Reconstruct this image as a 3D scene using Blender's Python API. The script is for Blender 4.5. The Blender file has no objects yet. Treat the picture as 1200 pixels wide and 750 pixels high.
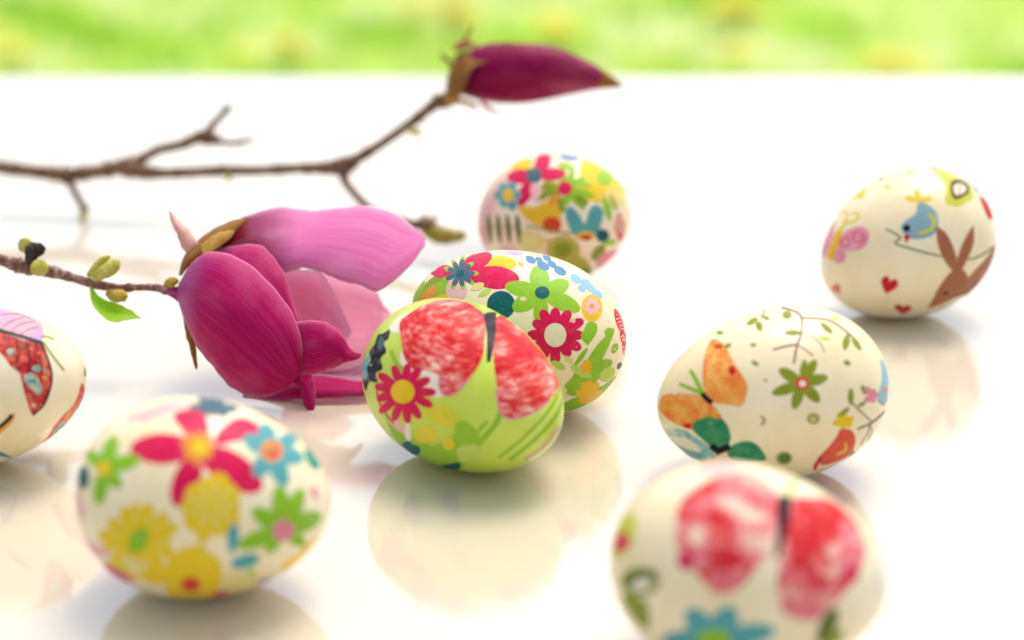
import bpy, bmesh, math, random
import numpy as np
from mathutils import Vector, Quaternion
from mathutils.geometry import delaunay_2d_cdt

# ------------------------------------------------------------------ camera, world, sun
scene = bpy.context.scene
C = scene.collection
cam_d = bpy.data.cameras.new('camera'); cam = bpy.data.objects.new('camera', cam_d); C.objects.link(cam)
cam.location = (0, 0, .1887); cam.rotation_euler = (math.radians(70), 0, 0)
cam_d.sensor_width = 36; cam_d.lens = 60.33; cam_d.clip_start = .01; cam_d.clip_end = 1000
cam_d.dof.use_dof = True; cam_d.dof.focus_distance = .466; cam_d.dof.aperture_fstop = 5.5; cam_d.dof.aperture_blades = 9
scene.camera = cam
world = bpy.data.worlds.new('World'); scene.world = world; world.use_nodes = True
SUN_EL, SUN_AZ = 66, 25           # degrees; the sun stands beyond the table, a little to the right
wn = world.node_tree.nodes; wl = world.node_tree.links
sky = wn.new('ShaderNodeTexSky'); sky.sky_type = 'NISHITA'; sky.sun_disc = False
sky.sun_elevation = math.radians(SUN_EL); sky.sun_rotation = math.radians(SUN_AZ)
sky.air_density = 1.0; sky.dust_density = 4.0; sky.ozone_density = .6
hsv = wn.new('ShaderNodeHueSaturation'); hsv.inputs['Saturation'].default_value = .7
wl.new(sky.outputs[0], hsv.inputs['Color']); wl.new(hsv.outputs[0], wn['Background'].inputs[0])
wn['Background'].inputs[1].default_value = .15
sl = bpy.data.lights.new('sun', 'SUN'); sun = bpy.data.objects.new('sun', sl); C.objects.link(sun)
sl.energy = .8; sl.angle = math.radians(30); sl.color = (1, .94, .84)
d = Vector((math.sin(math.radians(SUN_AZ))*math.cos(math.radians(SUN_EL)), math.cos(math.radians(SUN_AZ))*math.cos(math.radians(SUN_EL)), math.sin(math.radians(SUN_EL))))
sun.rotation_euler = d.to_track_quat('Z', 'Y').to_euler(); sun.location = d*3
scene.view_settings.view_transform = 'Standard'; scene.view_settings.look = 'None'
scene.view_settings.exposure = .78; scene.view_settings.gamma = 1
scene.cycles.max_bounces = 8; scene.cycles.use_denoising = True

# ------------------------------------------------------------------ materials
def lin(h, f=1.0):
    c = [int(h[i:i+2], 16)/255 for i in (0, 2, 4)]
    return [((x/12.92) if x < .04045 else ((x+.055)/1.055)**2.4)*f for x in c]
def new_mat(name):
    m = bpy.data.materials.new(name); m.use_nodes = True
    return m, m.node_tree.nodes, m.node_tree.links, m.node_tree.nodes['Principled BSDF']
def ramp(n, stops):
    r = n.new('ShaderNodeValToRGB'); e = r.color_ramp.elements
    while len(e) < len(stops): e.new(.5)
    for x, (p, c) in zip(e, stops): x.position = p; x.color = list(c)+[1] if len(c) == 3 else c
    return r
def noise(n, l, scale, detail=4, rough=.6, coord='Object', stretch=None, dist=0):
    tc = n.new('ShaderNodeTexCoord'); t = n.new('ShaderNodeTexNoise')
    t.inputs['Scale'].default_value = scale; t.inputs['Detail'].default_value = detail; t.inputs['Roughness'].default_value = rough
    t.inputs['Distortion'].default_value = dist
    if stretch:
        mp = n.new('ShaderNodeMapping'); mp.inputs['Scale'].default_value = stretch
        if len(stretch) == 3: l.new(tc.outputs[coord], mp.inputs[0]); l.new(mp.outputs[0], t.inputs['Vector'])
    else: l.new(tc.outputs[coord], t.inputs['Vector'])
    return t
def paper_bump(n, l, b, amt=.25):
    t = noise(n, l, 900, 5, .65); bp = n.new('ShaderNodeBump'); bp.inputs['Strength'].default_value = amt; bp.inputs['Distance'].default_value = .00012
    l.new(t.outputs['Fac'], bp.inputs['Height'])
    w = noise(n, l, 95, 5, .6, stretch=(1, 1.7, .8), dist=1.2); a = n.new('ShaderNodeMath'); a.operation = 'SUBTRACT'; l.new(w.outputs['Fac'], a.inputs[0]); a.inputs[1].default_value = .5
    c = n.new('ShaderNodeMath'); c.operation = 'ABSOLUTE'; l.new(a.outputs[0], c.inputs[0]); e = n.new('ShaderNodeMapRange'); e.inputs[1].default_value = 0; e.inputs[2].default_value = .035; e.inputs[3].default_value = 1; e.inputs[4].default_value = 0; l.new(c.outputs[0], e.inputs[0])
    b2 = n.new('ShaderNodeBump'); b2.inputs['Strength'].default_value = .22; b2.inputs['Distance'].default_value = .00018; l.new(e.outputs[0], b2.inputs['Height']); l.new(bp.outputs[0], b2.inputs['Normal']); l.new(b2.outputs[0], b.inputs['Normal'])   # fine wrinkles of the glued paper
def print_mat(name, h, var=.07):
    """flat napkin print glued on the shell: one ink colour with a slightly uneven coverage"""
    m, n, l, b = new_mat(name); c = lin(h, .88)
    t = noise(n, l, 420, 5, .7)
    lo = [x*(1-var) for x in c]; hi = [x+(.9-x)*var*.8 for x in c]
    r = ramp(n, [(.3, lo), (.52, c), (.75, hi)]); l.new(t.outputs['Fac'], r.inputs[0]); l.new(r.outputs[0], b.inputs['Base Color'])
    b.inputs['Roughness'].default_value = .42; b.inputs['Specular IOR Level'].default_value = .1; b.inputs['Coat Weight'].default_value = .05; b.inputs['Coat Roughness'].default_value = .2; b.inputs['Coat IOR'].default_value = 1.6; paper_bump(n, l, b, .15); return m
def water_mat(name, stops, scale=170, stretch=None, dist=.8, detail=7):
    """watercolour print: several inks run together in streaks"""
    m, n, l, b = new_mat(name)
    t = noise(n, l, scale, detail, .72, stretch=stretch, dist=dist)
    r = ramp(n, [(p, lin(h, .95)) for p, h in stops]); l.new(t.outputs['Fac'], r.inputs[0]); l.new(r.outputs[0], b.inputs['Base Color'])
    b.inputs['Roughness'].default_value = .42; b.inputs['Specular IOR Level'].default_value = .1; b.inputs['Coat Weight'].default_value = .05; b.inputs['Coat Roughness'].default_value = .2; b.inputs['Coat IOR'].default_value = 1.6; paper_bump(n, l, b, .15); return m
INK = dict(crimson='DE1650', yellow='F0CB22', straw='EAD98C', green='93C42A', limegreen='9CC832', limepale='C3DA62', teal='5AA8A6', slate='4A6A74', tealdark='0E5F63', tealgreen='2E9A86',
  orange='EE9A3A', gold='F2BE2C', rose='DE3A5C', pink='EA8C98', pinkpale='F2BCB6', pinkdeep='E2508A', purple='7A3A86', redorange='DD4A2C', red='CF2026', coral='E0563C', black='141418',
  olive='8E9A28', olivedark='66752A', olivepale='BDB450', blue='5A90B4', skyblue='98C4CE', cream='EFE3BE', creampale='F4EBCF', yellowwash='E2D63A', blush='D9B58A', brown='6B4630', lilac='D8B2DC',
  limeyellow='CFD248', birdblue='90AEB6', rabbit='AF6B45', twig='80605A')
PM = {k: print_mat('ink_'+k, v) for k, v in INK.items()}
def wing_mat(name, stops, big, fine, stretch, mixf):
    """crayon-like print: broad patches of ink broken up by fine strokes"""
    m, n, l, b = new_mat(name); A = noise(n, l, big, 3, .5, dist=.4); B = noise(n, l, fine, 8, .78, stretch=stretch, dist=.15)
    mx = n.new('ShaderNodeMix'); mx.inputs[0].default_value = mixf; l.new(A.outputs['Fac'], mx.inputs[2]); l.new(B.outputs['Fac'], mx.inputs[3])
    r = ramp(n, [(p, lin(h, .95)) for p, h in stops]); l.new(mx.outputs[0], r.inputs[0]); l.new(r.outputs[0], b.inputs['Base Color'])
    b.inputs['Roughness'].default_value = .42; b.inputs['Specular IOR Level'].default_value = .1; b.inputs['Coat Weight'].default_value = .05; b.inputs['Coat Roughness'].default_value = .2; b.inputs['Coat IOR'].default_value = 1.6; paper_bump(n, l, b, .15); return m
PM['peachwing'] = wing_mat('ink_peach_wing', [(.38, 'C01018'), (.47, 'D62830'), (.505, 'E2563A'), (.54, 'E8787E'), (.58, 'F0B090'), (.625, 'F4E0BC'), (.70, 'F4EBD0')], 85, 420, (1, .4, 2.6), .62)
PM['softwing'] = wing_mat('ink_soft_wing', [(.34, 'B80810'), (.42, 'CE1820'), (.48, 'DA3C38'), (.53, 'E8787C'), (.575, 'F0B49C'), (.63, 'F4DCC0')], 105, 240, (1, 1, 1.6), .4)
PM['pinkwash'] = water_mat('ink_pink_wash', [(.3, 'D84450'), (.5, 'E8787C'), (.68, 'F4C8B0')], 260)
PM['redwing'] = water_mat('ink_red_wing', [(.32, '5A0E18'), (.42, 'A82228'), (.5, 'C84038'), (.57, 'DC7050'), (.63, '8E8A70'), (.7, 'E4BC98')], 260)
PM['pastelwing'] = water_mat('ink_pastel_wing', [(.3, '8FA2C8'), (.45, 'D99AC0'), (.55, 'F0A6A8'), (.65, 'C9C7B0'), (.75, 'F3DCE0')], 240)
PM['tealspot'] = water_mat('ink_teal_spot', [(.35, '4F8C86'), (.5, '9AB8A0'), (.65, 'E9C8B8')], 400)
PM['orangered'] = water_mat('ink_orange_red', [(.3, 'C43A2E'), (.5, 'E0604A'), (.65, 'F0A070')], 260)
PM['orangewing'] = water_mat('ink_orange_wing', [(.3, 'E8622A'), (.45, 'F08C3C'), (.55, 'F3A850'), (.66, 'F4C878'), (.75, 'EE9A5A')], 230)
PM['greenwing'] = water_mat('ink_green_wing', [(.3, '1E6A4A'), (.5, '2F8A58'), (.7, '63AA72')], 300)
PM['bluewing'] = water_mat('ink_blue_wing', [(.3, '3F8AA0'), (.5, '79B4B4'), (.68, 'BCD8C8')], 220)
PM['pinkwing'] = water_mat('ink_pink_wing', [(.3, 'DB7C90'), (.5, 'E594A2'), (.7, 'EDB2B6')], 260)
PM['blackwing'] = water_mat('ink_black_wing', [(.32, '0C0E12'), (.5, '1E2026'), (.58, '4A4A52'), (.64, 'A07078'), (.72, '8FB4BC')], 420)
def shell_mat(name, stops, bump=.3):
    m, n, l, b = new_mat(name); t = noise(n, l, 55, 6, .62)
    r = ramp(n, [(p, lin(h)) for p, h in stops]); l.new(t.outputs['Fac'], r.inputs[0]); l.new(r.outputs[0], b.inputs['Base Color'])
    b.inputs['Roughness'].default_value = .36; b.inputs['Specular IOR Level'].default_value = .4
    b.inputs['Coat Weight'].default_value = .3; b.inputs['Coat Roughness'].default_value = .2; b.inputs['Coat IOR'].default_value = 1.6
    b.inputs['Subsurface Weight'].default_value = .12; b.inputs['Subsurface Radius'].default_value = (.004, .0025, .0015); b.inputs['Subsurface Scale'].default_value = 1
    paper_bump(n, l, b, bump); return m
SHELL = {'cream': shell_mat('cream_eggshell', [(.3, 'E8D49E'), (.5, 'EEDDB0'), (.7, 'F3E7C4')]),
         'lime': shell_mat('lime_eggshell', [(.25, 'A8C828'), (.45, 'B9D038'), (.6, 'C4D642'), (.75, 'D2DC66')]),
         'blush': shell_mat('blush_eggshell', [(.3, 'EEC4AA'), (.5, 'F0DAB8'), (.7, 'F2E4C4')])}
def tepal_mat(name, c1, c2, c3, transl, edge=None, rough=.45):
    m, n, l, b = new_mat(name)
    uv = n.new('ShaderNodeTexCoord'); mp = n.new('ShaderNodeMapping'); mp.inputs['Scale'].default_value = (20, .9, 1)
    l.new(uv.outputs['UV'], mp.inputs[0]); t = n.new('ShaderNodeTexNoise'); t.inputs['Scale'].default_value = 2.2; t.inputs['Detail'].default_value = 8; t.inputs['Roughness'].default_value = .62; t.inputs['Distortion'].default_value = .35
    l.new(mp.outputs[0], t.inputs['Vector'])
    r = ramp(n, [(.26, lin(c1)), (.5, lin(c2)), (.74, lin(c3))]); l.new(t.outputs['Fac'], r.inputs[0])
    col = r.outputs[0]
    if edge:                                      # blends to a base colour with sheen and shade painted in
        sp = n.new('ShaderNodeSeparateXYZ'); l.new(uv.outputs['UV'], sp.inputs[0])
        e = ramp(n, [(edge[2], (1, 1, 1)), (edge[1], (0, 0, 0))]); l.new(sp.outputs[1], e.inputs[0])
        mx = n.new('ShaderNodeMix'); mx.data_type = 'RGBA'; l.new(e.outputs[0], mx.inputs[0]); l.new(col, mx.inputs[6]); mx.inputs[7].default_value = lin(edge[0])+[1]; col = mx.outputs[2]
    pn = n.new('ShaderNodeTexNoise'); pn.inputs['Scale'].default_value = 2.4; pn.inputs['Detail'].default_value = 4; l.new(uv.outputs['UV'], pn.inputs['Vector'])
    su = n.new('ShaderNodeSeparateXYZ'); l.new(uv.outputs['UV'], su.inputs[0]); k1 = n.new('ShaderNodeMapRange'); k1.interpolation_type = 'SMOOTHSTEP'
    ab = n.new('ShaderNodeMath'); ab.operation = 'SUBTRACT'; l.new(su.outputs[0], ab.inputs[0]); ab.inputs[1].default_value = .5; ac = n.new('ShaderNodeMath'); ac.operation = 'ABSOLUTE'; l.new(ab.outputs[0], ac.inputs[0])
    k1.inputs[1].default_value = .36; k1.inputs[2].default_value = .52; k1.inputs[4].default_value = .55 if edge or transl > .2 else 0; l.new(ac.outputs[0], k1.inputs[0])
    k2 = n.new('ShaderNodeMapRange'); k2.inputs[1].default_value = .5; k2.inputs[2].default_value = .75; k2.inputs[4].default_value = .5; l.new(pn.outputs['Fac'], k2.inputs[0])
    km = n.new('ShaderNodeMath'); km.operation = 'MAXIMUM'; l.new(k1.outputs[0], km.inputs[0]); l.new(k2.outputs[0], km.inputs[1])
    k3 = n.new('ShaderNodeMapRange'); k3.inputs[1].default_value = .476; k3.inputs[2].default_value = .494; k3.inputs[4].default_value = 1.6 if edge or transl > .2 else 0; l.new(ac.outputs[0], k3.inputs[0]); kn = n.new('ShaderNodeMath'); kn.operation = 'MAXIMUM'; l.new(km.outputs[0], kn.inputs[0]); l.new(k3.outputs[0], kn.inputs[1]); km = kn
    m2 = n.new('ShaderNodeMix'); m2.data_type = 'RGBA'; l.new(km.outputs[0], m2.inputs[0]); l.new(col, m2.inputs[6]); m2.clamp_factor = not edge; m2.inputs[7].default_value = [x+(.9-x)*.13 if x < .3 else x+(.95-x)*.3 for x in lin(c3)]+[1]; col = m2.outputs[2]   # thin edges and some patches are paler
    l.new(col, b.inputs['Base Color']); b.inputs['Roughness'].default_value = rough; b.inputs['Specular IOR Level'].default_value = .12
    b.inputs['Sheen Weight'].default_value = .06; b.inputs['Sheen Roughness'].default_value = .4
    bp = n.new('ShaderNodeBump'); bp.inputs['Strength'].default_value = .04 if transl > .4 else .12; bp.inputs['Distance'].default_value = .0004; l.new(t.outputs['Fac'], bp.inputs['Height']); l.new(bp.outputs[0], b.inputs['Normal'])
    tr = n.new('ShaderNodeBsdfTranslucent'); l.new(col, tr.inputs[0]); ms = n.new('ShaderNodeMixShader'); ms.inputs[0].default_value = transl
    l.new(b.outputs[0], ms.inputs[1]); l.new(tr.outputs[0], ms.inputs[2]); l.new(ms.outputs[0], n['Material Output'].inputs[0]); return m
BM = {'tepal': tepal_mat('magenta_tepal', 'AE044C', 'C20E66', 'D03A86', .38, ('B45AA4', .30, .0)),  # violet sheen near the base is painted into the colour
      'tepal_lit': tepal_mat('skylit_tepal', 'E272B2', 'EC90C4', 'F2AAD4', .5, ('8C0430', .40, .17)),  # skylit top tepal: its light tone and shaded dark base are painted
      'tepal_inner': tepal_mat('pale_inner_tepal', 'F4B0CE', 'F7C8DC', 'FAE0EA', .65),
      'sepal_pink': tepal_mat('pink_sepal', 'D79A86', 'E3AFA2', 'EBC4B8', .3),
      'husk': tepal_mat('brown_husk', '6A3A14', '8E5A22', 'B08038', .15, None, .6),
      'husk_ochre': tepal_mat('ochre_husk', '8A6020', 'B08434', 'D0A858', .15, None, .7),
      'husk_red': tepal_mat('red_brown_husk', '5E2410', '8C3A18', 'A85A28', .15, None, .6),
      'rim': tepal_mat('pale_tepal_rim', 'E08AA8', 'E8A0B8', 'F0B8C8', .4),
      'leaf': tepal_mat('young_leaf', '8EC01C', 'AEDC34', 'C8EA60', .55),
      'bud': tepal_mat('flower_bud_tepal', '6A0430', '860440', '9C1054', .12)}
def bark(name, stops, scale=420):
    m, n, l, b = new_mat(name); t = noise(n, l, scale, 7, .7)
    r = ramp(n, [(p, lin(h)) for p, h in stops]); l.new(t.outputs['Fac'], r.inputs[0]); l.new(r.outputs[0], b.inputs['Base Color']); b.inputs['Roughness'].default_value = .65
    bp = n.new('ShaderNodeBump'); bp.inputs['Strength'].default_value = .8; bp.inputs['Distance'].default_value = .0005; l.new(t.outputs['Fac'], bp.inputs['Height']); l.new(bp.outputs[0], b.inputs['Normal']); return m
BM['bark'] = bark('twig_bark', [(.3, '382212'), (.47, '624024'), (.57, '846240'), (.65, 'AE9672'), (.76, 'C4B496')])
BM['bark_red'] = bark('young_twig_bark', [(.3, '46281A'), (.47, '74493A'), (.57, '8E6A5E'), (.66, 'C0AEA8')])
BM['scar'] = bark('dark_scar', [(.35, '120B07'), (.6, '2E1C10'), (.75, '5E3C1E')])
BM['bud_green'] = bark('green_bud_scale', [(.3, '97932A'), (.5, 'B4AE42'), (.7, 'CFC870')], 300)
BM['bud_ochre'] = bark('ochre_bud_scale', [(.3, '8E7018'), (.5, 'B09028'), (.7, 'C8B050')], 300)
BM['bud_olive'] = bark('olive_bud_scale', [(.3, '6A5E12'), (.5, '948422'), (.7, 'B8B448')], 300)

# ------------------------------------------------------------------ helpers
def link(o, parent=None):
    C.objects.link(o)
    if parent: o.parent = parent
    return o
def tag(o, label=None, cat=None, group=None, kind=None):
    for k, v in (('label', label), ('category', cat), ('group', group), ('kind', kind)):
        if v: o[k] = v
    return o
def empty(name, loc=(0, 0, 0)):
    o = bpy.data.objects.new(name, None); o.empty_display_size = .01; o.location = loc; return link(o)
def mesh_obj(name, verts, faces, mats, parent=None, fm=None, uvs=None, smooth=True):
    me = bpy.data.meshes.new(name); me.from_pydata([tuple(v) for v in verts], [], faces)
    for m in mats: me.materials.append(m)
    if fm is not None: me.polygons.foreach_set('material_index', fm)
    me.polygons.foreach_set('use_smooth', [smooth]*len(me.polygons))
    if uvs is not None:
        ul = me.uv_layers.new(name='UVMap'); li = np.empty(len(me.loops), int); me.loops.foreach_get('vertex_index', li)
        ul.data.foreach_set('uv', np.asarray(uvs, float)[li].ravel())
    me.update(); return link(bpy.data.objects.new(name, me), parent)
def catmull(P, n, closed=False):
    P = np.asarray(P, float); k = len(P); out = []
    m = k if closed else k-1
    for i in range(m):
        g = (lambda j: P[j % k]) if closed else (lambda j: P[min(max(j, 0), k-1)])
        p0, p1, p2, p3 = g(i-1), g(i), g(i+1), g(i+2)
        for j in range(n):
            t = j/n; out.append(.5*(2*p1+(p2-p0)*t+(2*p0-5*p1+4*p2-p3)*t*t+(3*p1-p0-3*p2+p3)*t**3))
    if not closed: out.append(P[-1])
    return np.array(out)
rnd = random.Random(7); nrs = np.random.RandomState(5)

# ------------------------------------------------------------------ setting: lawn, table
def build_lawn():
    m, n, l, b = new_mat('lawn_soil'); t = noise(n, l, 2.2, 5, .6)
    r = ramp(n, [(.35, lin('6E9A34')), (.55, lin('8CB548')), (.7, lin('A8C468'))]); l.new(t.outputs['Fac'], r.inputs[0]); l.new(r.outputs[0], b.inputs['Base Color']); b.inputs['Roughness'].default_value = .9
    S = 400
    tag(mesh_obj('lawn', [(-S, -S, -.75), (S, -S, -.75), (S, S, -.75), (-S, S, -.75)], [(0, 1, 2, 3)], [m]), kind='structure')
    gm, n, l, b = new_mat('grass_blade'); t = noise(n, l, 2.6, 3, .5)
    r = ramp(n, [(.34, lin('A0CC40')), (.43, lin('D6F06C')), (.52, lin('EAF692')), (.60, lin('FBFBCC'))]); l.new(t.outputs['Fac'], r.inputs[0])
    l.new(r.outputs[0], b.inputs['Base Color']); b.inputs['Roughness'].default_value = .5
    tr = n.new('ShaderNodeBsdfTranslucent'); l.new(r.outputs[0], tr.inputs[0]); ms = n.new('ShaderNodeMixShader'); ms.inputs[0].default_value = .62
    l.new(b.outputs[0], ms.inputs[1]); l.new(tr.outputs[0], ms.inputs[2]); l.new(ms.outputs[0], n['Material Output'].inputs[0])
    N = 60000; R = nrs
    x = R.uniform(-3, 3, N); y = R.uniform(2.6, 8, N); h = R.uniform(.05, .11, N); a = R.uniform(0, 6.283, N); w = R.uniform(.004, .008, N)
    lx = R.normal(0, .03, N); ly = R.normal(0, .03, N); z0 = np.full(N, -.752)
    v = np.empty((N, 4, 3))
    v[:, 0] = np.stack([x-w*np.cos(a), y-w*np.sin(a), z0], 1); v[:, 1] = np.stack([x+w*np.cos(a), y+w*np.sin(a), z0], 1)
    v[:, 2] = np.stack([x+w*.7*np.cos(a)+lx*.4, y+w*.7*np.sin(a)+ly*.4, z0+h*.6], 1); v[:, 3] = np.stack([x+lx, y+ly, z0+h], 1)
    f = [(4*i, 4*i+1, 4*i+2) for i in range(N)]+[(4*i, 4*i+2, 4*i+3) for i in range(N)]
    tag(mesh_obj('grass', v.reshape(-1, 3), f, [gm], smooth=False), 'short sunlit green grass of the lawn beyond the table', None, kind='stuff')
    # dandelion clumps
    ym, n, l, b = new_mat('dandelion_petal'); b.inputs['Base Color'].default_value = (.97, .9, .16, 1); b.inputs['Roughness'].default_value = .6
    tr = n.new('ShaderNodeBsdfTranslucent'); tr.inputs[0].default_value = (.97, .9, .16, 1); ms = n.new('ShaderNodeMixShader'); ms.inputs[0].default_value = .5
    l.new(b.outputs[0], ms.inputs[1]); l.new(tr.outputs[0], ms.inputs[2]); l.new(ms.outputs[0], n['Material Output'].inputs[0])
    sm, n, l, b = new_mat('dandelion_stem'); b.inputs['Base Color'].default_value = (.25, .42, .08, 1)
    spots = [(.61, 4.71, 'large yellow dandelion clump on the lawn, right of the bud', 9), (-.14, 4.71, 'yellow dandelion clump on the lawn, above the bud husk', 7), (.52, 4.02, 'low yellow dandelion clump at the table edge, right of the bud', 2), (.89, 4.02, 'yellow dandelion clump at the table edge, rightmost of all', 6),
             (-.56, 4.17, 'yellow dandelion clump on the lawn, above the bare twig', 5), (-1.22, 4.15, 'yellow dandelion clump on the lawn at the far left', 5), (.12, 4.4, 'pale yellow dandelion clump on the lawn behind the bud', 6), (-.26, 4.85, 'yellow dandelion clump on the lawn at the top edge, left of the bud', 3)]
    for (x, y, lab, k) in spots:
        e = empty('dandelion_clump', (x, y, -.75)); tag(e, lab, 'dandelion', 'dandelions flowering on the lawn')
        for j in range(k):
            px, py, hh = rnd.gauss(0, .036), rnd.gauss(0, .05), rnd.uniform(.10, .15)
            mesh_obj('stem', [(px+.003*math.cos(q*2.094), py+.003*math.sin(q*2.094), zz) for zz in (0, hh) for q in range(3)], [(0, 1, 4, 3), (1, 2, 5, 4), (2, 0, 3, 5)], [sm], e)
            vs, fs = [], []
            for lay, (rr, zz, tl) in enumerate([(.046, 0, .1), (.038, .004, .35), (.025, .008, .7)]):
                for q in range(16):
                    an = q*.3927+lay*.2; dx, dy = math.cos(an), math.sin(an); o = len(vs); ww = .0042
                    vs += [(px-dy*ww*.5, py+dx*ww*.5, hh+zz), (px+dy*ww*.5, py-dx*ww*.5, hh+zz), (px+dx*rr+dy*ww, py+dy*rr-dx*ww, hh+zz+rr*tl*.6), (px+dx*rr-dy*ww, py+dy*rr+dx*ww, hh+zz+rr*tl*.6)]
                    fs.append((o, o+1, o+2, o+3))
            mesh_obj('flower_head', vs, fs, [ym], e)
def build_table():
    m, n, l, b = new_mat('white_gloss_paint')
    t = noise(n, l, 9, 5, .6); r = ramp(n, [(.3, (.66, .585, .43)), (.7, (.69, .62, .47))]); l.new(t.outputs['Fac'], r.inputs[0]); l.new(r.outputs[0], b.inputs['Base Color'])
    b.inputs['Roughness'].default_value = .5; b.inputs['IOR'].default_value = 1.5; b.inputs['Specular IOR Level'].default_value = .1
    b.inputs['Coat Weight'].default_value = 1; b.inputs['Coat IOR'].default_value = 2.7; b.inputs['Coat Roughness'].default_value = .09
    rg = noise(n, l, 14, 6, .7); mr = n.new('ShaderNodeMapRange'); mr.inputs[1].default_value = .3; mr.inputs[2].default_value = .75; mr.inputs[3].default_value = .05; mr.inputs[4].default_value = .14; l.new(rg.outputs['Fac'], mr.inputs[0]); l.new(mr.outputs[0], b.inputs['Coat Roughness'])
    w = noise(n, l, 38, 4, .55); bp = n.new('ShaderNodeBump'); bp.inputs['Strength'].default_value = .05; bp.inputs['Distance'].default_value = .0006; l.new(w.outputs['Fac'], bp.inputs['Height']); l.new(bp.outputs[0], b.inputs['Coat Normal'])
    bm = bmesh.new(); bmesh.ops.create_cube(bm, size=1)
    for v in bm.verts: v.co = Vector((v.co.x*1.7, .2735+v.co.y*1.253, -.014+v.co.z*.028))
    bmesh.ops.bevel(bm, geom=list(bm.edges), offset=.004, segments=4, profile=.5, affect='EDGES')
    me = bpy.data.meshes.new('table'); bm.to_mesh(me); bm.free(); me.materials.append(m)
    tag(link(bpy.data.objects.new('table', me)), 'glossy white painted tabletop carrying the eggs and magnolia twigs', 'table')

# ------------------------------------------------------------------ eggs
K = .12
def polar(a, b):
    t = np.cos(np.linspace(0, np.pi, 4001)); x = a*t; r = b*np.sqrt(np.maximum(0, 1-t*t))*(1-K*t)
    th = np.arctan2(r, x); return th, np.hypot(x, r)
class Egg:
    def __init__(s, a, b): s.a, s.b = a, b; s.th, s.r = polar(a, b)
    def on(s, d, off=0.):
        d = np.asarray(d, float); d = d/np.linalg.norm(d, axis=1)[:, None]
        th = np.arctan2(np.hypot(d[:, 1], d[:, 2]), d[:, 0]); R = np.interp(th, s.th, s.r)
        p = d*R[:, None]; nn = s.normal(p); return p+nn*off, nn
    def normal(s, p):
        t = np.clip(p[:, 0]/s.a, -.9999, .9999); q = np.sqrt(1-t*t); rr = np.maximum(np.hypot(p[:, 1], p[:, 2]), 1e-9)
        dr = s.b/s.a*(-t/q*(1-K*t)-K*q)
        n = np.stack([-dr, p[:, 1]/rr, p[:, 2]/rr], 1); return n/np.linalg.norm(n, axis=1)[:, None]
def set_normals(o, N): o.data.normals_split_custom_set_from_vertices([tuple(x) for x in N])
def basis(n):
    n = np.asarray(n, float); a = np.array([0, 0, 1.]) if abs(n[2]) < .9 else np.array([1., 0, 0])
    u = np.cross(a, n); u /= np.linalg.norm(u); return n, u, np.cross(n, u)
def fill(G, step):
    """triangulate a 2-D outline with inner points so that it can follow the shell"""
    keep = [G[0]]
    for p in G[1:]:
        if np.hypot(*(p-keep[-1])) > 1e-4: keep.append(p)
    if np.hypot(*(keep[0]-keep[-1])) < 1e-4: keep.pop()
    G = np.array(keep); k = len(G); lo, hi = G.min(0), G.max(0)
    gx, gy = np.meshgrid(np.arange(lo[0]+step*.5, hi[0], step), np.arange(lo[1]+step*.43, hi[1], step*.87)); gx[1::2] += step*.5
    pts = np.stack([gx.ravel(), gy.ravel()], 1)
    vs = [Vector(p) for p in G]+[Vector(p) for p in pts]
    r = delaunay_2d_cdt(vs, [], [list(range(k))], 1, 1e-6)
    return np.array([tuple(v) for v in r[0]]).reshape(-1, 2), [tuple(f) for f in r[2]]
STEP = .045
def shape_mesh(kind, g):
    g = np.array(g, float)/1000
    if kind == 'L':
        A, B = catmull(g[0::2], 3), catmull(g[1::2], 3); k = len(A); c = 4          # a drawn line: a ribbon four faces wide
        V = np.stack([A+(B-A)*j/c for j in range(c+1)], 1).reshape(-1, 2)
        return V, [(i*(c+1)+j, i*(c+1)+j+1, (i+1)*(c+1)+j+1, (i+1)*(c+1)+j) for i in range(k-1) for j in range(c)]
    return fill(catmull(g, 4, True), STEP)
def motif(egg, root, name, n, shapes, layer, label=None):
    n, u, v = basis(n); groups = {}; seen = egg.__dict__.setdefault('seen', [])
    for (mat, kind, sub, g) in shapes:
        V, F = shape_mesh(kind, g)
        if not len(F): continue
        D = n+V[:, :1]*u+V[:, 1:]*v; P, N = egg.on(D); lv = 0          # each print lies on the ones it overlaps
        for (Q, m2, l2, own) in seen:
            if l2 < lv or (own is shapes and m2 == mat) or (P.min(0)-Q.max(0)).max() > .0013 or (Q.min(0)-P.max(0)).max() > .0013: continue
            if np.min(np.sum((P[:, None]-Q[None])**2, -1)) < 1.4e-6: lv = l2+1
        seen.append((P, mat, lv, shapes)); P = P+N*(1e-5+lv*9e-6)
        A = groups.setdefault(sub, dict(P=[], N=[], F=[], fm=[], mats=[]))
        if mat not in A['mats']: A['mats'].append(mat)
        o = sum(len(x) for x in A['P']); mi = A['mats'].index(mat)
        for f in F:
            a, b, c = P[f[0]], P[f[1]], P[f[2]]
            if np.dot(np.cross(b-a, c-a), N[f[0]]) < 0: f = f[::-1]
            A['F'].append(tuple(o+i for i in f)); A['fm'].append(mi)
        A['P'].append(P); A['N'].append(N)
    par = None
    for sub in sorted(groups, key=lambda s: s is not None):
        A = groups[sub]
        o = mesh_obj(sub or name, np.concatenate(A['P']), A['F'], [PM[m] for m in A['mats']], par or root, A['fm']); set_normals(o, np.concatenate(A['N']))
        if par is None: par = o
    return layer
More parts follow.
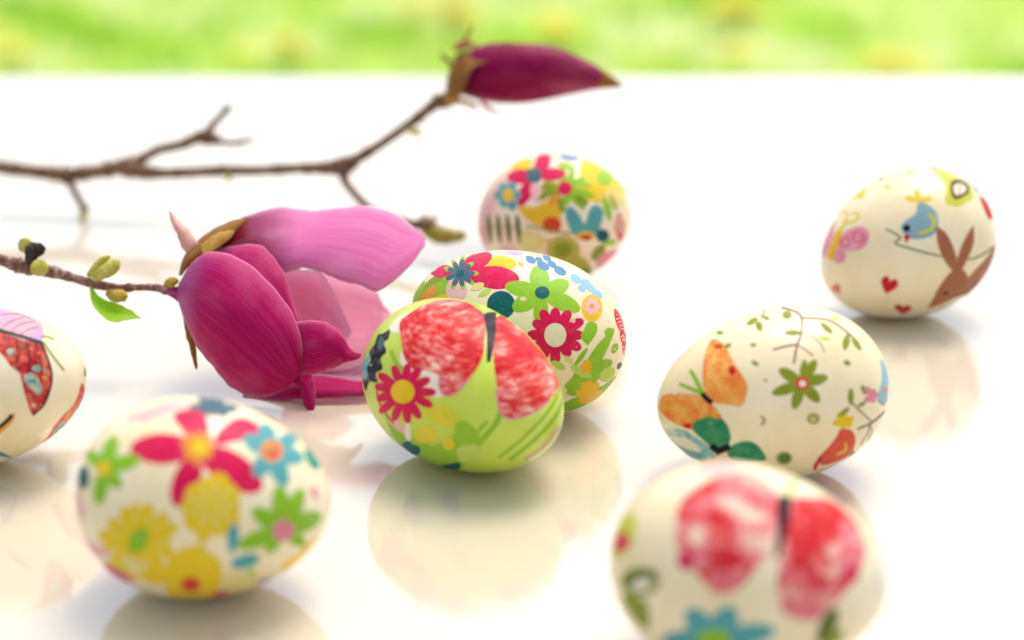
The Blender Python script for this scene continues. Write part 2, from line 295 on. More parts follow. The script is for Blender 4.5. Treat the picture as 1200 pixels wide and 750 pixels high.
def flower_shapes(k, L, w, pm, cm, rot):
    out = []
    for i in range(k):
        a = rot+i*6.2832/k; c, s = math.cos(a), math.sin(a); pts = []
        for t, q in [(0, .08), (.2, .3), (.5, .5), (.8, .42), (.96, .2), (1, 0), (.96, -.2), (.8, -.42), (.5, -.5), (.2, -.3), (0, -.08)]:
            pts.append((int(1000*(L*t*c-w*q*s)), int(1000*(L*t*s+w*q*c))))
        out.append((pm, 'P', None, pts))
    out.append((cm, 'P', None, [(int(1000*L*.24*math.cos(a)), int(1000*L*.24*math.sin(a))) for a in np.arange(10)*.62832])); return out
def build_egg(key, loc, quat, a, b, shell, label, motifs):
    root = empty('easter_egg', loc); root.rotation_mode = 'QUATERNION'; root.rotation_quaternion = quat
    tag(root, label, 'easter egg', 'decorated easter eggs on the white table')
    e = Egg(a, b); nu, nv = 200, 100
    th = np.linspace(0, np.pi, nv+1)[1:-1]; ph = np.arange(nu)*2*np.pi/nu
    D = np.stack([np.repeat(np.cos(th)[:, None], nu, 1), np.sin(th)[:, None]*np.cos(ph), np.sin(th)[:, None]*np.sin(ph)], -1).reshape(-1, 3)
    P, N = e.on(D); R0, R1 = e.r[0], e.r[-1]
    P = np.vstack([P, [[e.a, 0, 0], [-e.a, 0, 0]]]); N = np.vstack([N, [[1, 0, 0], [-1, 0, 0]]]); i0, i1 = len(P)-2, len(P)-1
    F = [(r*nu+j, (r+1)*nu+j, (r+1)*nu+(j+1) % nu, r*nu+(j+1) % nu) for r in range(nv-2) for j in range(nu)]
    F += [(i0, j, (j+1) % nu) for j in range(nu)]+[(i1, (nv-2)*nu+(j+1) % nu, (nv-2)*nu+j) for j in range(nu)]
    sh = mesh_obj('shell', P, F, [SHELL[shell]], root); set_normals(sh, N)
    layer = 0
    # the side turned away carries the same napkin print
    R = random.Random(key); to_cam = Quaternion(quat).inverted() @ (Vector((0, 0, .1887))-Vector(loc)).normalized(); dn = Quaternion(quat).inverted() @ Vector((0, 0, -1))
    got = []; tries = 0
    while len(got) < 7 and tries < 400:
        tries += 1; n = Vector((R.gauss(0, 1), R.gauss(0, 1), R.gauss(0, 1))).normalized()
        if n.dot(to_cam) > -.32 or n.dot(dn) > .8 or any(n.dot(g) > .72 for g in got): continue
        got.append(n)
        pm, cm = R.choice([('crimson', 'yellow'), ('yellow', 'orange'), ('green', 'pink'), ('teal', 'redorange'), ('orange', 'crimson')] if key in 'E2 E3 E4 E7' else [('olive', 'redorange'), ('coral', 'gold'), ('pink', 'gold')])
        layer = motif(e, root, 'flower_motif', n, flower_shapes(R.choice([5, 6, 7]), R.uniform(.22, .34), R.uniform(.13, .18), pm, cm, R.uniform(0, 6)), layer)
    for (name, lab, n, shapes) in motifs: layer = motif(e, root, name, n, shapes, layer, lab)
    return root

# ------------------------------------------------------------------ plant pieces
def sheet(name, A, B, bulge, mats, parent, thick=.00035, nc=14, nr=6, crinkle=.00012):
    """a tepal, scale or leaf between two edge lines (0.1 mm units), bowed out of the plane of its edges, with real thickness"""
    A = catmull(np.array(A)/1e4, nr); B = catmull(np.array(B)/1e4, nr); bl = catmull(np.array(bulge)[:, None]/1e3, nr)[:, 0]
    wv = np.arange(len(A)); g = nrs.uniform(0, 6.28, 4); rag = .0005 if name == 'bud_husk' else .0002; env = np.sin(np.linspace(0, np.pi, len(A)))[:, None]; dr = (B-A)/np.maximum(np.linalg.norm(B-A, axis=1)[:, None], 1e-6)
    A = A+dr*(rag*(np.sin(wv*.5+g[0])+.6*np.sin(wv*1.15+g[1])))[:, None]*env; B = B+dr*(rag*(np.sin(wv*.43+g[2])+.6*np.sin(wv*1.3+g[3])))[:, None]*env
    nrw = len(A); V = np.empty((nrw, nc+1, 3)); tow = np.array([0, -.94, .34])
    ph = nrs.uniform(0, 6.28, 4)
    for i in range(nrw):
        for j in range(nc+1):
            u = j/nc; s = 4*u*(1-u) if name != 'leaf' else 1-abs(2*u-1); w = min(1, np.linalg.norm(A[i]-B[i])/.01)
            cr = crinkle*w*(math.sin(9*u+ph[0]+i*.21)+.7*math.sin(5*u-i*.33+ph[1]))*(.4+.6*min(1, i/nrw*3))
            V[i, j] = A[i]*(1-u)+B[i]*u+tow*(bl[i]*s**.8+cr)
    gi = np.gradient(V, axis=0); gj = np.gradient(V, axis=1); N = np.cross(gi, gj); ln = np.linalg.norm(N, axis=2)[..., None]; N = N/np.maximum(ln, 1e-12)
    top = V+N*thick*.5; bot = V-N*thick*.5; n1 = nrw*(nc+1)
    vs = np.concatenate([top.reshape(-1, 3), bot.reshape(-1, 3)]); ix = lambda i, j: i*(nc+1)+j
    F, fm = [], []
    for i in range(nrw-1):
        for j in range(nc):
            F.append((ix(i, j), ix(i+1, j), ix(i+1, j+1), ix(i, j+1))); F.append((n1+ix(i, j), n1+ix(i, j+1), n1+ix(i+1, j+1), n1+ix(i+1, j)))
    loop = [ix(0, j) for j in range(nc+1)]+[ix(i, nc) for i in range(1, nrw)]+[ix(nrw-1, j) for j in range(nc-1, -1, -1)]+[ix(i, 0) for i in range(nrw-2, 0, -1)]
    for q in range(len(loop)):
        a, b = loop[q], loop[(q+1) % len(loop)]; F.append((a, b, n1+b, n1+a))
    if name == 'tepal': mats = mats+[BM['rim']]; fm = [0]*(2*(nrw-1)*nc)+[1]*(len(F)-2*(nrw-1)*nc)
    uv = np.array([(j/nc, i/(nrw-1)) for i in range(nrw) for j in range(nc+1)]); 
    return mesh_obj(name, vs, F, mats, parent, fm or None, np.concatenate([uv, uv]))
def tube(name, pts, mat, parent, ns=12, rough=.10, nr=4, seam=0., mats=None, fmf=None):
    p = np.array([q[:3] for q in pts], float)/1e4; r = np.array([q[3] for q in pts], float)/1e3
    P = catmull(p, nr); Rr = np.maximum(catmull(r[:, None], nr)[:, 0], 5e-5); T = np.gradient(P, axis=0); T /= np.linalg.norm(T, axis=1)[:, None]
    if name in ('stem', 'side_twig'):
        for _ in range(len(P)//9): c = nrs.randint(2, len(P)-2); Rr = Rr*(1+nrs.uniform(.10, .28)*np.exp(-((np.arange(len(P))-c)/1.3)**2))   # ring scars and knobs
    V, F, U = [], [], []; k = len(P); up = np.array([0, 0, 1.])
    for i in range(k):
        a = np.cross(T[i], up); a /= max(np.linalg.norm(a), 1e-6); b = np.cross(a, T[i])
        for j in range(ns):
            q = j*2*math.pi/ns
            s = 1+rough*nrs.uniform(-1, 1)
            if seam:
                x = (j/ns*3+i/k*.9) % 1; s = 1+seam*(x-.5)
            V.append(P[i]+(a*math.cos(q)+b*math.sin(q))*Rr[i]*s); U.append((j/ns, i/k))
    for i in range(k-1):
        for j in range(ns): F.append((i*ns+j, i*ns+(j+1) % ns, (i+1)*ns+(j+1) % ns, (i+1)*ns+j))
    F.append(tuple(range(ns))[::-1]); F.append(tuple((k-1)*ns+j for j in range(ns)))
    fm = [fmf(f[0]//ns/k) for f in F] if fmf else None
    return mesh_obj(name, V, F, mats or [mat], parent, fm, U)
def build_twig():
    T = PLANT['twig']; root = empty('magnolia_twig', np.array(T['stem'][-1][:3])/1e4*[1, 1, 0])
    tag(root, 'magnolia twig with a wide open magenta blossom lying behind the lime green egg', 'magnolia twig')
    inv = -np.array(root.location); 
    def kid(o): 
        for v in o.data.vertices: v.co += Vector(inv)
        return o
    kid(tube('stem', T['stem'], BM['bark_red'], root, 14, .07, 7)); kid(tube('bud_scar', T['scar'], BM['scar'], root, 10, .22))
    for p in T['cut_bud']: kid(tube('cut_bud', p, BM['bud_green'], root, 14, .04))
    for p in T['leaf_bud']: kid(tube('leaf_bud', p, BM['bud_green'], root, 12, .05))
    for p in T['ochre_bud']: kid(tube('side_bud', p, BM['bud_ochre'], root, 12, .06))
    L = T['leaf']; kid(sheet('leaf', L['A'], L['B'], L['b'], [BM['leaf']], root, .0003))
    A_, B_ = np.array(L['A']), np.array(L['B']); mid = (A_+B_)/2+np.array([0, -.94, .34])*(np.array(L['b'])[:, None]*10-3)
    kid(tube('leaf_midrib', [list(p)+[.28-.03*i] for i, p in enumerate(mid)], BM['bud_green'], root, 6, .05))
    e = T['stem'][-1]; s = T['stem'][-3]
    bl = kid(tube('blossom', [s[:3]+[1.2], T['stem'][-2][:3]+[1.8], e[:3]+[2.6], [e[0]+40, e[1]+4, e[2]-4, 2.2], [e[0]+90, e[1]+6, e[2]-6, .6]], BM['tepal'], root, 14, .02))
    for q in PLANT['blossom']: kid(sheet(q['n'], q['A'], q['B'], q['b'], [BM[q['m']]], bl))
def build_branch():
    B = PLANT['branch']; p0 = np.array(B['side_twig'][2][-1][:3])/1e4; root = empty('magnolia_branch', p0*[1, 1, 0])
    tag(root, 'bare magnolia branch at the back ending in a closed dark magenta flower bud', 'magnolia branch')
    inv = -np.array(root.location)
    def kid(o):
        for v in o.data.vertices: v.co += Vector(inv)
        return o
    st = kid(tube('stem', B['stem'], BM['bark'], root, 14, .08, 8))
    for p in B['side_twig']: kid(tube('side_twig', p, BM['bark'], root, 10, .09, 6))
    for p in B['tip_bud']: kid(tube('tip_bud', p, BM['bud_green'], root, 10, .06))
    lb = kid(tube('leaf_bud', B['leaf_bud'], BM['bud_olive'], root, 12, .08))
    for p in B['bud_scale']: kid(tube('bud_scale', p, BM['bark'], lb, 10, .1))
    fb = kid(tube('flower_bud', B['flower_bud'], None, root, 48, 0, 6, .10, [BM['bud'], BM['husk']], lambda t: 1 if t > .77 else 0))
    for q in B['husk']: kid(sheet('bud_husk', q['A'], q['B'], q['b'], [BM[q['m']]], fb, .0004, 10, 5))

PLANT = {"blossom":[{"A":[[-968,4703,277],[-918,4679,356],[-856,4642,402],[-786,4610,402],[-710,4565,365],[-646,4533,308],[-602,4497,238],[-585,4482,168],[-589,4484,115],[-601,4485,88]],"B":[[-970,4695,254],[-945,4637,214],[-914,4581,175],[-882,4545,137],[-842,4511,101],[-801,4496,59],[-752,4485,30],[-696,4474,28],[-641,4473,54],[-610,4482,79]],"b":[0,4,8,10,11,10,8,5,2,0],"m":"tepal","n":"tepal"},{"A":[[-942,4741,295],[-870,4775,357],[-795,4783,379],[-738,4772,380],[-698,4745,362],[-662,4699,324],[-634,4656,266],[-612,4606,216],[-598,4569,171]],"B":[[-952,4707,258],[-914,4663,224],[-863,4619,192],[-816,4597,161],[-760,4575,130],[-713,4556,108],[-666,4541,95],[-628,4528,90],[-606,4532,98]],"b":[0,3,5,5,5,4,3,2,0],"m":"tepal","n":"tepal"},{"A":[[-950,4791,286],[-882,4856,376],[-825,4901,413],[-778,4939,428],[-708,4955,442],[-642,4963,436],[-580,4961,431],[-521,4954,441],[-463,4947,450],[-410,4935,448],[-361,4912,441],[-317,4884,423],[-279,4845,404],[-256,4818,388]],"B":[[-938,4767,277],[-850,4784,325],[-769,4781,345],[-713,4776,332],[-674,4756,306],[-636,4748,312],[-598,4741,322],[-559,4728,317],[-521,4712,303],[-480,4708,291],[-442,4696,286],[-386,4680,272],[-305,4730,323],[-254,4792,376]],"b":[0,2,4,5,5,5,5,5,5,5,4,3,2,0],"m":"tepal_lit","n":"tepal"},{"A":[[-730,4877,259],[-657,4910,262],[-583,4927,251],[-526,4931,231],[-468,4925,215],[-419,4910,202],[-398,4881,182],[-385,4855,168],[-357,4816,148]],"B":[[-681,4744,126],[-633,4718,85],[-584,4687,57],[-545,4670,39],[-506,4643,24],[-459,4635,33],[-422,4659,68],[-387,4697,113],[-357,4793,146]],"b":[-2,-5,-7,-8,-8,-7,-5,-3,0],"m":"tepal_inner","n":"tepal"},{"A":[[-699,4833,282],[-640,4853,281],[-583,4852,276],[-547,4814,260],[-516,4766,217],[-489,4722,183],[-467,4688,148]],"B":[[-689,4750,173],[-649,4719,145],[-609,4690,126],[-570,4665,115],[-532,4653,110],[-495,4656,119],[-470,4675,141]],"b":[-2,-4,-6,-5,-4,-2,0],"m":"tepal_inner","n":"tepal"},{"A":[[-658,4584,185],[-617,4555,221],[-568,4528,236],[-517,4507,236],[-484,4499,215],[-462,4497,179],[-443,4498,154],[-426,4525,138]],"B":[[-649,4550,91],[-608,4507,89],[-568,4478,97],[-530,4461,110],[-499,4465,120],[-480,4478,127],[-458,4480,133],[-431,4511,130]],"b":[0,2,3,3,3,2.5,2,0],"m":"tepal","n":"tepal"},{"A":[[-664,4556,79],[-633,4520,66],[-608,4498,51],[-592,4474,29],[-580,4454,4],[-569,4441,-3]],"B":[[-587,4566,104],[-567,4531,97],[-561,4505,70],[-556,4478,38],[-555,4456,8],[-559,4441,-4]],"b":[1,2,2,2,1,0],"m":"tepal","n":"tepal"},{"A":[[-784,4630,-10],[-709,4631,19],[-632,4617,40],[-570,4597,43],[-500,4585,40],[-435,4572,35],[-371,4575,42],[-326,4598,47]],"B":[[-770,4539,2],[-695,4518,2],[-619,4499,10],[-555,4491,17],[-483,4492,20],[-420,4503,20],[-368,4528,30],[-325,4575,42]],"b":[0,2,3,3,3,3,2,0],"m":"tepal","n":"tepal"},{"A":[[-610,4668,35],[-544,4657,35],[-487,4651,45],[-432,4656,59],[-367,4665,86]],"B":[[-598,4634,28],[-531,4614,32],[-474,4602,29],[-418,4591,28],[-364,4606,39]],"b":[-1,-3,-2,-3,0],"m":"tepal_inner","n":"tepal"},{"A":[[-1002,4827,471],[-987,4820,453],[-963,4803,435],[-938,4785,415],[-916,4767,396],[-911,4759,372]],"B":[[-1003,4825,467],[-994,4815,439],[-979,4794,410],[-964,4774,384],[-946,4755,361],[-937,4748,343]],"b":[0,1.5,2,2,1.5,0],"m":"sepal_pink","n":"sepal"},{"A":[[-968,4733,302],[-959,4758,340],[-941,4789,367],[-910,4808,391],[-867,4839,416],[-825,4874,425],[-785,4896,428]],"B":[[-957,4715,309],[-933,4714,338],[-902,4722,359],[-863,4739,377],[-835,4776,389],[-814,4824,405],[-789,4884,423]],"b":[0,2,3,3,3,2,0],"m":"husk","n":"bract"},{"A":[[-894,4696,404],[-871,4723,419],[-847,4747,426],[-824,4778,425],[-812,4797,417]],"B":[[-881,4668,385],[-857,4681,392],[-837,4715,398],[-820,4751,408],[-812,4784,412]],"b":[0,1,1.5,1,0],"m":"husk_ochre","n":"bract"},{"A":[[-953,4680,213],[-933,4659,186],[-916,4628,159],[-908,4603,119],[-902,4576,75]],"B":[[-962,4694,223],[-946,4656,178],[-933,4623,146],[-918,4595,98],[-905,4575,71]],"b":[0,1.5,1.5,1,0],"m":"husk","n":"bract"}],"twig":{"stem":[[-1686,4833,372,1.9],[-1585,4823,343,1.9],[-1507,4806,327,1.75],[-1472,4802,316,1.7],[-1451,4800,311,2.0],[-1424,4788,307,1.75],[-1383,4786,300,1.7],[-1358,4785,297,1.8],[-1326,4773,294,1.45],[-1291,4769,284,1.35],[-1248,4756,276,1.4],[-1208,4752,266,1.45],[-1171,4741,265,1.2],[-1146,4740,262,1.05],[-1094,4731,266,1.0],[-1042,4721,269,1.1],[-1003,4709,265,1.25],[-976,4707,258,1.5],[-958,4715,250,2.2]],"scar":[[-1408,4774,327,1.4],[-1400,4773,354,2.1],[-1390,4778,365,2.4],[-1378,4780,372,2.0],[-1370,4783,379,1.2]],"cut_bud":[[[-1421,4809,363,0.6],[-1423,4801,371,1.9],[-1424,4792,376,2.3],[-1425,4788,377,1.7]],[[-1386,4775,301,1.2],[-1377,4749,317,2.3],[-1372,4737,325,2.6],[-1370,4732,328,1.9]]],"leaf_bud":[[[-1236,4752,295,0.8],[-1213,4751,322,1.1],[-1196,4757,338,1.15],[-1181,4761,347,0.9],[-1171,4762,352,0.3]],[[-1216,4731,297,1.2],[-1189,4726,312,1.9],[-1164,4731,326,2.2],[-1147,4736,340,1.6],[-1139,4738,344,0.5]]],"ochre_bud":[[[-1174,4716,255,1.1],[-1154,4704,251,1.9],[-1134,4703,249,1.9],[-1119,4701,242,1.1]],[[-1003,4715,281,0.9],[-989,4707,289,1.6],[-976,4707,289,1.5],[-971,4706,285,0.7]]],"leaf":{"A":[[-1228,4743,269],[-1208,4724,247],[-1174,4708,232],[-1139,4695,226],[-1107,4681,217],[-1085,4666,204],[-1073,4663,198]],"B":[[-1233,4742,267],[-1213,4677,235],[-1179,4646,209],[-1142,4631,196],[-1110,4642,197],[-1088,4653,199],[-1073,4663,195]],"b":[0,-0.8,-1.2,-1.2,-0.8,-0.3,0],"m":"leaf","n":"leaf"}},"branch":{"stem":[[-2206,6431,201,2.64],[-2071,6418,195,2.64],[-1969,6403,182,2.52],[-1835,6388,169,2.52],[-1747,6375,162,2.64],[-1701,6373,159,2.82],[-1631,6356,171,2.52],[-1545,6341,188,2.64],[-1477,6335,200,3.12],[-1436,6324,199,3.84],[-1398,6309,187,2.76],[-1325,6298,186,2.04],[-1192,6280,195,1.92],[-1076,6263,206,2.1],[-961,6243,211,1.8],[-830,6226,222,1.8],[-738,6208,230,2.04],[-682,6188,236,2.64],[-634,6181,244,3.36],[-601,6174,256,3.0],[-568,6172,279,1.8],[-504,6175,317,1.68],[-434,6172,366,1.68],[-383,6174,401,1.92],[-345,6174,430,1.8],[-294,6168,473,1.92],[-268,6164,490,2.52],[-237,6157,501,2.88],[-205,6143,520,2.64]],"side_twig":[[[-1452,6322,193,2.7],[-1427,6331,218,2.43],[-1392,6329,241,1.82],[-1341,6328,268,1.76],[-1293,6332,280,1.76],[-1242,6326,292,1.76],[-1205,6322,310,2.03],[-1173,6325,319,2.7],[-1147,6325,319,3.51],[-1128,6323,313,2.43],[-1102,6320,304,1.22],[-1055,6308,300,0.94],[-1012,6300,308,0.81],[-977,6303,317,0.68]],[[-1150,6326,322,2.43],[-1141,6336,349,1.35],[-1121,6345,373,1.22],[-1096,6354,397,1.08],[-1076,6361,419,1.22],[-1063,6366,431,0.54]],[[-1701,6371,153,2.16],[-1686,6350,125,1.49],[-1664,6326,88,1.35],[-1644,6315,57,1.35],[-1631,6305,30,1.49]],[[-626,6166,232,2.43],[-618,6133,201,1.62],[-586,6082,177,1.49],[-544,6020,152,1.49],[-493,5959,132,1.49],[-412,5892,123,1.49],[-333,5828,123,1.62],[-286,5805,117,1.76]],[[-271,6164,490,1.62],[-284,6171,510,0.94],[-287,6174,519,0.41]]],"tip_bud":[[[-1634,6307,36,1.0],[-1635,6292,23,1.5],[-1639,6278,14,1.3],[-1646,6275,5,0.5]],[[-1068,6250,199,0.8],[-1063,6235,187,1.2],[-1066,6229,172,0.7]],[[-382,6162,398,0.9],[-363,6147,385,1.4],[-340,6136,385,1.1],[-331,6136,385,0.4]]],"leaf_bud":[[-320,5821,131,1.8],[-301,5806,120,2.7],[-283,5792,112,3.1],[-258,5778,103,3.2],[-234,5767,101,3.0],[-210,5757,104,2.5],[-186,5758,105,2.1],[-171,5758,107,1.5],[-159,5759,108,0.3]],"bud_scale":[[[-332,5823,137,0.9],[-313,5812,137,2.6],[-292,5798,129,3.0],[-277,5792,112,2.4]],[[-286,5814,143,0.9],[-274,5817,151,0.6],[-262,5821,163,0.2]]],"flower_bud":[[-217,6140,571,3.38],[-186,6143,579,6.39],[-142,6137,592,8.74],[-86,6130,602,10.34],[-25,6132,606,11.0],[37,6122,609,10.9],[98,6123,611,10.25],[160,6112,611,8.93],[221,6110,604,6.96],[276,6097,598,5.08],[319,6094,589,3.48],[355,6080,581,2.16],[383,6077,573,1.03],[398,6076,569,0.28]],"husk":[{"A":[[-240,6108,540],[-227,6112,611],[-202,6122,668],[-159,6116,681],[-107,6102,672],[-67,6092,674]],"B":[[-220,6050,528],[-182,6015,548],[-167,6012,586],[-154,6015,622],[-130,6026,653],[-73,6058,668]],"b":[0,1,1,1,0.5,0],"m":"husk","n":"bud_husk"},{"A":[[-247,6103,528],[-214,6064,537],[-168,6040,530],[-134,6025,518],[-122,6020,504]],"B":[[-235,6113,495],[-203,6093,499],[-169,6072,501],[-144,6041,502],[-125,6029,499]],"b":[0,1,1,0.5,0],"m":"husk_ochre","n":"bud_husk"},{"A":[[-213,6161,688],[-191,6169,708],[-160,6171,714],[-136,6168,705],[-123,6167,702]],"B":[[-208,6119,687],[-183,6111,695],[-159,6112,697],[-138,6125,704],[-123,6146,703]],"b":[0,1,1,0.5,0],"m":"husk_red","n":"bud_husk"},{"A":[[-172,6147,706],[-163,6157,735],[-154,6166,758],[-141,6172,775]],"B":[[-154,6146,703],[-154,6156,732],[-148,6166,758],[-140,6172,775]],"b":[0,0.4,0.3,0],"m":"husk_ochre","n":"bud_husk"},{"A":[[-254,6177,672],[-241,6162,660],[-228,6146,644],[-219,6129,629]],"B":[[-257,6175,666],[-250,6160,654],[-237,6143,639],[-228,6127,623]],"b":[0,0.3,0.3,0],"m":"husk","n":"bud_husk"},{"A":[[-115,5998,530],[-91,5996,525],[-67,5990,510],[-39,5993,488]],"B":[[-115,6003,517],[-97,6000,508],[-70,5996,497],[-39,5992,486]],"b":[0,0.4,0.3,0],"m":"sepal_pink","n":"bud_husk"}]}}
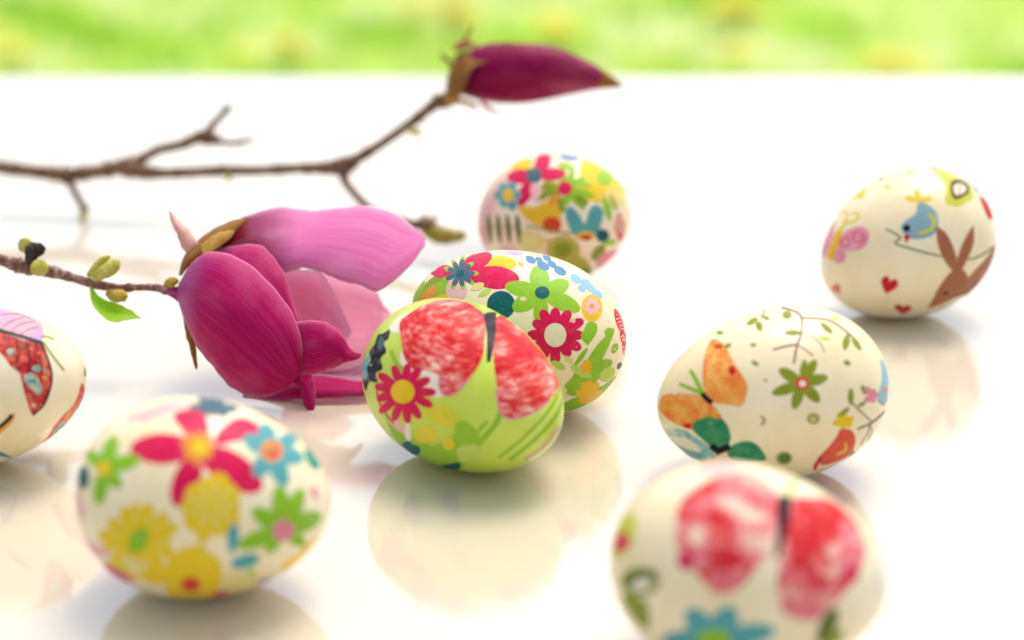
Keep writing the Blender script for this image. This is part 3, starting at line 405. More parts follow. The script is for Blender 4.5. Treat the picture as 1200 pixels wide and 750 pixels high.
EGGS = [
["E1",[-0.13708,0.40906,0.02159],[0.993771,-0.005606,-0.094349,-0.059046],0.0285,0.02056,"cream","cream egg with a red winged butterfly, cut off by the left edge",[["butterfly_motif",None,[0.8404,-0.3543,0.4101],[["pastelwing","P",None,[[220,924],[713,1129],[731,787],[646,372],[389,153],[199,44],[107,197],[-18,440],[-72,586]]],["redwing","P",None,[[-157,602],[-60,393],[57,147],[172,13],[100,-166],[41,-347],[-95,-592],[-268,-745],[-271,-402],[-213,-153],[-246,-30],[-247,163],[-341,362]]],["tealspot","P",None,[[-193,-198],[-105,-195],[-75,-305],[-97,-443],[-182,-441],[-228,-332]]],["slate","L",None,[[-20,431],[-15,449],[15,437],[21,455],[68,447],[76,466],[131,458],[142,478],[192,465],[208,486],[253,463],[274,486],[320,457],[347,481],[388,453],[422,479],[445,453],[488,484]]],["slate","L",None,[[40,319],[45,334],[73,324],[78,340],[122,333],[129,349],[181,342],[191,358],[238,345],[253,362],[295,337],[316,356],[359,324],[386,343],[425,312],[459,333],[481,306],[525,330]]],["slate","L",None,[[95,218],[100,231],[116,219],[122,233],[148,222],[155,236],[186,225],[195,239],[223,225],[235,239],[262,220],[276,234],[306,212],[323,227],[349,205],[369,220],[383,201],[406,217]]],["slate","L",None,[[257,718],[292,754],[299,700],[338,737],[368,680],[416,722],[449,659],[514,708],[514,629],[604,685],[534,569],[629,621],[528,493],[612,533],[520,426],[594,459],[520,385],[591,415]]],["redwing","P",None,[[-218,-218],[-198,-329],[-140,-496],[-121,-622],[-267,-735],[-264,-406]]],["black","L",None,[[0,211],[14,206],[-20,180],[-7,175],[-46,137],[-33,132],[-73,92],[-61,86],[-98,54],[-87,47],[-126,23],[-116,14],[-157,-8],[-148,-18],[-186,-34],[-177,-44],[-205,-53],[-196,-63]]],["black","L",None,[[59,121],[73,118],[38,86],[51,83],[12,38],[25,35],[-14,-12],[-2,-16],[-39,-55],[-29,-61],[-68,-93],[-58,-100],[-100,-129],[-91,-138],[-130,-162],[-121,-171],[-150,-186],[-141,-194]]],["black","L",None,[[121,59],[135,56],[100,23],[114,20],[74,-28],[87,-31],[49,-82],[62,-85],[28,-129],[40,-132],[8,-170],[20,-175],[-13,-212],[-1,-217],[-30,-249],[-19,-254],[-41,-276],[-30,-281]]],["tealspot","P",None,[[-113,84],[-130,71],[-151,68],[-172,76],[-186,93],[-190,115],[-182,135],[-164,148],[-142,151],[-121,142],[-108,125],[-105,103]]],["orangered","P",None,[[-52,-54],[-69,-68],[-91,-72],[-113,-65],[-130,-48],[-135,-27],[-128,-6],[-110,8],[-87,12],[-65,4],[-49,-13],[-45,-34]]],["tealspot","P",None,[[-5,-202],[-19,-216],[-39,-221],[-60,-215],[-76,-201],[-83,-182],[-78,-162],[-64,-149],[-43,-145],[-22,-150],[-7,-165],[-1,-184]]],["orange","P",None,[[11,-317],[3,-326],[-10,-330],[-24,-327],[-35,-318],[-41,-305],[-39,-292],[-31,-283],[-18,-279],[-4,-282],[7,-292],[12,-304]]],["pinkpale","P",None,[[-200,-589],[-207,-602],[-219,-609],[-232,-608],[-244,-599],[-251,-585],[-251,-569],[-244,-557],[-232,-550],[-219,-552],[-207,-560],[-201,-574]]],["olivedark","P",None,[[9,76],[-2,68],[-15,66],[-28,71],[-36,81],[-38,93],[-32,106],[-21,114],[-7,116],[6,111],[14,101],[15,88]]],["orangered","P",None,[[96,-68],[86,-76],[73,-78],[60,-74],[52,-66],[49,-54],[54,-43],[64,-36],[77,-34],[90,-38],[99,-46],[101,-58]]],["black","L",None,[[-152,620],[-87,680],[-136,578],[-73,634],[-114,522],[-53,574],[-88,461],[-30,509],[-62,400],[-6,444],[-34,337],[20,378],[-2,273],[50,310],[30,212],[80,247],[60,158],[109,191],[90,107],[138,138],[122,57],[169,86],[151,15],[198,43],[172,-14],[220,14]]],["olive","L",None,[[227,66],[249,88],[239,63],[261,85],[256,59],[280,81],[273,53],[302,74],[287,45],[321,63],[298,31],[335,47],[309,12],[346,26],[318,-6],[356,8],[325,-18],[363,-5]]],["olive","L",None,[[188,22],[216,24],[179,-8],[206,-6],[168,-49],[194,-47],[160,-95],[185,-93],[156,-140],[180,-137],[157,-188],[180,-185],[163,-242],[186,-238],[173,-291],[196,-287],[182,-326],[205,-322]]],["black","L",None,[[161,14],[183,12],[145,-20],[166,-22],[126,-66],[145,-68],[107,-117],[126,-119],[91,-164],[109,-167],[77,-208],[95,-211],[66,-251],[83,-256],[52,-296],[69,-302],[33,-342],[49,-351],[5,-396],[21,-407],[-29,-458],[-14,-472],[-66,-523],[-50,-539],[-102,-582],[-87,-602],[-143,-629],[-130,-655],[-192,-669],[-181,-698],[-239,-703],[-229,-734],[-273,-729],[-263,-762]]]]],["butterfly_motif",None,[0.8735,-0.0837,-0.4795],[["orangered","P",None,[[47,440],[159,254],[47,102],[-34,-98],[-152,-277],[-148,-360],[-227,-15],[-171,150],[-51,260]]],["tealspot","P",None,[[-163,-81],[-136,50],[-5,13],[-27,-96],[-89,-176]]],["black","L",None,[[102,283],[126,268],[108,242],[144,222],[88,198],[122,179],[81,142],[136,110],[60,95],[35,107],[16,64],[48,41],[19,0],[-6,11],[49,-86],[1,-59],[-19,-106],[-47,-92],[-67,-143],[-19,-181],[-33,-245],[-77,-215],[-93,-271],[-124,-250],[-139,-287],[-90,-328]]]]],["butterfly_motif",None,[0.6012,-0.7702,-0.2129],[["orange","P",None,[[-125,-25],[-74,-69],[34,41],[116,91],[89,6],[-20,-99],[-155,-183]]],["black","L",None,[[-77,-78],[-94,-31],[-58,-65],[-75,-19],[-31,-47],[-48,-2],[-2,-28],[-19,16],[24,-10],[5,32],[45,7],[25,47],[65,24],[44,63],[82,38],[60,77],[93,48],[72,87]]]]],["flower_motif",None,[0.2531,-0.4303,-0.8665],[["tealgreen","P",None,[[-85,375],[36,273],[157,-141],[95,-37],[-64,-192],[-121,-76]]],["cream","P",None,[[-94,262],[27,155],[95,-35],[54,-36],[-116,-132]]]]],["petal_motif",None,[0.9964,0.0805,-0.0254],[["olive","P",None,[[21,43],[22,33],[-27,28],[-53,13],[-61,-7],[-57,-23],[-42,-33],[-20,-38],[18,-38],[8,-14],[39,0],[54,19],[44,35]]]]]]],
["E2",[-0.06789,0.34267,0.0222],[-0.998706,-0.000479,-0.00958,0.049935],0.02807,0.02211,"cream","cream egg with a crimson five petal flower and yellow blooms, in front of the blossom",[["petal_wash",None,[-0.3181,-0.1337,0.9386],[["pinkpale","P",None,[[49,-366],[-95,-129],[-196,140],[-212,265],[-3,107],[143,-119]]]]],["flower_motif",None,[0.1241,0.0193,0.9921],[["slate","P",None,[[1,9],[-30,-29],[-49,-94],[-38,-155],[4,-201],[49,-225],[91,-225],[127,-205],[152,-162],[160,-103],[135,-45],[84,0],[34,18]]],["slate","P",None,[[2,14],[-67,-12],[-190,-72],[-292,-138],[-317,-190],[-326,-227],[-316,-244],[-236,-226],[-108,-175],[-15,-121],[33,-65],[46,-14],[32,13]]],["slate","P",None,[[10,19],[-46,19],[-155,0],[-346,-50],[-389,-81],[-406,-108],[-362,-118],[-342,-130],[-305,-133],[-137,-92],[-45,-56],[9,-18],[25,8]]],["slate","P",None,[[26,22],[12,44],[-43,67],[-136,75],[-308,53],[-386,37],[-312,37],[-354,10],[-367,-19],[-341,-45],[-185,-32],[-55,-11],[9,6]]],["slate","P",None,[[34,18],[59,55],[66,114],[40,172],[-18,214],[-88,235],[-154,231],[-212,209],[-241,165],[-223,109],[-148,61],[-60,24],[1,9]]],["slate","P",None,[[33,15],[81,36],[129,74],[152,115],[146,150],[124,172],[92,178],[53,170],[8,145],[-35,107],[-49,66],[-30,30],[1,13]]],["slate","P",None,[[15,6],[31,-11],[67,-24],[108,-23],[147,-9],[173,9],[183,29],[182,47],[165,63],[133,71],[92,64],[48,43],[20,21]]],["slate","P",None,[[3,7],[-7,-21],[9,-59],[51,-87],[110,-101],[159,-104],[193,-94],[215,-75],[217,-46],[199,-12],[153,13],[86,24],[31,20]]]]],["flower_motif",None,[0.1389,-0.5815,0.8016],[["crimson","P",None,[[2,40],[-77,112],[-234,191],[-417,236],[-594,229],[-717,189],[-749,116],[-704,29],[-577,-59],[-404,-123],[-227,-126],[-75,-77],[3,-14]]],["crimson","P",None,[[-12,-12],[23,-125],[129,-279],[287,-406],[477,-476],[633,-487],[709,-436],[710,-343],[623,-215],[477,-80],[300,10],[124,49],[17,38]]],["crimson","P",None,[[-16,6],[-89,-42],[-185,-151],[-263,-288],[-304,-437],[-309,-554],[-273,-612],[-207,-612],[-115,-540],[-24,-414],[28,-261],[40,-107],[21,-13]]],["crimson","P",None,[[-286,490],[-160,626],[41,523],[97,217],[55,100],[-92,121],[-161,243]]],["crimson","P",None,[[144,102],[245,309],[498,553],[722,479],[637,202],[365,110],[204,51]]],["orange","P",None,[[2,19],[19,8],[50,-7],[84,-18],[114,-16],[134,0],[139,23],[134,47],[115,63],[84,64],[50,52],[19,38],[2,27]]],["orange","P",None,[[1,20],[10,-1],[31,-35],[56,-68],[84,-88],[110,-89],[126,-74],[132,-52],[123,-26],[96,-3],[60,12],[24,23],[4,26]]],["orange","P",None,[[0,21],[0,0],[6,-38],[15,-76],[32,-103],[54,-113],[74,-107],[87,-90],[89,-64],[75,-35],[49,-8],[22,15],[5,25]]],["orange","P",None,[[-1,24],[-12,0],[-30,-44],[-45,-92],[-49,-136],[-38,-165],[-20,-177],[1,-172],[18,-147],[24,-104],[20,-52],[12,-4],[6,23]]],["orange","P",None,[[0,26],[-21,17],[-59,-3],[-98,-27],[-126,-57],[-134,-87],[-126,-108],[-108,-119],[-80,-113],[-50,-86],[-25,-46],[-4,-4],[5,20]]],["orange","P",None,[[1,27],[-19,31],[-57,33],[-96,32],[-128,20],[-145,-2],[-144,-25],[-132,-45],[-107,-53],[-75,-45],[-41,-22],[-11,3],[4,19]]],["orange","P",None,[[3,27],[-16,44],[-54,73],[-96,100],[-136,114],[-165,107],[-176,87],[-174,62],[-152,37],[-113,21],[-66,16],[-22,16],[2,19]]],["orange","P",None,[[5,26],[-3,52],[-21,99],[-44,149],[-73,187],[-101,201],[-120,191],[-129,167],[-122,131],[-95,92],[-58,59],[-21,32],[0,20]]],["orange","P",None,[[6,24],[12,46],[19,90],[23,139],[17,182],[-1,209],[-21,213],[-40,201],[-50,170],[-46,127],[-30,82],[-13,42],[-1,23]]],["orange","P",None,[[6,21],[23,38],[51,72],[79,114],[95,159],[93,196],[79,217],[57,220],[34,198],[16,154],[6,100],[0,51],[-1,25]]],["orange","P",None,[[5,20],[25,25],[62,39],[101,59],[129,88],[139,119],[132,145],[115,159],[88,155],[58,128],[32,87],[10,49],[0,26]]],["yellow","P","flower_center",[[78,23],[68,-21],[40,-53],[3,-63],[-35,-51],[-63,-18],[-73,26],[-63,70],[-36,103],[2,115],[40,102],[68,68]]]]],["flower_motif",None,[0.7277,-0.2561,0.6363],[["teal","P",None,[[7,11],[36,58],[54,135],[40,209],[-10,265],[-67,293],[-118,288],[-158,258],[-182,201],[-181,127],[-143,61],[-80,14],[-25,-1]]],["teal","P",None,[[6,1],[68,22],[161,74],[251,143],[308,218],[315,274],[264,296],[184,289],[91,252],[7,192],[-37,120],[-43,50],[-25,9]]],["teal","P",None,[[-12,-6],[30,-34],[121,-58],[248,-64],[433,-50],[606,-24],[584,8],[550,38],[641,72],[330,81],[167,71],[49,44],[-7,16]]],["teal","P",None,[[-24,-4],[-32,-52],[-11,-120],[42,-176],[119,-210],[195,-222],[253,-212],[292,-184],[291,-135],[250,-73],[167,-22],[71,9],[5,14]]],["teal","P",None,[[-25,8],[-82,-24],[-145,-94],[-177,-175],[-173,-252],[-150,-304],[-116,-322],[-78,-313],[-35,-270],[7,-203],[29,-123],[27,-44],[7,2]]],["teal","P",None,[[-13,17],[-64,35],[-151,40],[-234,20],[-298,-22],[-331,-67],[-330,-103],[-305,-130],[-251,-140],[-178,-133],[-103,-99],[-38,-49],[-6,-7]]],["orange","P","flower_center",[[98,-46],[36,-79],[-31,-89],[-89,-73],[-125,-35],[-129,17],[-99,67],[-39,102],[36,112],[104,95],[143,54],[139,2]]],["rose","P","flower_center",[[68,-31],[27,-53],[-18,-60],[-57,-49],[-81,-23],[-83,11],[-62,45],[-22,68],[27,74],[70,62],[95,36],[94,1]]],["green","P","flower_center",[[31,12],[14,3],[-6,0],[-22,5],[-32,16],[-33,30],[-23,44],[-6,54],[14,56],[32,51],[42,40],[42,26]]]]],["leaf_motif",None,[0.9119,0.1311,0.3889],[["tealgreen","P",None,[[111,96],[62,86],[-97,86],[-171,48],[-189,-3],[-174,-46],[-131,-73],[-58,-93],[47,-100],[47,-43],[130,-11],[71,72],[90,100]]]]],["flower_motif",None,[-0.6533,-0.5646,0.5043],[["green","P",None,[[-25,-20],[2,21],[10,91],[-16,162],[-79,219],[-148,251],[-207,252],[-247,231],[-255,182],[-234,116],[-177,52],[-108,-2],[-56,-26]]],["green","P",None,[[-29,-29],[38,-16],[132,25],[209,84],[254,154],[267,210],[248,240],[208,246],[144,222],[68,172],[4,103],[-41,30],[-52,-16]]],["green","P",None,[[-45,-32],[-19,-60],[38,-92],[105,-111],[170,-112],[217,-100],[239,-79],[240,-53],[212,-22],[158,6],[87,14],[11,4],[-36,-14]]],["green","P",None,[[-54,-28],[-71,-71],[-73,-144],[-55,-218],[-16,-277],[24,-312],[63,-314],[97,-290],[119,-236],[120,-163],[86,-92],[26,-38],[-26,-18]]],["green","P",None,[[-36,-14],[-61,12],[-126,38],[-218,48],[-334,34],[-465,4],[-609,-41],[-607,-67],[-430,-65],[-297,-70],[-183,-65],[-92,-50],[-45,-32]]],["yellow","P","flower_center",[[37,13],[49,-17],[37,-48],[3,-72],[-44,-84],[-93,-80],[-129,-61],[-143,-32],[-128,-1],[-91,25],[-43,38],[4,33]]]]],["leaf_motif",None,[-0.8588,-0.4044,0.3146],[["tealdark","P",None,[[91,46],[117,5],[110,-37],[72,-69],[11,-85],[-68,-84],[-157,-73],[-229,-52],[-190,3],[-114,52],[-34,76],[38,73]]]]],["flower_motif",None,[-0.3485,-0.9373,-0.0019],[["yellow","P",None,[[2,-6],[38,-19],[108,-36],[185,-50],[256,-43],[305,-11],[320,31],[308,71],[262,96],[192,92],[113,64],[41,30],[2,7]]],["yellow","P",None,[[-1,-6],[32,-36],[98,-87],[172,-143],[248,-176],[312,-171],[345,-135],[349,-86],[311,-34],[234,0],[140,12],[52,13],[5,7]]],["yellow","P",None,[[-3,-5],[6,-47],[27,-127],[52,-216],[88,-288],[135,-314],[179,-294],[208,-245],[208,-176],[170,-106],[108,-51],[44,-10],[7,6]]],["yellow","P",None,[[-4,-3],[-10,-52],[-18,-148],[-29,-263],[-28,-370],[-1,-431],[43,-428],[89,-380],[118,-292],[112,-191],[78,-101],[36,-29],[8,4]]],["yellow","P",None,[[-4,0],[-30,-51],[-79,-155],[-142,-288],[-206,-438],[-241,-564],[-212,-596],[-137,-540],[-53,-419],[0,-279],[17,-151],[16,-49],[8,1]]],["yellow","P",None,[[-4,3],[-43,-38],[-118,-124],[-212,-237],[-313,-376],[-396,-519],[-401,-585],[-319,-546],[-197,-428],[-99,-289],[-39,-160],[-3,-55],[8,-2]]],["yellow","P",None,[[-2,5],[-50,-22],[-140,-83],[-250,-168],[-367,-280],[-471,-407],[-507,-491],[-443,-483],[-306,-389],[-179,-267],[-86,-150],[-21,-54],[6,-4]]],["yellow","P",None,[[1,7],[-46,7],[-137,-4],[-243,-28],[-347,-77],[-429,-144],[-462,-202],[-442,-235],[-356,-221],[-238,-167],[-128,-99],[-40,-39],[3,-6]]],["yellow","P",None,[[4,7],[-40,26],[-128,49],[-232,61],[-338,47],[-423,6],[-464,-41],[-457,-81],[-386,-96],[-271,-81],[-152,-51],[-51,-23],[0,-6]]],["yellow","P",None,[[6,7],[-18,43],[-73,100],[-142,152],[-218,178],[-284,170],[-321,139],[-330,99],[-295,57],[-221,28],[-130,11],[-47,-2],[-2,-6]]],["yellow","P",None,[[8,4],[7,52],[-8,134],[-36,217],[-82,279],[-134,302],[-175,290],[-199,256],[-192,201],[-152,138],[-93,78],[-36,24],[-4,-3]]],["yellow","P",None,[[9,2],[22,52],[36,141],[38,236],[17,315],[-23,358],[-64,360],[-96,333],[-108,275],[-91,198],[-57,115],[-24,39],[-5,-1]]],["yellow","P",None,[[8,0],[39,44],[86,130],[127,224],[141,312],[124,372],[88,392],[48,378],[14,325],[-2,239],[-4,142],[-5,51],[-4,1]]],["yellow","P",None,[[6,-4],[52,24],[133,81],[216,147],[277,220],[297,284],[280,323],[239,333],[180,302],[121,231],[68,141],[21,54],[-2,5]]],["yellow","P",None,[[4,-6],[56,4],[152,27],[257,58],[346,102],[396,156],[399,202],[367,230],[297,226],[209,182],[120,115],[41,47],[0,7]]],["yellow","P",None,[[156,19],[129,-67],[64,-138],[-19,-173],[-97,-162],[-146,-109],[-158,-29],[-131,55],[-74,122],[3,157],[80,148],[137,98]]],["straw","P",None,[[179,20],[187,18],[202,15],[219,13],[234,15],[244,20],[247,27],[244,33],[235,37],[220,36],[203,32],[188,26],[179,23]]],["straw","P",None,[[148,-80],[157,-90],[175,-107],[196,-126],[216,-139],[232,-144],[239,-141],[239,-132],[229,-118],[209,-104],[184,-92],[161,-82],[149,-78]]],["straw","P",None,[[49,-177],[48,-190],[48,-216],[48,-244],[52,-268],[58,-281],[65,-282],[71,-273],[73,-255],[71,-231],[64,-207],[56,-186],[51,-176]]],["straw","P",None,[[-55,-205],[-63,-221],[-78,-252],[-95,-287],[-108,-320],[-113,-343],[-110,-349],[-100,-342],[-86,-320],[-73,-287],[-62,-252],[-55,-221],[-53,-205]]],["straw","P",None,[[-142,-172],[-158,-187],[-190,-219],[-228,-257],[-264,-297],[-287,-327],[-291,-339],[-279,-335],[-251,-310],[-215,-271],[-180,-228],[-153,-192],[-140,-173]]],["straw","P",None,[[-183,-91],[-197,-96],[-226,-107],[-259,-122],[-289,-138],[-308,-154],[-314,-163],[-307,-166],[-287,-159],[-256,-143],[-224,-122],[-196,-103],[-182,-93]]],["straw","P",None,[[-167,32],[-178,36],[-201,42],[-227,48],[-252,49],[-269,46],[-277,40],[-275,34],[-260,28],[-236,26],[-207,27],[-182,28],[-168,30]]],["straw","P",None,[[-117,112],[-124,122],[-138,138],[-156,155],[-174,167],[-188,172],[-196,169],[-197,162],[-188,151],[-171,138],[-149,126],[-129,115],[-118,111]]],["straw","P",None,[[-28,172],[-27,183],[-29,202],[-32,223],[-37,241],[-45,251],[-51,252],[-56,246],[-57,234],[-52,216],[-43,197],[-35,180],[-30,172]]],["straw","P",None,[[80,175],[87,186],[99,207],[111,230],[118,252],[119,267],[115,272],[108,270],[99,257],[91,236],[85,211],[80,188],[78,176]]],["straw","P",None,[[144,132],[153,136],[170,147],[187,159],[201,172],[207,184],[205,190],[199,192],[188,187],[174,175],[160,158],[149,142],[143,133]]],["green","P","flower_center",[[-71,-141],[-19,-119],[45,-66],[87,-1],[99,65],[89,114],[63,137],[26,138],[-19,113],[-66,62],[-95,-7],[-104,-82],[-95,-130]]]]],["flower_motif",None,[0.3252,-0.8794,0.3476],[["yellow","P",None,[[6,-7],[35,-36],[93,-79],[157,-115],[216,-117],[256,-80],[271,-23],[264,36],[230,81],[172,90],[103,68],[40,37],[7,13]]],["yellow","P",None,[[0,-4],[7,-49],[30,-127],[65,-206],[118,-257],[179,-261],[228,-227],[258,-176],[254,-113],[207,-60],[132,-23],[58,2],[14,10]]],["yellow","P",None,[[-3,1],[-20,-39],[-38,-113],[-47,-194],[-27,-261],[24,-295],[84,-292],[137,-264],[164,-210],[149,-143],[102,-78],[50,-22],[16,6]]],["yellow","P",None,[[-2,8],[-41,-10],[-103,-50],[-161,-102],[-188,-163],[-170,-222],[-123,-262],[-66,-280],[-10,-260],[21,-201],[27,-121],[24,-44],[16,-2]]],["yellow","P",None,[[1,12],[-45,14],[-125,6],[-209,-13],[-268,-56],[-285,-119],[-265,-178],[-222,-222],[-160,-231],[-97,-192],[-45,-120],[-5,-48],[12,-5]]],["yellow","P",None,[[7,13],[-26,43],[-91,86],[-164,122],[-232,125],[-278,86],[-294,29],[-286,-32],[-246,-77],[-178,-86],[-101,-62],[-31,-30],[6,-7]]],["yellow","P",None,[[13,11],[3,54],[-25,127],[-63,199],[-117,242],[-177,239],[-224,202],[-251,149],[-244,88],[-195,42],[-119,15],[-43,-1],[0,-5]]],["yellow","P",None,[[16,6],[33,45],[52,118],[63,196],[44,260],[-7,292],[-67,289],[-120,263],[-150,211],[-136,146],[-89,83],[-37,28],[-3,1]]],["yellow","P",None,[[16,0],[54,29],[113,89],[169,160],[193,234],[172,298],[122,333],[60,340],[4,305],[-25,231],[-25,139],[-15,53],[-3,7]]],["yellow","P",None,[[12,-5],[56,-9],[133,-4],[211,11],[266,49],[281,107],[262,163],[221,207],[162,220],[102,187],[54,121],[16,53],[1,12]]],["yellow","P",None,[[169,2],[142,-77],[79,-133],[-3,-148],[-83,-118],[-138,-52],[-154,32],[-127,113],[-63,168],[21,182],[100,152],[154,86]]],["yellow","P",None,[[-53,-78],[-88,-101],[-131,-157],[-159,-228],[-163,-301],[-153,-355],[-130,-378],[-99,-374],[-62,-336],[-27,-273],[-12,-197],[-17,-125],[-32,-84]]],["straw","P",None,[[48,13],[70,7],[113,-2],[161,-10],[203,-14],[231,-11],[239,-5],[232,3],[205,11],[163,16],[115,17],[71,17],[48,15]]],["straw","P",None,[[36,-12],[50,-29],[77,-62],[108,-97],[138,-126],[161,-141],[172,-141],[171,-130],[155,-107],[126,-78],[90,-48],[56,-23],[38,-10]]],["straw","P",None,[[11,-23],[10,-47],[10,-94],[12,-146],[18,-192],[26,-222],[35,-230],[41,-220],[43,-190],[38,-143],[29,-92],[19,-47],[13,-23]]],["straw","P",None,[[-16,-15],[-31,-32],[-58,-65],[-87,-103],[-110,-139],[-120,-165],[-118,-177],[-108,-174],[-89,-154],[-65,-118],[-43,-76],[-23,-37],[-14,-17]]],["straw","P",None,[[-31,8],[-54,6],[-96,-1],[-143,-11],[-183,-23],[-207,-35],[-213,-45],[-203,-50],[-176,-47],[-135,-36],[-91,-20],[-51,-4],[-31,6]]],["straw","P",None,[[-29,35],[-50,48],[-92,71],[-138,96],[-181,114],[-211,121],[-221,117],[-216,107],[-191,90],[-148,71],[-99,54],[-54,39],[-30,33]]],["straw","P",None,[[-11,54],[-19,74],[-35,113],[-54,154],[-74,189],[-91,210],[-102,213],[-104,202],[-96,177],[-77,141],[-51,104],[-27,70],[-14,53]]],["straw","P",None,[[19,57],[28,77],[43,117],[58,162],[69,203],[71,231],[66,241],[56,235],[44,210],[33,169],[25,123],[19,80],[16,57]]],["straw","P",None,[[40,41],[60,52],[98,75],[138,101],[172,127],[192,148],[194,159],[183,160],[157,148],[123,122],[86,90],[55,60],[39,43]]]]],["flower_motif",None,[0.8316,-0.5523,0.0579],[["green","P",None,[[21,-44],[53,-1],[89,84],[112,178],[115,268],[102,333],[73,360],[32,354],[-16,304],[-56,220],[-64,118],[-39,18],[-6,-39]]],["green","P",None,[[18,-50],[68,-32],[142,18],[211,84],[263,154],[290,210],[281,243],[241,256],[171,238],[89,191],[27,115],[-4,27],[-3,-33]]],["green","P",None,[[12,-57],[68,-92],[168,-125],[277,-139],[375,-127],[437,-102],[437,-61],[393,-15],[310,29],[209,56],[113,50],[36,14],[3,-26]]],["green","P",None,[[15,-32],[5,23],[-31,103],[-85,173],[-151,220],[-208,239],[-244,228],[-259,193],[-245,133],[-201,59],[-132,-2],[-53,-42],[0,-51]]],["green","P",None,[[4,-28],[-55,0],[-161,18],[-273,8],[-371,-34],[-432,-85],[-441,-130],[-409,-165],[-329,-180],[-221,-176],[-115,-143],[-29,-95],[11,-55]]],["green","P",None,[[2,-48],[12,-90],[50,-158],[111,-223],[186,-275],[248,-305],[275,-298],[269,-261],[229,-199],[175,-130],[113,-76],[52,-43],[13,-35]]],["green","P",None,[[1,-34],[-36,-36],[-89,-61],[-133,-106],[-155,-165],[-158,-216],[-143,-248],[-116,-260],[-77,-246],[-35,-208],[-4,-151],[13,-89],[14,-49]]],["pink","P","flower_center",[[110,-79],[98,-128],[62,-158],[9,-157],[-44,-128],[-81,-77],[-93,-20],[-75,28],[-34,55],[17,53],[64,25],[98,-23]]]]],["leaf_motif",None,[0.5671,-0.8088,-0.1557],[["teal","P",None,[[-125,285],[-46,339],[-21,187],[-86,10],[-130,136]]],["teal","P",None,[[172,-70],[167,-117],[128,-158],[65,-183],[-6,-184],[-64,-161],[-93,-120],[-86,-72],[-44,-30],[19,-7],[87,-7],[143,-30]]]]],["flower_motif",None,[0.1171,-0.8993,-0.4214],[["yellow","P",None,[[5,-13],[32,-70],[87,-165],[151,-268],[217,-280],[266,-173],[288,-42],[286,72],[253,151],[191,167],[116,129],[46,72],[9,26]]],["yellow","P",None,[[-3,-6],[-10,-87],[-15,-260],[-24,-556],[29,-572],[98,-567],[164,-555],[219,-379],[236,-193],[202,-82],[133,-21],[61,14],[16,20]]],["yellow","P",None,[[-5,4],[-37,-67],[-89,-235],[-165,-564],[-142,-602],[-80,-614],[2,-536],[63,-591],[110,-572],[116,-438],[89,-186],[49,-48],[18,9]]],["yellow","P",None,[[-3,17],[-49,-9],[-129,-80],[-213,-194],[-286,-402],[-312,-638],[-220,-565],[-140,-534],[-96,-647],[-55,-616],[-3,-278],[16,-87],[16,-3]]],["yellow","P",None,[[5,25],[-36,54],[-113,81],[-195,87],[-262,39],[-300,-67],[-314,-211],[-319,-398],[-301,-580],[-188,-415],[-92,-218],[-23,-83],[9,-12]]],["yellow","P",None,[[12,25],[-6,89],[-50,181],[-107,258],[-174,279],[-233,233],[-272,148],[-291,45],[-276,-51],[-217,-91],[-130,-71],[-46,-39],[1,-11]]],["yellow","P",None,[[18,16],[32,89],[42,207],[39,319],[3,394],[-62,412],[-130,381],[-184,319],[-205,236],[-177,154],[-114,85],[-47,25],[-4,-2]]],["yellow","P",None,[[18,4],[58,55],[120,151],[174,251],[189,346],[153,418],[87,450],[14,448],[-44,397],[-63,305],[-47,192],[-23,78],[-5,10]]],["yellow","P",None,[[12,-9],[58,-18],[139,-15],[223,2],[280,62],[295,156],[273,246],[228,314],[164,337],[103,293],[55,199],[17,93],[1,23]]],["yellow","P",None,[[184,-6],[145,-173],[61,-337],[-44,-414],[-124,-316],[-166,-148],[-170,15],[-134,151],[-63,242],[29,271],[117,234],[174,135]]],["redorange","P","flower_center",[[60,-105],[40,-179],[-3,-239],[-54,-261],[-99,-234],[-126,-171],[-129,-97],[-108,-31],[-69,13],[-21,28],[25,10],[54,-38]]]]],["petal_motif",None,[0.9087,-0.2286,-0.3492],[["yellow","P",None,[[-266,-60],[-139,63],[2,150],[191,137],[77,71],[12,-80],[-32,-237]]]]],["petal_motif",None,[0.3783,-0.4642,-0.8009],[["crimson","P",None,[[-220,-35],[-163,-44],[-86,17],[-1,66],[100,42],[138,100],[146,138],[171,60],[114,73],[-28,203],[-140,205],[-224,140],[-250,54]]]]],["petal_motif",None,[-0.6611,-0.6871,-0.3013],[["pinkpale","P",None,[[-389,70],[-110,143],[84,130],[-16,32],[-304,-38]]],["pinkdeep","P",None,[[-92,-53],[96,-102],[185,-223],[27,-269],[-171,-233]]]]],["petal_motif",None,[-0.349,-0.885,-0.3083],[["straw","P",None,[[-175,119],[35,88],[158,-21],[50,-164],[-114,-98]]]]],["leaf_motif",None,[0.6125,-0.6576,-0.4386],[["limepale","P",None,[[-64,104],[-63,69],[-47,10],[-17,-53],[23,-106],[57,-138],[75,-137],[77,-109],[64,-54],[40,9],[7,63],[-30,100],[-54,113]]]]],["petal_motif",None,[0.959,-0.1965,0.2043],[["pink","P",None,[[-16,58],[-28,45],[-36,20],[-32,-8],[-17,-33],[0,-50],[17,-56],[30,-52],[38,-37],[40,-13],[30,16],[12,43],[-5,57]]]]],["petal_motif",None,[-0.8703,-0.4794,0.1133],[["pinkpale","P",None,[[-103,121],[98,-31],[-4,-130],[-102,-13]]]]],["petal_motif",None,[0.6392,-0.3518,-0.6838],[["purple","P",None,[[-115,0],[-74,-23],[-62,17],[-34,45],[-7,71],[36,60],[40,73],[17,98],[-24,118],[-92,149],[-137,136],[-157,93],[-149,45]]]]],["petal_motif",None,[0.1815,-0.8857,-0.4273],[["yellow","P",None,[[-593,87],[-342,184],[-396,-122],[-620,-144]]],["straw","P",None,[[224,33],[485,-24],[696,-499],[376,-641],[214,-201]]]]]]],
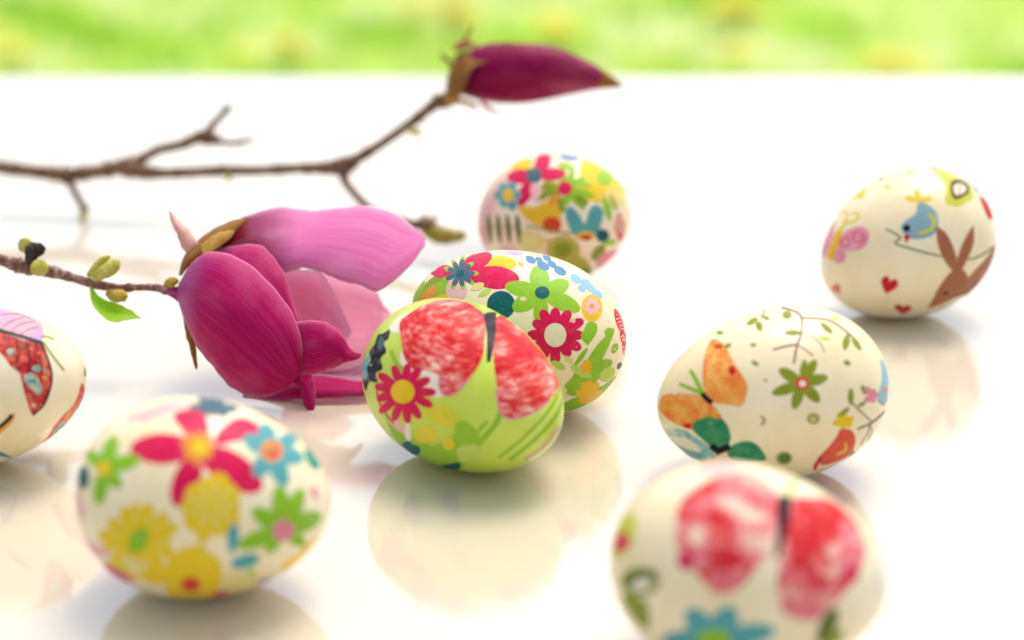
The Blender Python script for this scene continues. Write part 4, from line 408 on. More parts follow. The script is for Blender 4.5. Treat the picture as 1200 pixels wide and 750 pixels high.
["E3",[-0.0122,0.40937,0.02103],[0.925592,0.019248,0.047504,-0.375038],0.03018,0.02114,"lime","lime green egg with a red butterfly and a crimson daisy, beside the blossom",[["paper_patch",None,[-0.0604,-0.7452,0.6641],[["creampale","P",None,[[-135,-277],[-359,61],[-759,67],[-791,414],[-456,710],[342,149],[647,-316],[416,-417],[167,-212]]]]],["paper_patch",None,[-0.2612,-0.9609,-0.0917],[["pinkpale","P",None,[[-236,154],[-132,382],[-182,-162],[222,-82],[262,-301],[-44,-210],[-201,-30]]]]],["leaf_wash",None,[0.8867,-0.461,0.0342],[["limegreen","P",None,[[-7914,-1041],[-8321,-429],[-5593,-1513],[-1751,-777],[-872,-476],[-1687,-1726],[-6074,-5685],[-7254,-3923]]],["limegreen","P",None,[[-4024,-4029],[-892,-594],[-467,-162],[-405,34],[-282,70],[-140,-68],[-201,-307],[-452,-1161],[-1364,-2345],[-2650,-3374]]],["limegreen","L",None,[[23,223],[70,205],[14,201],[62,184],[4,170],[51,152],[-9,135],[36,114],[-25,101],[17,74],[-47,65],[-6,34],[-74,24],[-34,-9],[-104,-22],[-62,-57],[-135,-76],[-91,-111],[-169,-140],[-123,-177],[-206,-220],[-157,-260],[-245,-314],[-192,-358],[-280,-414],[-222,-465],[-311,-520],[-247,-581],[-340,-640],[-269,-718],[-365,-770],[-287,-887],[-387,-897],[-303,-1097]]],["limegreen","L",None,[[-86,120],[-62,97],[-112,87],[-87,64],[-149,37],[-123,14],[-190,-20],[-163,-45],[-229,-71],[-205,-101],[-271,-115],[-249,-151],[-319,-159],[-299,-200],[-367,-201],[-347,-246],[-403,-234],[-382,-281]]],["limegreen","L",None,[[1223,424],[1335,398],[1000,371],[1136,343],[799,313],[894,286],[660,255],[714,231],[552,203],[587,179],[455,152],[481,129],[368,96],[390,74],[294,37],[315,15],[234,-22],[255,-46],[179,-84],[200,-110],[125,-154],[147,-184],[79,-227],[103,-261],[48,-288],[75,-327]]],["limegreen","L",None,[[1161,256],[1250,230],[941,238],[1050,207],[802,198],[979,146],[696,154],[791,115],[608,115],[669,80],[527,78],[571,45],[452,37],[488,5],[387,-8],[420,-39],[332,-55],[362,-88],[277,-110],[307,-146],[223,-178],[254,-218],[178,-251],[213,-299],[151,-315],[190,-371]]]]],["petal_wash",None,[0.3439,-0.935,-0.0869],[["yellowwash","P",None,[[-15,232],[222,350],[351,249],[324,110],[141,76],[16,122]]],["yellowwash","P",None,[[-169,-90],[56,31],[143,-86],[10,-245],[-196,-301]]],["creampale","P",None,[[-386,-236],[-280,-20],[-262,-264],[-369,-435]]]]],["leaf_wash",None,[0.9733,-0.2044,-0.1043],[["limepale","P",None,[[-722,-249],[-545,-73],[-390,-60],[-417,-250],[-599,-526]]],["blush","L",None,[[87,-248],[22,-161],[100,-208],[40,-129],[128,-163],[71,-91],[164,-118],[107,-53],[202,-76],[143,-16],[241,-28],[180,27],[296,16],[229,72],[373,41],[287,106],[420,65],[342,123]]]]],["butterfly_motif",None,[0.6569,-0.4166,0.6284],[["peachwing","P",None,[[-2900,2934],[-2507,3384],[-1754,4217],[-1038,5051],[-1,4218],[267,1781],[216,970],[83,388],[5,121],[-140,-82],[-325,-256],[-483,-296],[-560,-188],[-544,-40],[-756,65],[-1161,187],[-1508,561],[-1817,1149]]],["peachwing","P",None,[[483,1117],[1386,2304],[1358,1701],[1279,856],[1349,395],[1420,56],[1375,-210],[731,-384],[469,-495],[262,-554],[148,-497],[122,-293],[110,-101],[138,179],[246,552]]],["pink","L",None,[[-563,-37],[-525,-44],[-568,-64],[-530,-71],[-576,-105],[-537,-109],[-582,-150],[-543,-150],[-580,-191],[-541,-185],[-568,-228],[-531,-216],[-550,-264],[-516,-246],[-525,-293],[-497,-269],[-491,-311],[-475,-281],[-450,-315],[-447,-284],[-407,-309],[-412,-279],[-362,-293],[-374,-266],[-316,-267],[-333,-244],[-265,-226],[-284,-206],[-211,-174],[-230,-155],[-164,-125],[-182,-106],[-131,-92],[-149,-73]]],["pink","L",None,[[94,-240],[117,-237],[95,-265],[118,-262],[98,-301],[121,-298],[102,-341],[124,-337],[107,-378],[129,-374],[111,-411],[133,-406],[115,-444],[138,-438],[124,-477],[145,-466],[139,-506],[157,-488],[162,-530],[176,-508],[191,-551],[199,-525],[225,-564],[228,-537],[264,-568],[261,-540],[310,-562],[303,-534],[363,-547],[353,-521],[419,-529],[408,-503],[476,-508],[461,-483],[537,-480],[519,-457],[607,-446],[586,-424],[681,-416],[658,-393],[744,-396],[718,-372]]],["black","L","butterfly_body",[[276,1306],[968,2143],[237,1104],[691,1537],[200,899],[488,1075],[171,732],[379,806],[149,608],[310,631],[129,506],[259,505],[110,413],[218,402],[93,331],[184,318],[80,263],[157,250],[68,202],[134,189],[58,147],[112,135],[51,101],[95,91],[47,70],[82,62]]],["limegreen","L",None,[[338,1319],[283,1222],[349,1448],[288,1332],[378,1693],[302,1526],[429,2107],[323,1814],[512,2787],[342,2186],[705,4378],[343,2701],[629,5309],[353,3711],[477,6040],[228,4110],[251,5434],[373,7654]]]]],["butterfly_motif",None,[-0.6276,-0.7243,0.2856],[["blackwing","P",None,[[-144,355],[-21,297],[-33,223],[110,199],[98,90],[212,35],[135,-75],[212,-144],[53,-225],[-38,-389],[-184,-320],[-138,-175],[-54,-35],[-176,2],[-165,109],[-244,179],[-178,255]]],["slate","P",None,[[-178,213],[-22,232],[14,144],[-81,130]]],["blackwing","P",None,[[-37,7],[76,48],[85,-46],[7,-93]]],["bluewing","P",None,[[-282,-279],[-242,-134],[-187,-20],[-96,-36],[-77,-141],[-18,-185],[-104,-293]]],["skyblue","P",None,[[11,-46],[11,-52],[2,-61],[-12,-72],[-30,-80],[-45,-85],[-53,-84],[-52,-78],[-42,-68],[-27,-58],[-10,-49],[3,-45]]]]],["flower_motif",None,[-0.0413,-0.9739,0.2231],[["crimson","P",None,[[3,-1],[63,8],[172,30],[290,59],[390,98],[449,143],[457,180],[427,201],[354,196],[254,159],[148,101],[51,43],[0,9]]],["crimson","P",None,[[1,-2],[51,-16],[150,-37],[258,-57],[359,-61],[430,-42],[458,-11],[447,23],[387,49],[286,55],[170,42],[62,24],[3,9]]],["crimson","P",None,[[-3,-1],[23,-38],[77,-106],[136,-181],[202,-238],[264,-257],[306,-240],[323,-199],[301,-141],[236,-84],[146,-38],[57,-5],[7,9]]],["crimson","P",None,[[-4,1],[-1,-47],[8,-138],[16,-243],[35,-336],[72,-386],[115,-384],[153,-343],[169,-266],[148,-176],[99,-93],[43,-25],[8,7]]],["crimson","P",None,[[-4,3],[-29,-44],[-73,-139],[-129,-252],[-175,-364],[-186,-442],[-153,-459],[-96,-427],[-32,-344],[10,-236],[22,-130],[18,-40],[8,5]]],["crimson","P",None,[[-3,6],[-52,-33],[-147,-115],[-265,-218],[-386,-336],[-472,-441],[-476,-486],[-404,-467],[-279,-381],[-160,-265],[-73,-148],[-15,-49],[7,2]]],["crimson","P",None,[[-1,8],[-54,-9],[-158,-51],[-279,-106],[-397,-175],[-480,-245],[-498,-289],[-456,-300],[-352,-264],[-228,-194],[-119,-112],[-34,-39],[5,0]]],["crimson","P",None,[[2,9],[-53,11],[-161,6],[-289,-9],[-416,-42],[-513,-89],[-551,-131],[-528,-157],[-432,-153],[-297,-119],[-163,-71],[-53,-27],[2,-1]]],["crimson","P",None,[[4,9],[-43,30],[-140,61],[-256,87],[-377,91],[-473,71],[-518,39],[-511,6],[-435,-17],[-310,-23],[-176,-16],[-60,-8],[0,-1]]],["crimson","P",None,[[7,8],[-10,47],[-54,115],[-114,183],[-187,231],[-256,246],[-299,231],[-313,198],[-285,150],[-216,100],[-128,56],[-47,18],[-3,0]]],["crimson","P",None,[[8,6],[18,51],[24,134],[16,222],[-13,295],[-58,334],[-100,336],[-129,311],[-134,256],[-109,183],[-67,107],[-28,38],[-4,2]]],["crimson","P",None,[[8,3],[40,46],[90,128],[132,217],[148,300],[132,356],[98,374],[59,361],[25,309],[7,227],[2,135],[-3,50],[-4,4]]],["crimson","P",None,[[6,1],[56,29],[143,85],[230,150],[294,218],[316,275],[301,306],[261,312],[202,280],[138,214],[79,130],[25,51],[-2,7]]],["crimson","P",None,[[209,84],[208,-11],[146,-104],[40,-171],[-80,-192],[-178,-161],[-226,-87],[-218,9],[-158,100],[-62,165],[50,185],[150,156]]],["yellow","P","flower_center",[[148,68],[147,-8],[98,-83],[13,-136],[-82,-153],[-161,-129],[-201,-70],[-195,6],[-147,80],[-68,132],[22,148],[102,125]]]]],["leaf_motif",None,[-0.0167,-0.8298,-0.5578],[["tealdark","P",None,[[-179,-37],[16,153],[65,113],[189,107],[93,-74],[-139,-260],[-192,-177]]]]],["leaf_motif",None,[0.4016,-0.5706,-0.7163],[["tealdark","P",None,[[-130,-42],[32,188],[150,277],[89,-53],[-30,-161],[-111,-157]]]]],["flower_motif",None,[0.5718,-0.7884,-0.2267],[["yellowwash","P",None,[[1,-6],[10,-14],[26,-23],[44,-29],[60,-21],[69,0],[72,25],[69,48],[58,61],[43,57],[26,39],[9,18],[1,3]]],["yellowwash","P",None,[[-2,-5],[-5,-22],[-6,-50],[-4,-78],[5,-92],[22,-85],[40,-66],[54,-43],[60,-19],[52,-4],[35,2],[16,4],[4,2]]],["yellowwash","P",None,[[-2,0],[-14,-8],[-34,-26],[-52,-48],[-60,-71],[-54,-91],[-38,-103],[-20,-106],[-3,-95],[7,-73],[9,-44],[7,-17],[4,-3]]],["yellowwash","P",None,[[1,3],[-9,11],[-27,19],[-47,23],[-65,14],[-77,-9],[-80,-36],[-77,-61],[-65,-75],[-47,-68],[-27,-46],[-8,-21],[1,-6]]],["yellowwash","P",None,[[4,2],[7,19],[9,47],[7,73],[-3,87],[-20,85],[-38,71],[-54,51],[-60,28],[-53,11],[-34,1],[-15,-4],[-2,-5]]],["yellowwash","P",None,[[4,-2],[16,9],[33,29],[49,51],[54,72],[46,87],[30,94],[11,94],[-5,83],[-13,63],[-11,37],[-7,13],[-2,-1]]],["yellow","P","flower_center",[[32,11],[28,-11],[17,-30],[1,-43],[-15,-44],[-26,-33],[-30,-14],[-26,8],[-15,27],[0,38],[16,38],[27,28]]]]],["leaf_motif",None,[-0.2889,-0.929,0.2315],[["limegreen","L",None,[[-235,305],[-196,345],[-206,293],[-167,332],[-166,274],[-127,313],[-121,253],[-86,294],[-75,237],[-48,280],[-26,229],[-8,274],[25,224],[39,270],[69,222],[83,268],[99,220],[113,266]]],["crimson","L",None,[[-218,-185],[-181,-164],[-203,-213],[-166,-192],[-187,-256],[-149,-234],[-165,-307],[-127,-282],[-133,-356],[-95,-326],[-78,-402],[-42,-369],[-9,-453],[27,-418],[55,-505],[91,-469],[97,-547],[135,-509]]]]],["leaf_motif",None,[0.2106,0.525,0.8246],[["limegreen","P",None,[[107,110],[-46,-9],[-216,-129],[-32,-70],[203,131]]]]]]],
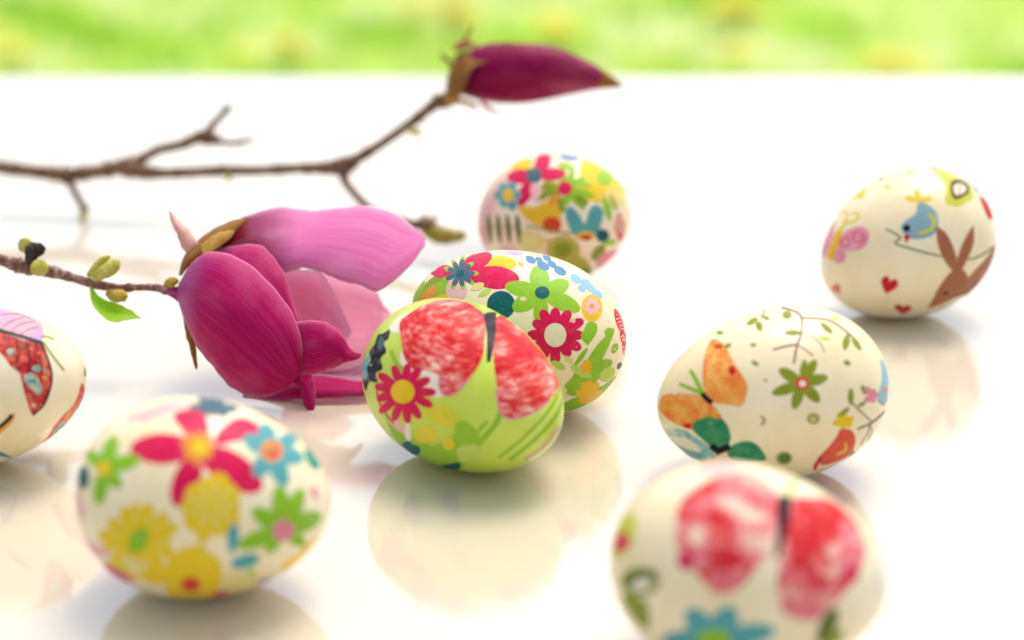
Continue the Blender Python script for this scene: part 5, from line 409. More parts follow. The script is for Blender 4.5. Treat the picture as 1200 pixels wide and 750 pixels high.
["E4",[0.00122,0.44862,0.02279],[-0.214257,-0.069122,0.015202,-0.97421],0.03158,0.02193,"cream","cream egg with large lime green and crimson flowers, just behind the lime green egg",[["leaf_motif",None,[0.8374,0.4482,0.3127],[["olive","P",None,[[-110,-148],[-33,-89],[40,12],[65,117],[35,205],[-23,254],[-85,259],[-140,229],[-179,163],[-203,71],[-199,-24],[-182,-110],[-156,-154]]],["green","P",None,[[-91,-109],[1,-68],[118,15],[204,114],[241,215],[234,286],[194,310],[133,297],[57,239],[-25,150],[-84,49],[-123,-48],[-129,-104]]],["orange","P",None,[[-104,-234],[-31,-185],[43,-102],[80,-17],[75,53],[48,94],[11,102],[-28,83],[-67,34],[-105,-38],[-131,-120],[-146,-198],[-140,-239]]],["limegreen","P",None,[[-244,-310],[-246,-280],[-138,-168],[-124,-83],[-168,-27],[-241,-6],[-336,-25],[-321,-32],[-326,-76],[-310,-136],[-332,-222],[-244,-261],[-270,-315]]],["gold","P",None,[[36,-157],[95,-126],[179,-61],[246,15],[281,90],[286,141],[267,160],[232,152],[180,111],[120,45],[69,-32],[30,-107],[17,-151]]]]],["petal_motif",None,[0.2254,0.2927,0.9293],[["yellow","P",None,[[-45,225],[-103,138],[-143,11],[-137,-104],[-85,-183],[-18,-218],[49,-205],[111,-155],[163,-63],[194,59],[162,163],[82,232],[8,252]]]]],["flower_motif",None,[0.6109,0.417,0.673],[["crimson","P",None,[[128,45],[265,77],[462,178],[640,336],[744,531],[761,689],[686,761],[552,751],[376,649],[200,492],[95,319],[56,160],[70,68]]],["crimson","P",None,[[-34,27],[30,74],[84,166],[85,270],[16,363],[-94,424],[-224,438],[-370,415],[-478,343],[-433,242],[-291,147],[-168,67],[-87,25]]],["crimson","P",None,[[-94,-42],[-192,-61],[-368,-120],[-508,-192],[-531,-253],[-486,-289],[-560,-343],[-490,-346],[-334,-306],[-189,-249],[-97,-178],[-53,-103],[-56,-55]]],["pinkpale","P",None,[[-14,-71],[-20,-131],[11,-209],[77,-268],[171,-296],[259,-297],[326,-269],[372,-219],[380,-148],[342,-72],[248,-28],[122,-21],[27,-40]]],["crimson","P",None,[[-40,29],[-3,66],[14,130],[-14,195],[-94,245],[-197,272],[-306,270],[-412,245],[-451,197],[-386,138],[-266,85],[-154,42],[-81,23]]],["green","P",None,[[-11,-22],[23,-2],[79,38],[136,84],[173,130],[181,164],[165,180],[134,179],[93,154],[53,109],[21,56],[-7,7],[-19,-19]]],["green","P",None,[[-13,-23],[30,-19],[107,-9],[186,3],[252,22],[289,45],[293,64],[274,76],[225,74],[158,56],[85,27],[18,-1],[-17,-18]]],["green","P",None,[[-16,-23],[16,-36],[75,-58],[137,-81],[194,-95],[236,-94],[256,-82],[256,-63],[227,-43],[171,-27],[98,-20],[27,-17],[-13,-18]]],["green","P",None,[[-19,-22],[-9,-46],[13,-90],[36,-137],[64,-177],[95,-197],[120,-198],[137,-183],[138,-152],[113,-110],[69,-69],[20,-35],[-11,-19]]],["green","P",None,[[-20,-20],[-41,-45],[-76,-94],[-113,-147],[-135,-195],[-134,-226],[-113,-237],[-83,-231],[-49,-202],[-23,-155],[-10,-99],[-7,-48],[-10,-21]]],["green","P",None,[[-18,-18],[-58,-29],[-135,-52],[-226,-82],[-310,-115],[-352,-144],[-340,-159],[-295,-160],[-225,-146],[-152,-117],[-88,-79],[-36,-43],[-12,-22]]],["green","P",None,[[-15,-18],[-55,-12],[-139,-6],[-251,-6],[-391,-20],[-473,-38],[-522,-60],[-536,-79],[-371,-68],[-244,-58],[-138,-44],[-55,-31],[-15,-23]]],["green","P",None,[[-12,-18],[-38,3],[-101,39],[-191,73],[-315,93],[-486,89],[-545,77],[-535,60],[-436,41],[-273,25],[-151,6],[-62,-13],[-18,-22]]],["green","P",None,[[-10,-20],[-5,5],[-3,52],[-9,102],[-34,145],[-73,170],[-112,173],[-140,160],[-144,129],[-116,87],[-75,42],[-39,0],[-20,-21]]],["slate","P",None,[[-10,-22],[19,-7],[69,23],[118,58],[147,94],[149,122],[129,137],[98,138],[59,120],[27,86],[4,43],[-13,3],[-20,-19]]],["slate","P",None,[[-13,-23],[23,-22],[86,-17],[151,-9],[202,6],[230,27],[231,46],[213,60],[172,62],[118,48],[61,23],[9,-2],[-17,-18]]],["slate","P",None,[[-17,-23],[8,-35],[54,-56],[103,-76],[149,-86],[185,-81],[204,-67],[207,-48],[185,-29],[139,-17],[79,-13],[20,-14],[-13,-17]]],["slate","P",None,[[-20,-22],[-15,-42],[-1,-79],[15,-117],[40,-147],[71,-162],[98,-159],[118,-145],[122,-119],[102,-86],[62,-56],[18,-30],[-10,-19]]],["slate","P",None,[[-20,-20],[-41,-40],[-74,-78],[-106,-120],[-122,-158],[-113,-183],[-88,-192],[-57,-188],[-25,-166],[-5,-128],[0,-84],[-3,-42],[-10,-21]]],["slate","P",None,[[-18,-18],[-53,-25],[-117,-41],[-189,-62],[-248,-88],[-269,-112],[-254,-126],[-218,-132],[-166,-125],[-112,-103],[-66,-72],[-28,-40],[-12,-23]]],["slate","P",None,[[-15,-17],[-46,-10],[-112,-2],[-193,1],[-279,-6],[-344,-24],[-360,-42],[-334,-56],[-269,-61],[-189,-57],[-111,-45],[-47,-32],[-15,-23]]],["slate","P",None,[[-11,-18],[-30,0],[-74,32],[-135,62],[-213,80],[-293,80],[-347,66],[-358,48],[-306,28],[-218,11],[-128,-4],[-55,-17],[-18,-23]]],["slate","P",None,[[-10,-20],[-1,0],[6,38],[7,79],[-11,113],[-45,131],[-83,132],[-115,121],[-126,96],[-109,63],[-73,27],[-40,-5],[-20,-21]]],["tealdark","P","flower_center",[[28,23],[57,6],[67,-19],[54,-43],[23,-61],[-18,-68],[-60,-63],[-92,-47],[-104,-24],[-93,0],[-60,19],[-15,28]]]]],["petal_motif",None,[-0.0727,0.7872,0.6123],[["tealdark","P",None,[[169,41],[175,-49],[133,-125],[54,-169],[-41,-168],[-129,-120],[-183,-38],[-190,57],[-147,138],[-66,182],[32,175],[118,123]]]]],["flower_motif",None,[-0.4438,0.5154,0.7331],[["green","P",None,[[29,26],[75,76],[123,174],[150,292],[141,410],[109,491],[56,506],[-4,465],[-60,372],[-97,256],[-90,147],[-50,61],[-6,22]]],["green","P",None,[[14,7],[57,-22],[132,-33],[211,-12],[283,41],[334,102],[352,157],[341,201],[287,221],[204,214],[116,167],[43,97],[10,41]]],["green","P",None,[[3,8],[26,-60],[92,-147],[181,-207],[277,-230],[352,-225],[390,-196],[397,-152],[362,-91],[291,-22],[193,26],[88,47],[21,40]]],["green","P",None,[[0,26],[-43,-21],[-91,-115],[-115,-219],[-110,-315],[-89,-378],[-59,-398],[-26,-384],[9,-328],[39,-240],[50,-138],[43,-37],[24,21]]],["green","P",None,[[7,40],[-48,60],[-143,59],[-239,26],[-315,-37],[-357,-99],[-355,-149],[-321,-184],[-251,-195],[-161,-180],[-78,-128],[-12,-54],[17,8]]],["green","P",None,[[17,40],[-16,98],[-96,176],[-200,237],[-311,261],[-394,254],[-428,215],[-419,157],[-359,83],[-263,15],[-154,-18],[-52,-15],[7,8]]],["tealdark","P","flower_center",[[90,17],[73,-22],[40,-48],[0,-56],[-38,-41],[-63,-9],[-68,33],[-50,74],[-15,102],[27,109],[65,93],[88,59]]]]],["flower_motif",None,[-0.2692,0.0538,0.9616],[["blue","P",None,[[-64,97],[-100,101],[-117,126],[-112,167],[-82,213],[-33,254],[25,279],[75,280],[96,254],[79,207],[36,157],[-16,117]]],["blue","P",None,[[-100,-94],[-140,-90],[-163,-64],[-164,-22],[-142,25],[-99,64],[-47,86],[0,84],[26,57],[21,13],[-9,-35],[-54,-74]]],["blue","P",None,[[14,-140],[-22,-138],[-44,-120],[-46,-89],[-27,-54],[9,-24],[56,-6],[102,-5],[129,-23],[128,-56],[100,-93],[58,-123]]],["blue","P",None,[[-42,-285],[-84,-283],[-113,-260],[-121,-222],[-106,-179],[-71,-143],[-23,-123],[25,-125],[58,-149],[64,-187],[44,-231],[4,-266]]],["blue","P",None,[[135,-18],[90,-19],[68,-2],[71,28],[101,64],[157,100],[238,128],[344,146],[314,113],[395,101],[284,43],[200,3]]],["blue","P",None,[[11,39],[-19,40],[-34,57],[-31,84],[-9,116],[28,145],[73,163],[112,164],[131,148],[122,117],[91,83],[50,54]]]]],["flower_motif",None,[-0.7103,0.0531,0.7019],[["skyblue","P",None,[[-16,67],[-56,68],[-84,86],[-94,117],[-81,153],[-47,185],[1,203],[49,202],[83,183],[90,150],[68,113],[29,83]]],["skyblue","P",None,[[45,-34],[1,-33],[-31,-17],[-44,11],[-36,44],[-5,72],[41,89],[92,88],[132,71],[147,41],[130,8],[92,-19]]],["skyblue","P",None,[[-74,-33],[-101,-32],[-122,-20],[-132,1],[-127,25],[-109,46],[-82,58],[-54,57],[-32,44],[-23,23],[-29,-1],[-48,-22]]],["skyblue","P",None,[[68,-175],[23,-174],[-13,-158],[-32,-132],[-31,-102],[-9,-76],[30,-61],[77,-62],[120,-79],[144,-107],[141,-137],[112,-162]]],["skyblue","P",None,[[55,-88],[18,-87],[-10,-74],[-24,-51],[-19,-25],[3,-3],[39,10],[79,9],[113,-5],[129,-29],[121,-55],[93,-76]]]]],["flower_motif",None,[-0.8115,0.197,0.5501],[["gold","P",None,[[117,-49],[52,-102],[-20,-132],[-86,-133],[-132,-102],[-146,-46],[-123,20],[-63,78],[20,110],[102,108],[154,72],[158,14]]],["pinkpale","P",None,[[-1,-1],[6,-9],[23,-23],[43,-36],[67,-41],[89,-37],[103,-27],[110,-14],[102,-2],[79,5],[47,6],[18,5],[2,4]]],["pinkpale","P",None,[[-2,1],[-8,-10],[-15,-29],[-18,-48],[-12,-63],[3,-69],[21,-68],[38,-61],[47,-49],[43,-33],[30,-18],[14,-4],[4,2]]],["pinkpale","P",None,[[-2,3],[-16,-2],[-41,-13],[-65,-25],[-79,-40],[-79,-54],[-70,-64],[-55,-68],[-38,-63],[-22,-49],[-10,-30],[-1,-11],[3,0]]],["pinkpale","P",None,[[1,4],[-12,8],[-36,13],[-61,16],[-84,12],[-98,2],[-102,-11],[-97,-23],[-84,-30],[-62,-28],[-37,-19],[-12,-8],[1,-1]]],["pinkpale","P",None,[[3,3],[4,13],[2,31],[-3,49],[-16,60],[-34,62],[-50,56],[-63,45],[-66,31],[-56,18],[-36,9],[-15,2],[-2,0]]],["pinkpale","P",None,[[4,1],[16,10],[37,27],[58,47],[68,65],[62,78],[46,84],[26,82],[7,72],[-4,54],[-7,32],[-5,12],[-2,2]]],["pinkpale","P",None,[[2,0],[18,1],[47,5],[80,11],[106,22],[118,36],[115,48],[103,56],[80,57],[53,48],[28,31],[8,13],[-1,3]]],["orange","P","flower_center",[[31,-7],[18,-17],[0,-23],[-17,-21],[-29,-14],[-33,-2],[-28,10],[-16,21],[2,26],[20,24],[32,17],[36,5]]]]],["flower_motif",None,[-0.6815,0.6369,0.3604],[["crimson","P",None,[[-3,-6],[29,-20],[89,-39],[157,-54],[218,-54],[260,-36],[274,-10],[266,18],[227,40],[165,44],[95,33],[31,17],[-3,4]]],["crimson","P",None,[[-5,-5],[16,-34],[63,-82],[117,-129],[173,-159],[218,-162],[242,-144],[246,-114],[220,-77],[166,-44],[99,-20],[35,-2],[0,4]]],["crimson","P",None,[[-7,-4],[-2,-36],[14,-95],[38,-156],[72,-201],[109,-218],[137,-210],[152,-185],[147,-144],[117,-97],[72,-54],[28,-16],[1,2]]],["crimson","P",None,[[-8,-1],[-22,-36],[-42,-105],[-55,-183],[-50,-254],[-26,-299],[3,-310],[29,-294],[45,-247],[43,-179],[29,-104],[13,-37],[2,-1]]],["crimson","P",None,[[-7,2],[-37,-20],[-88,-68],[-139,-126],[-171,-189],[-174,-241],[-154,-267],[-123,-270],[-85,-239],[-52,-179],[-28,-107],[-7,-40],[1,-3]]],["crimson","P",None,[[-5,4],[-39,-2],[-103,-19],[-170,-45],[-224,-82],[-249,-125],[-243,-159],[-216,-178],[-170,-171],[-117,-135],[-66,-83],[-22,-33],[0,-5]]],["crimson","P",None,[[-3,4],[-34,19],[-97,39],[-169,57],[-236,57],[-282,35],[-296,3],[-284,-30],[-240,-52],[-173,-53],[-101,-37],[-37,-19],[-3,-6]]],["crimson","P",None,[[0,4],[-17,32],[-55,83],[-99,135],[-149,171],[-195,178],[-223,158],[-232,125],[-211,82],[-161,45],[-98,19],[-38,1],[-6,-5]]],["crimson","P",None,[[2,2],[-1,38],[-10,107],[-22,183],[-47,247],[-82,282],[-116,281],[-140,255],[-144,202],[-120,136],[-77,73],[-33,21],[-7,-3]]],["crimson","P",None,[[2,-1],[17,32],[41,94],[65,164],[75,230],[63,275],[36,291],[4,281],[-25,239],[-37,172],[-31,98],[-18,33],[-8,-1]]],["crimson","P",None,[[1,-3],[30,19],[82,64],[137,117],[178,172],[192,220],[179,248],[149,255],[103,230],[58,175],[25,104],[1,38],[-7,2]]],["crimson","P",None,[[-1,-5],[38,0],[110,16],[188,37],[256,69],[296,106],[302,138],[279,158],[226,157],[154,129],[83,81],[24,33],[-5,4]]],["crimson","P",None,[[138,-4],[115,-75],[63,-127],[-6,-148],[-77,-130],[-130,-75],[-148,2],[-123,79],[-64,133],[12,149],[81,124],[126,68]]],["cream","P","flower_center",[[102,-3],[85,-61],[46,-104],[-6,-121],[-59,-106],[-98,-61],[-110,1],[-92,64],[-48,108],[8,121],[60,102],[94,56]]]]],["leaf_motif",None,[-0.8623,0.3698,0.346],[["green","P",None,[[-26,57],[32,101],[105,72],[84,-2],[-34,-108],[-36,-103],[-87,-22]]]]],["leaf_motif",None,[-0.924,0.3665,0.1094],[["green","P",None,[[-203,-66],[-180,-48],[-144,-10],[-108,32],[-81,73],[-65,101],[-66,114],[-79,114],[-108,96],[-145,63],[-178,17],[-202,-32],[-209,-61]]],["limegreen","P",None,[[-238,-311],[-176,-319],[-80,-303],[9,-267],[74,-217],[107,-172],[99,-134],[62,-105],[-8,-90],[-95,-99],[-176,-143],[-236,-218],[-255,-281]]],["green","P",None,[[-93,-228],[-48,-181],[22,-90],[98,6],[167,93],[213,155],[210,185],[165,188],[81,154],[-12,82],[-81,-22],[-115,-139],[-113,-216]]],["green","P",None,[[6,-69],[41,-37],[102,27],[173,98],[244,164],[294,210],[298,231],[261,230],[187,198],[104,140],[40,64],[3,-15],[-5,-63]]],["limegreen","P",None,[[-130,-293],[-94,-256],[-42,-181],[7,-101],[42,-28],[60,23],[52,48],[23,51],[-28,24],[-88,-33],[-133,-117],[-153,-216],[-148,-281]]],["green","P",None,[[-188,-173],[-131,-179],[-33,-169],[70,-148],[160,-117],[218,-89],[221,-60],[181,-34],[100,-17],[-1,-18],[-96,-50],[-169,-105],[-199,-151]]],["green","P",None,[[283,195],[263,177],[231,167],[196,168],[167,180],[150,200],[150,222],[166,242],[196,253],[232,252],[264,239],[283,218]]],["green","P",None,[[222,11],[249,10],[285,18],[313,34],[322,55],[318,74],[302,86],[279,93],[250,91],[221,80],[204,60],[201,36],[209,18]]],["limepale","P",None,[[-235,-57],[-216,-86],[-171,-127],[-115,-160],[-61,-178],[-22,-182],[-8,-171],[-13,-149],[-42,-116],[-89,-79],[-144,-53],[-198,-41],[-230,-43]]]]],["leaf_motif",None,[-0.9273,0.3382,-0.1603],[["green","P",None,[[-178,-261],[-65,-113],[107,-41],[365,0],[311,-99],[212,-254],[60,-410],[-60,-454]]],["green","P",None,[[-222,-97],[-178,-117],[-108,-126],[-45,-117],[-3,-86],[14,-52],[5,-19],[-23,9],[-71,30],[-131,35],[-186,14],[-225,-31],[-236,-72]]],["limepale","P",None,[[241,125],[281,78],[288,33],[252,8],[190,5],[127,20],[78,50],[52,89],[53,128],[81,158],[128,170],[185,159]]]]],["flower_motif",None,[-0.9139,0.3202,-0.2497],[["gold","P",None,[[1,-6],[32,-25],[97,-61],[199,-120],[278,-154],[223,-86],[231,-69],[205,-37],[140,9],[87,27],[44,25],[10,14],[-5,4]]],["gold","P",None,[[-3,-5],[18,-31],[67,-85],[160,-171],[192,-193],[220,-198],[229,-181],[272,-189],[200,-116],[143,-71],[73,-29],[23,-6],[-1,2]]],["gold","P",None,[[-6,0],[-4,-24],[10,-74],[42,-139],[126,-236],[154,-264],[118,-218],[155,-226],[174,-213],[159,-172],[88,-94],[30,-30],[3,-2]]],["gold","P",None,[[-7,3],[-25,-1],[-51,-15],[-73,-37],[-77,-70],[-57,-109],[-22,-145],[20,-173],[52,-176],[50,-138],[30,-81],[13,-32],[3,-5]]],["gold","P",None,[[-5,4],[-30,20],[-72,41],[-112,56],[-141,54],[-153,35],[-147,8],[-128,-20],[-99,-41],[-66,-45],[-36,-33],[-11,-18],[1,-6]]],["gold","P",None,[[0,1],[-14,27],[-40,69],[-66,109],[-93,136],[-119,144],[-136,135],[-144,116],[-136,89],[-109,60],[-70,33],[-29,9],[-4,-4]]],["gold","P",None,[[3,-2],[3,18],[0,56],[-6,95],[-20,129],[-43,152],[-67,160],[-88,156],[-97,137],[-87,103],[-61,63],[-28,23],[-6,0]]],["gold","P",None,[[4,-5],[22,0],[51,14],[78,32],[87,58],[74,90],[49,116],[21,132],[-5,131],[-20,108],[-22,70],[-15,29],[-7,3]]]]],["flower_motif",None,[-0.8981,0.4367,0.0517],[["gold","P",None,[[1,-2],[8,-8],[22,-16],[37,-24],[50,-24],[57,-17],[58,-6],[54,6],[45,15],[33,17],[19,13],[7,7],[0,2]]],["gold","P",None,[[-1,-1],[0,-11],[4,-28],[10,-47],[21,-60],[34,-66],[45,-63],[53,-56],[53,-43],[43,-29],[28,-15],[12,-4],[2,1]]],["gold","P",None,[[-1,1],[-10,-3],[-23,-13],[-35,-26],[-39,-40],[-35,-54],[-25,-62],[-13,-66],[-2,-62],[5,-48],[5,-29],[4,-11],[3,-1]]],["gold","P",None,[[0,2],[-8,8],[-25,17],[-42,24],[-57,24],[-65,16],[-67,5],[-63,-7],[-53,-16],[-38,-17],[-22,-13],[-7,-7],[1,-2]]],["gold","P",None,[[3,1],[3,10],[3,26],[1,44],[-6,57],[-18,63],[-29,62],[-38,56],[-42,45],[-36,31],[-23,17],[-10,5],[-1,0]]],["gold","P",None,[[3,-1],[11,3],[23,12],[35,23],[40,35],[36,47],[27,55],[15,59],[4,56],[-3,44],[-4,28],[-3,11],[-1,1]]]]],["petal_motif",None,[-0.4086,0.7126,0.5704],[["straw","P",None,[[-996,450],[-932,422],[-841,403],[-766,408],[-719,435],[-699,468],[-707,501],[-737,532],[-795,557],[-873,570],[-947,554],[-1000,515],[-1016,477]]],["limepale","P",None,[[-758,277],[-714,266],[-650,267],[-595,283],[-560,312],[-545,342],[-551,365],[-573,383],[-614,391],[-670,386],[-721,362],[-759,324],[-771,294]]],["straw","P",None,[[-30,168],[-35,153],[-50,142],[-71,138],[-92,142],[-109,154],[-115,170],[-110,186],[-95,197],[-73,200],[-52,196],[-36,184]]],["straw","P",None,[[427,-467],[437,-489],[465,-522],[500,-550],[537,-566],[563,-571],[575,-563],[573,-547],[556,-522],[526,-493],[489,-471],[452,-459],[431,-459]]],["limepale","P",None,[[310,-553],[327,-582],[366,-621],[413,-651],[458,-663],[490,-662],[501,-647],[495,-624],[469,-592],[429,-559],[382,-539],[338,-533],[313,-539]]],["pinkpale","P",None,[[505,-51],[501,-65],[491,-75],[477,-80],[463,-78],[452,-69],[448,-57],[452,-43],[462,-33],[476,-28],[491,-30],[501,-38]]],["gold","P",None,[[-177,1017],[-172,961],[-157,887],[-135,830],[-111,797],[-93,786],[-81,795],[-76,820],[-80,865],[-94,927],[-119,986],[-149,1027],[-170,1037]]]]],["flower_motif",None,[-0.9761,-0.0519,0.2112],[["crimson","P",None,[[57,245],[6,226],[-39,179],[-54,122],[-37,67],[-3,26],[37,7],[80,5],[117,28],[145,74],[140,137],[117,201],[89,238]]],["crimson","P",None,[[72,-115],[138,-120],[92,-65],[170,-58],[98,0],[55,33],[19,50],[-13,53],[-41,40],[-58,13],[-51,-25],[-17,-68],[29,-100]]],["crimson","P",None,[[88,-222],[41,-181],[50,-153],[93,-137],[104,-114],[52,-76],[19,-59],[-8,-56],[-29,-68],[-38,-94],[-23,-133],[26,-183],[36,-200]]]]],["petal_motif",None,[-0.999,0.014,-0.0414],[["slate","P",None,[[-10,-31],[21,-39],[64,-45],[89,-39],[74,-16],[50,6],[24,22],[-2,32],[-27,36],[-47,31],[-53,16],[-45,-4],[-28,-22]]]]],["petal_motif",None,[0.1824,-0.0319,0.9827],[["lilac","P",None,[[-19,123],[-54,77],[-78,8],[-76,-54],[-48,-98],[-12,-118],[26,-112],[62,-86],[95,-36],[118,30],[101,87],[55,125],[12,137]]]]]]],
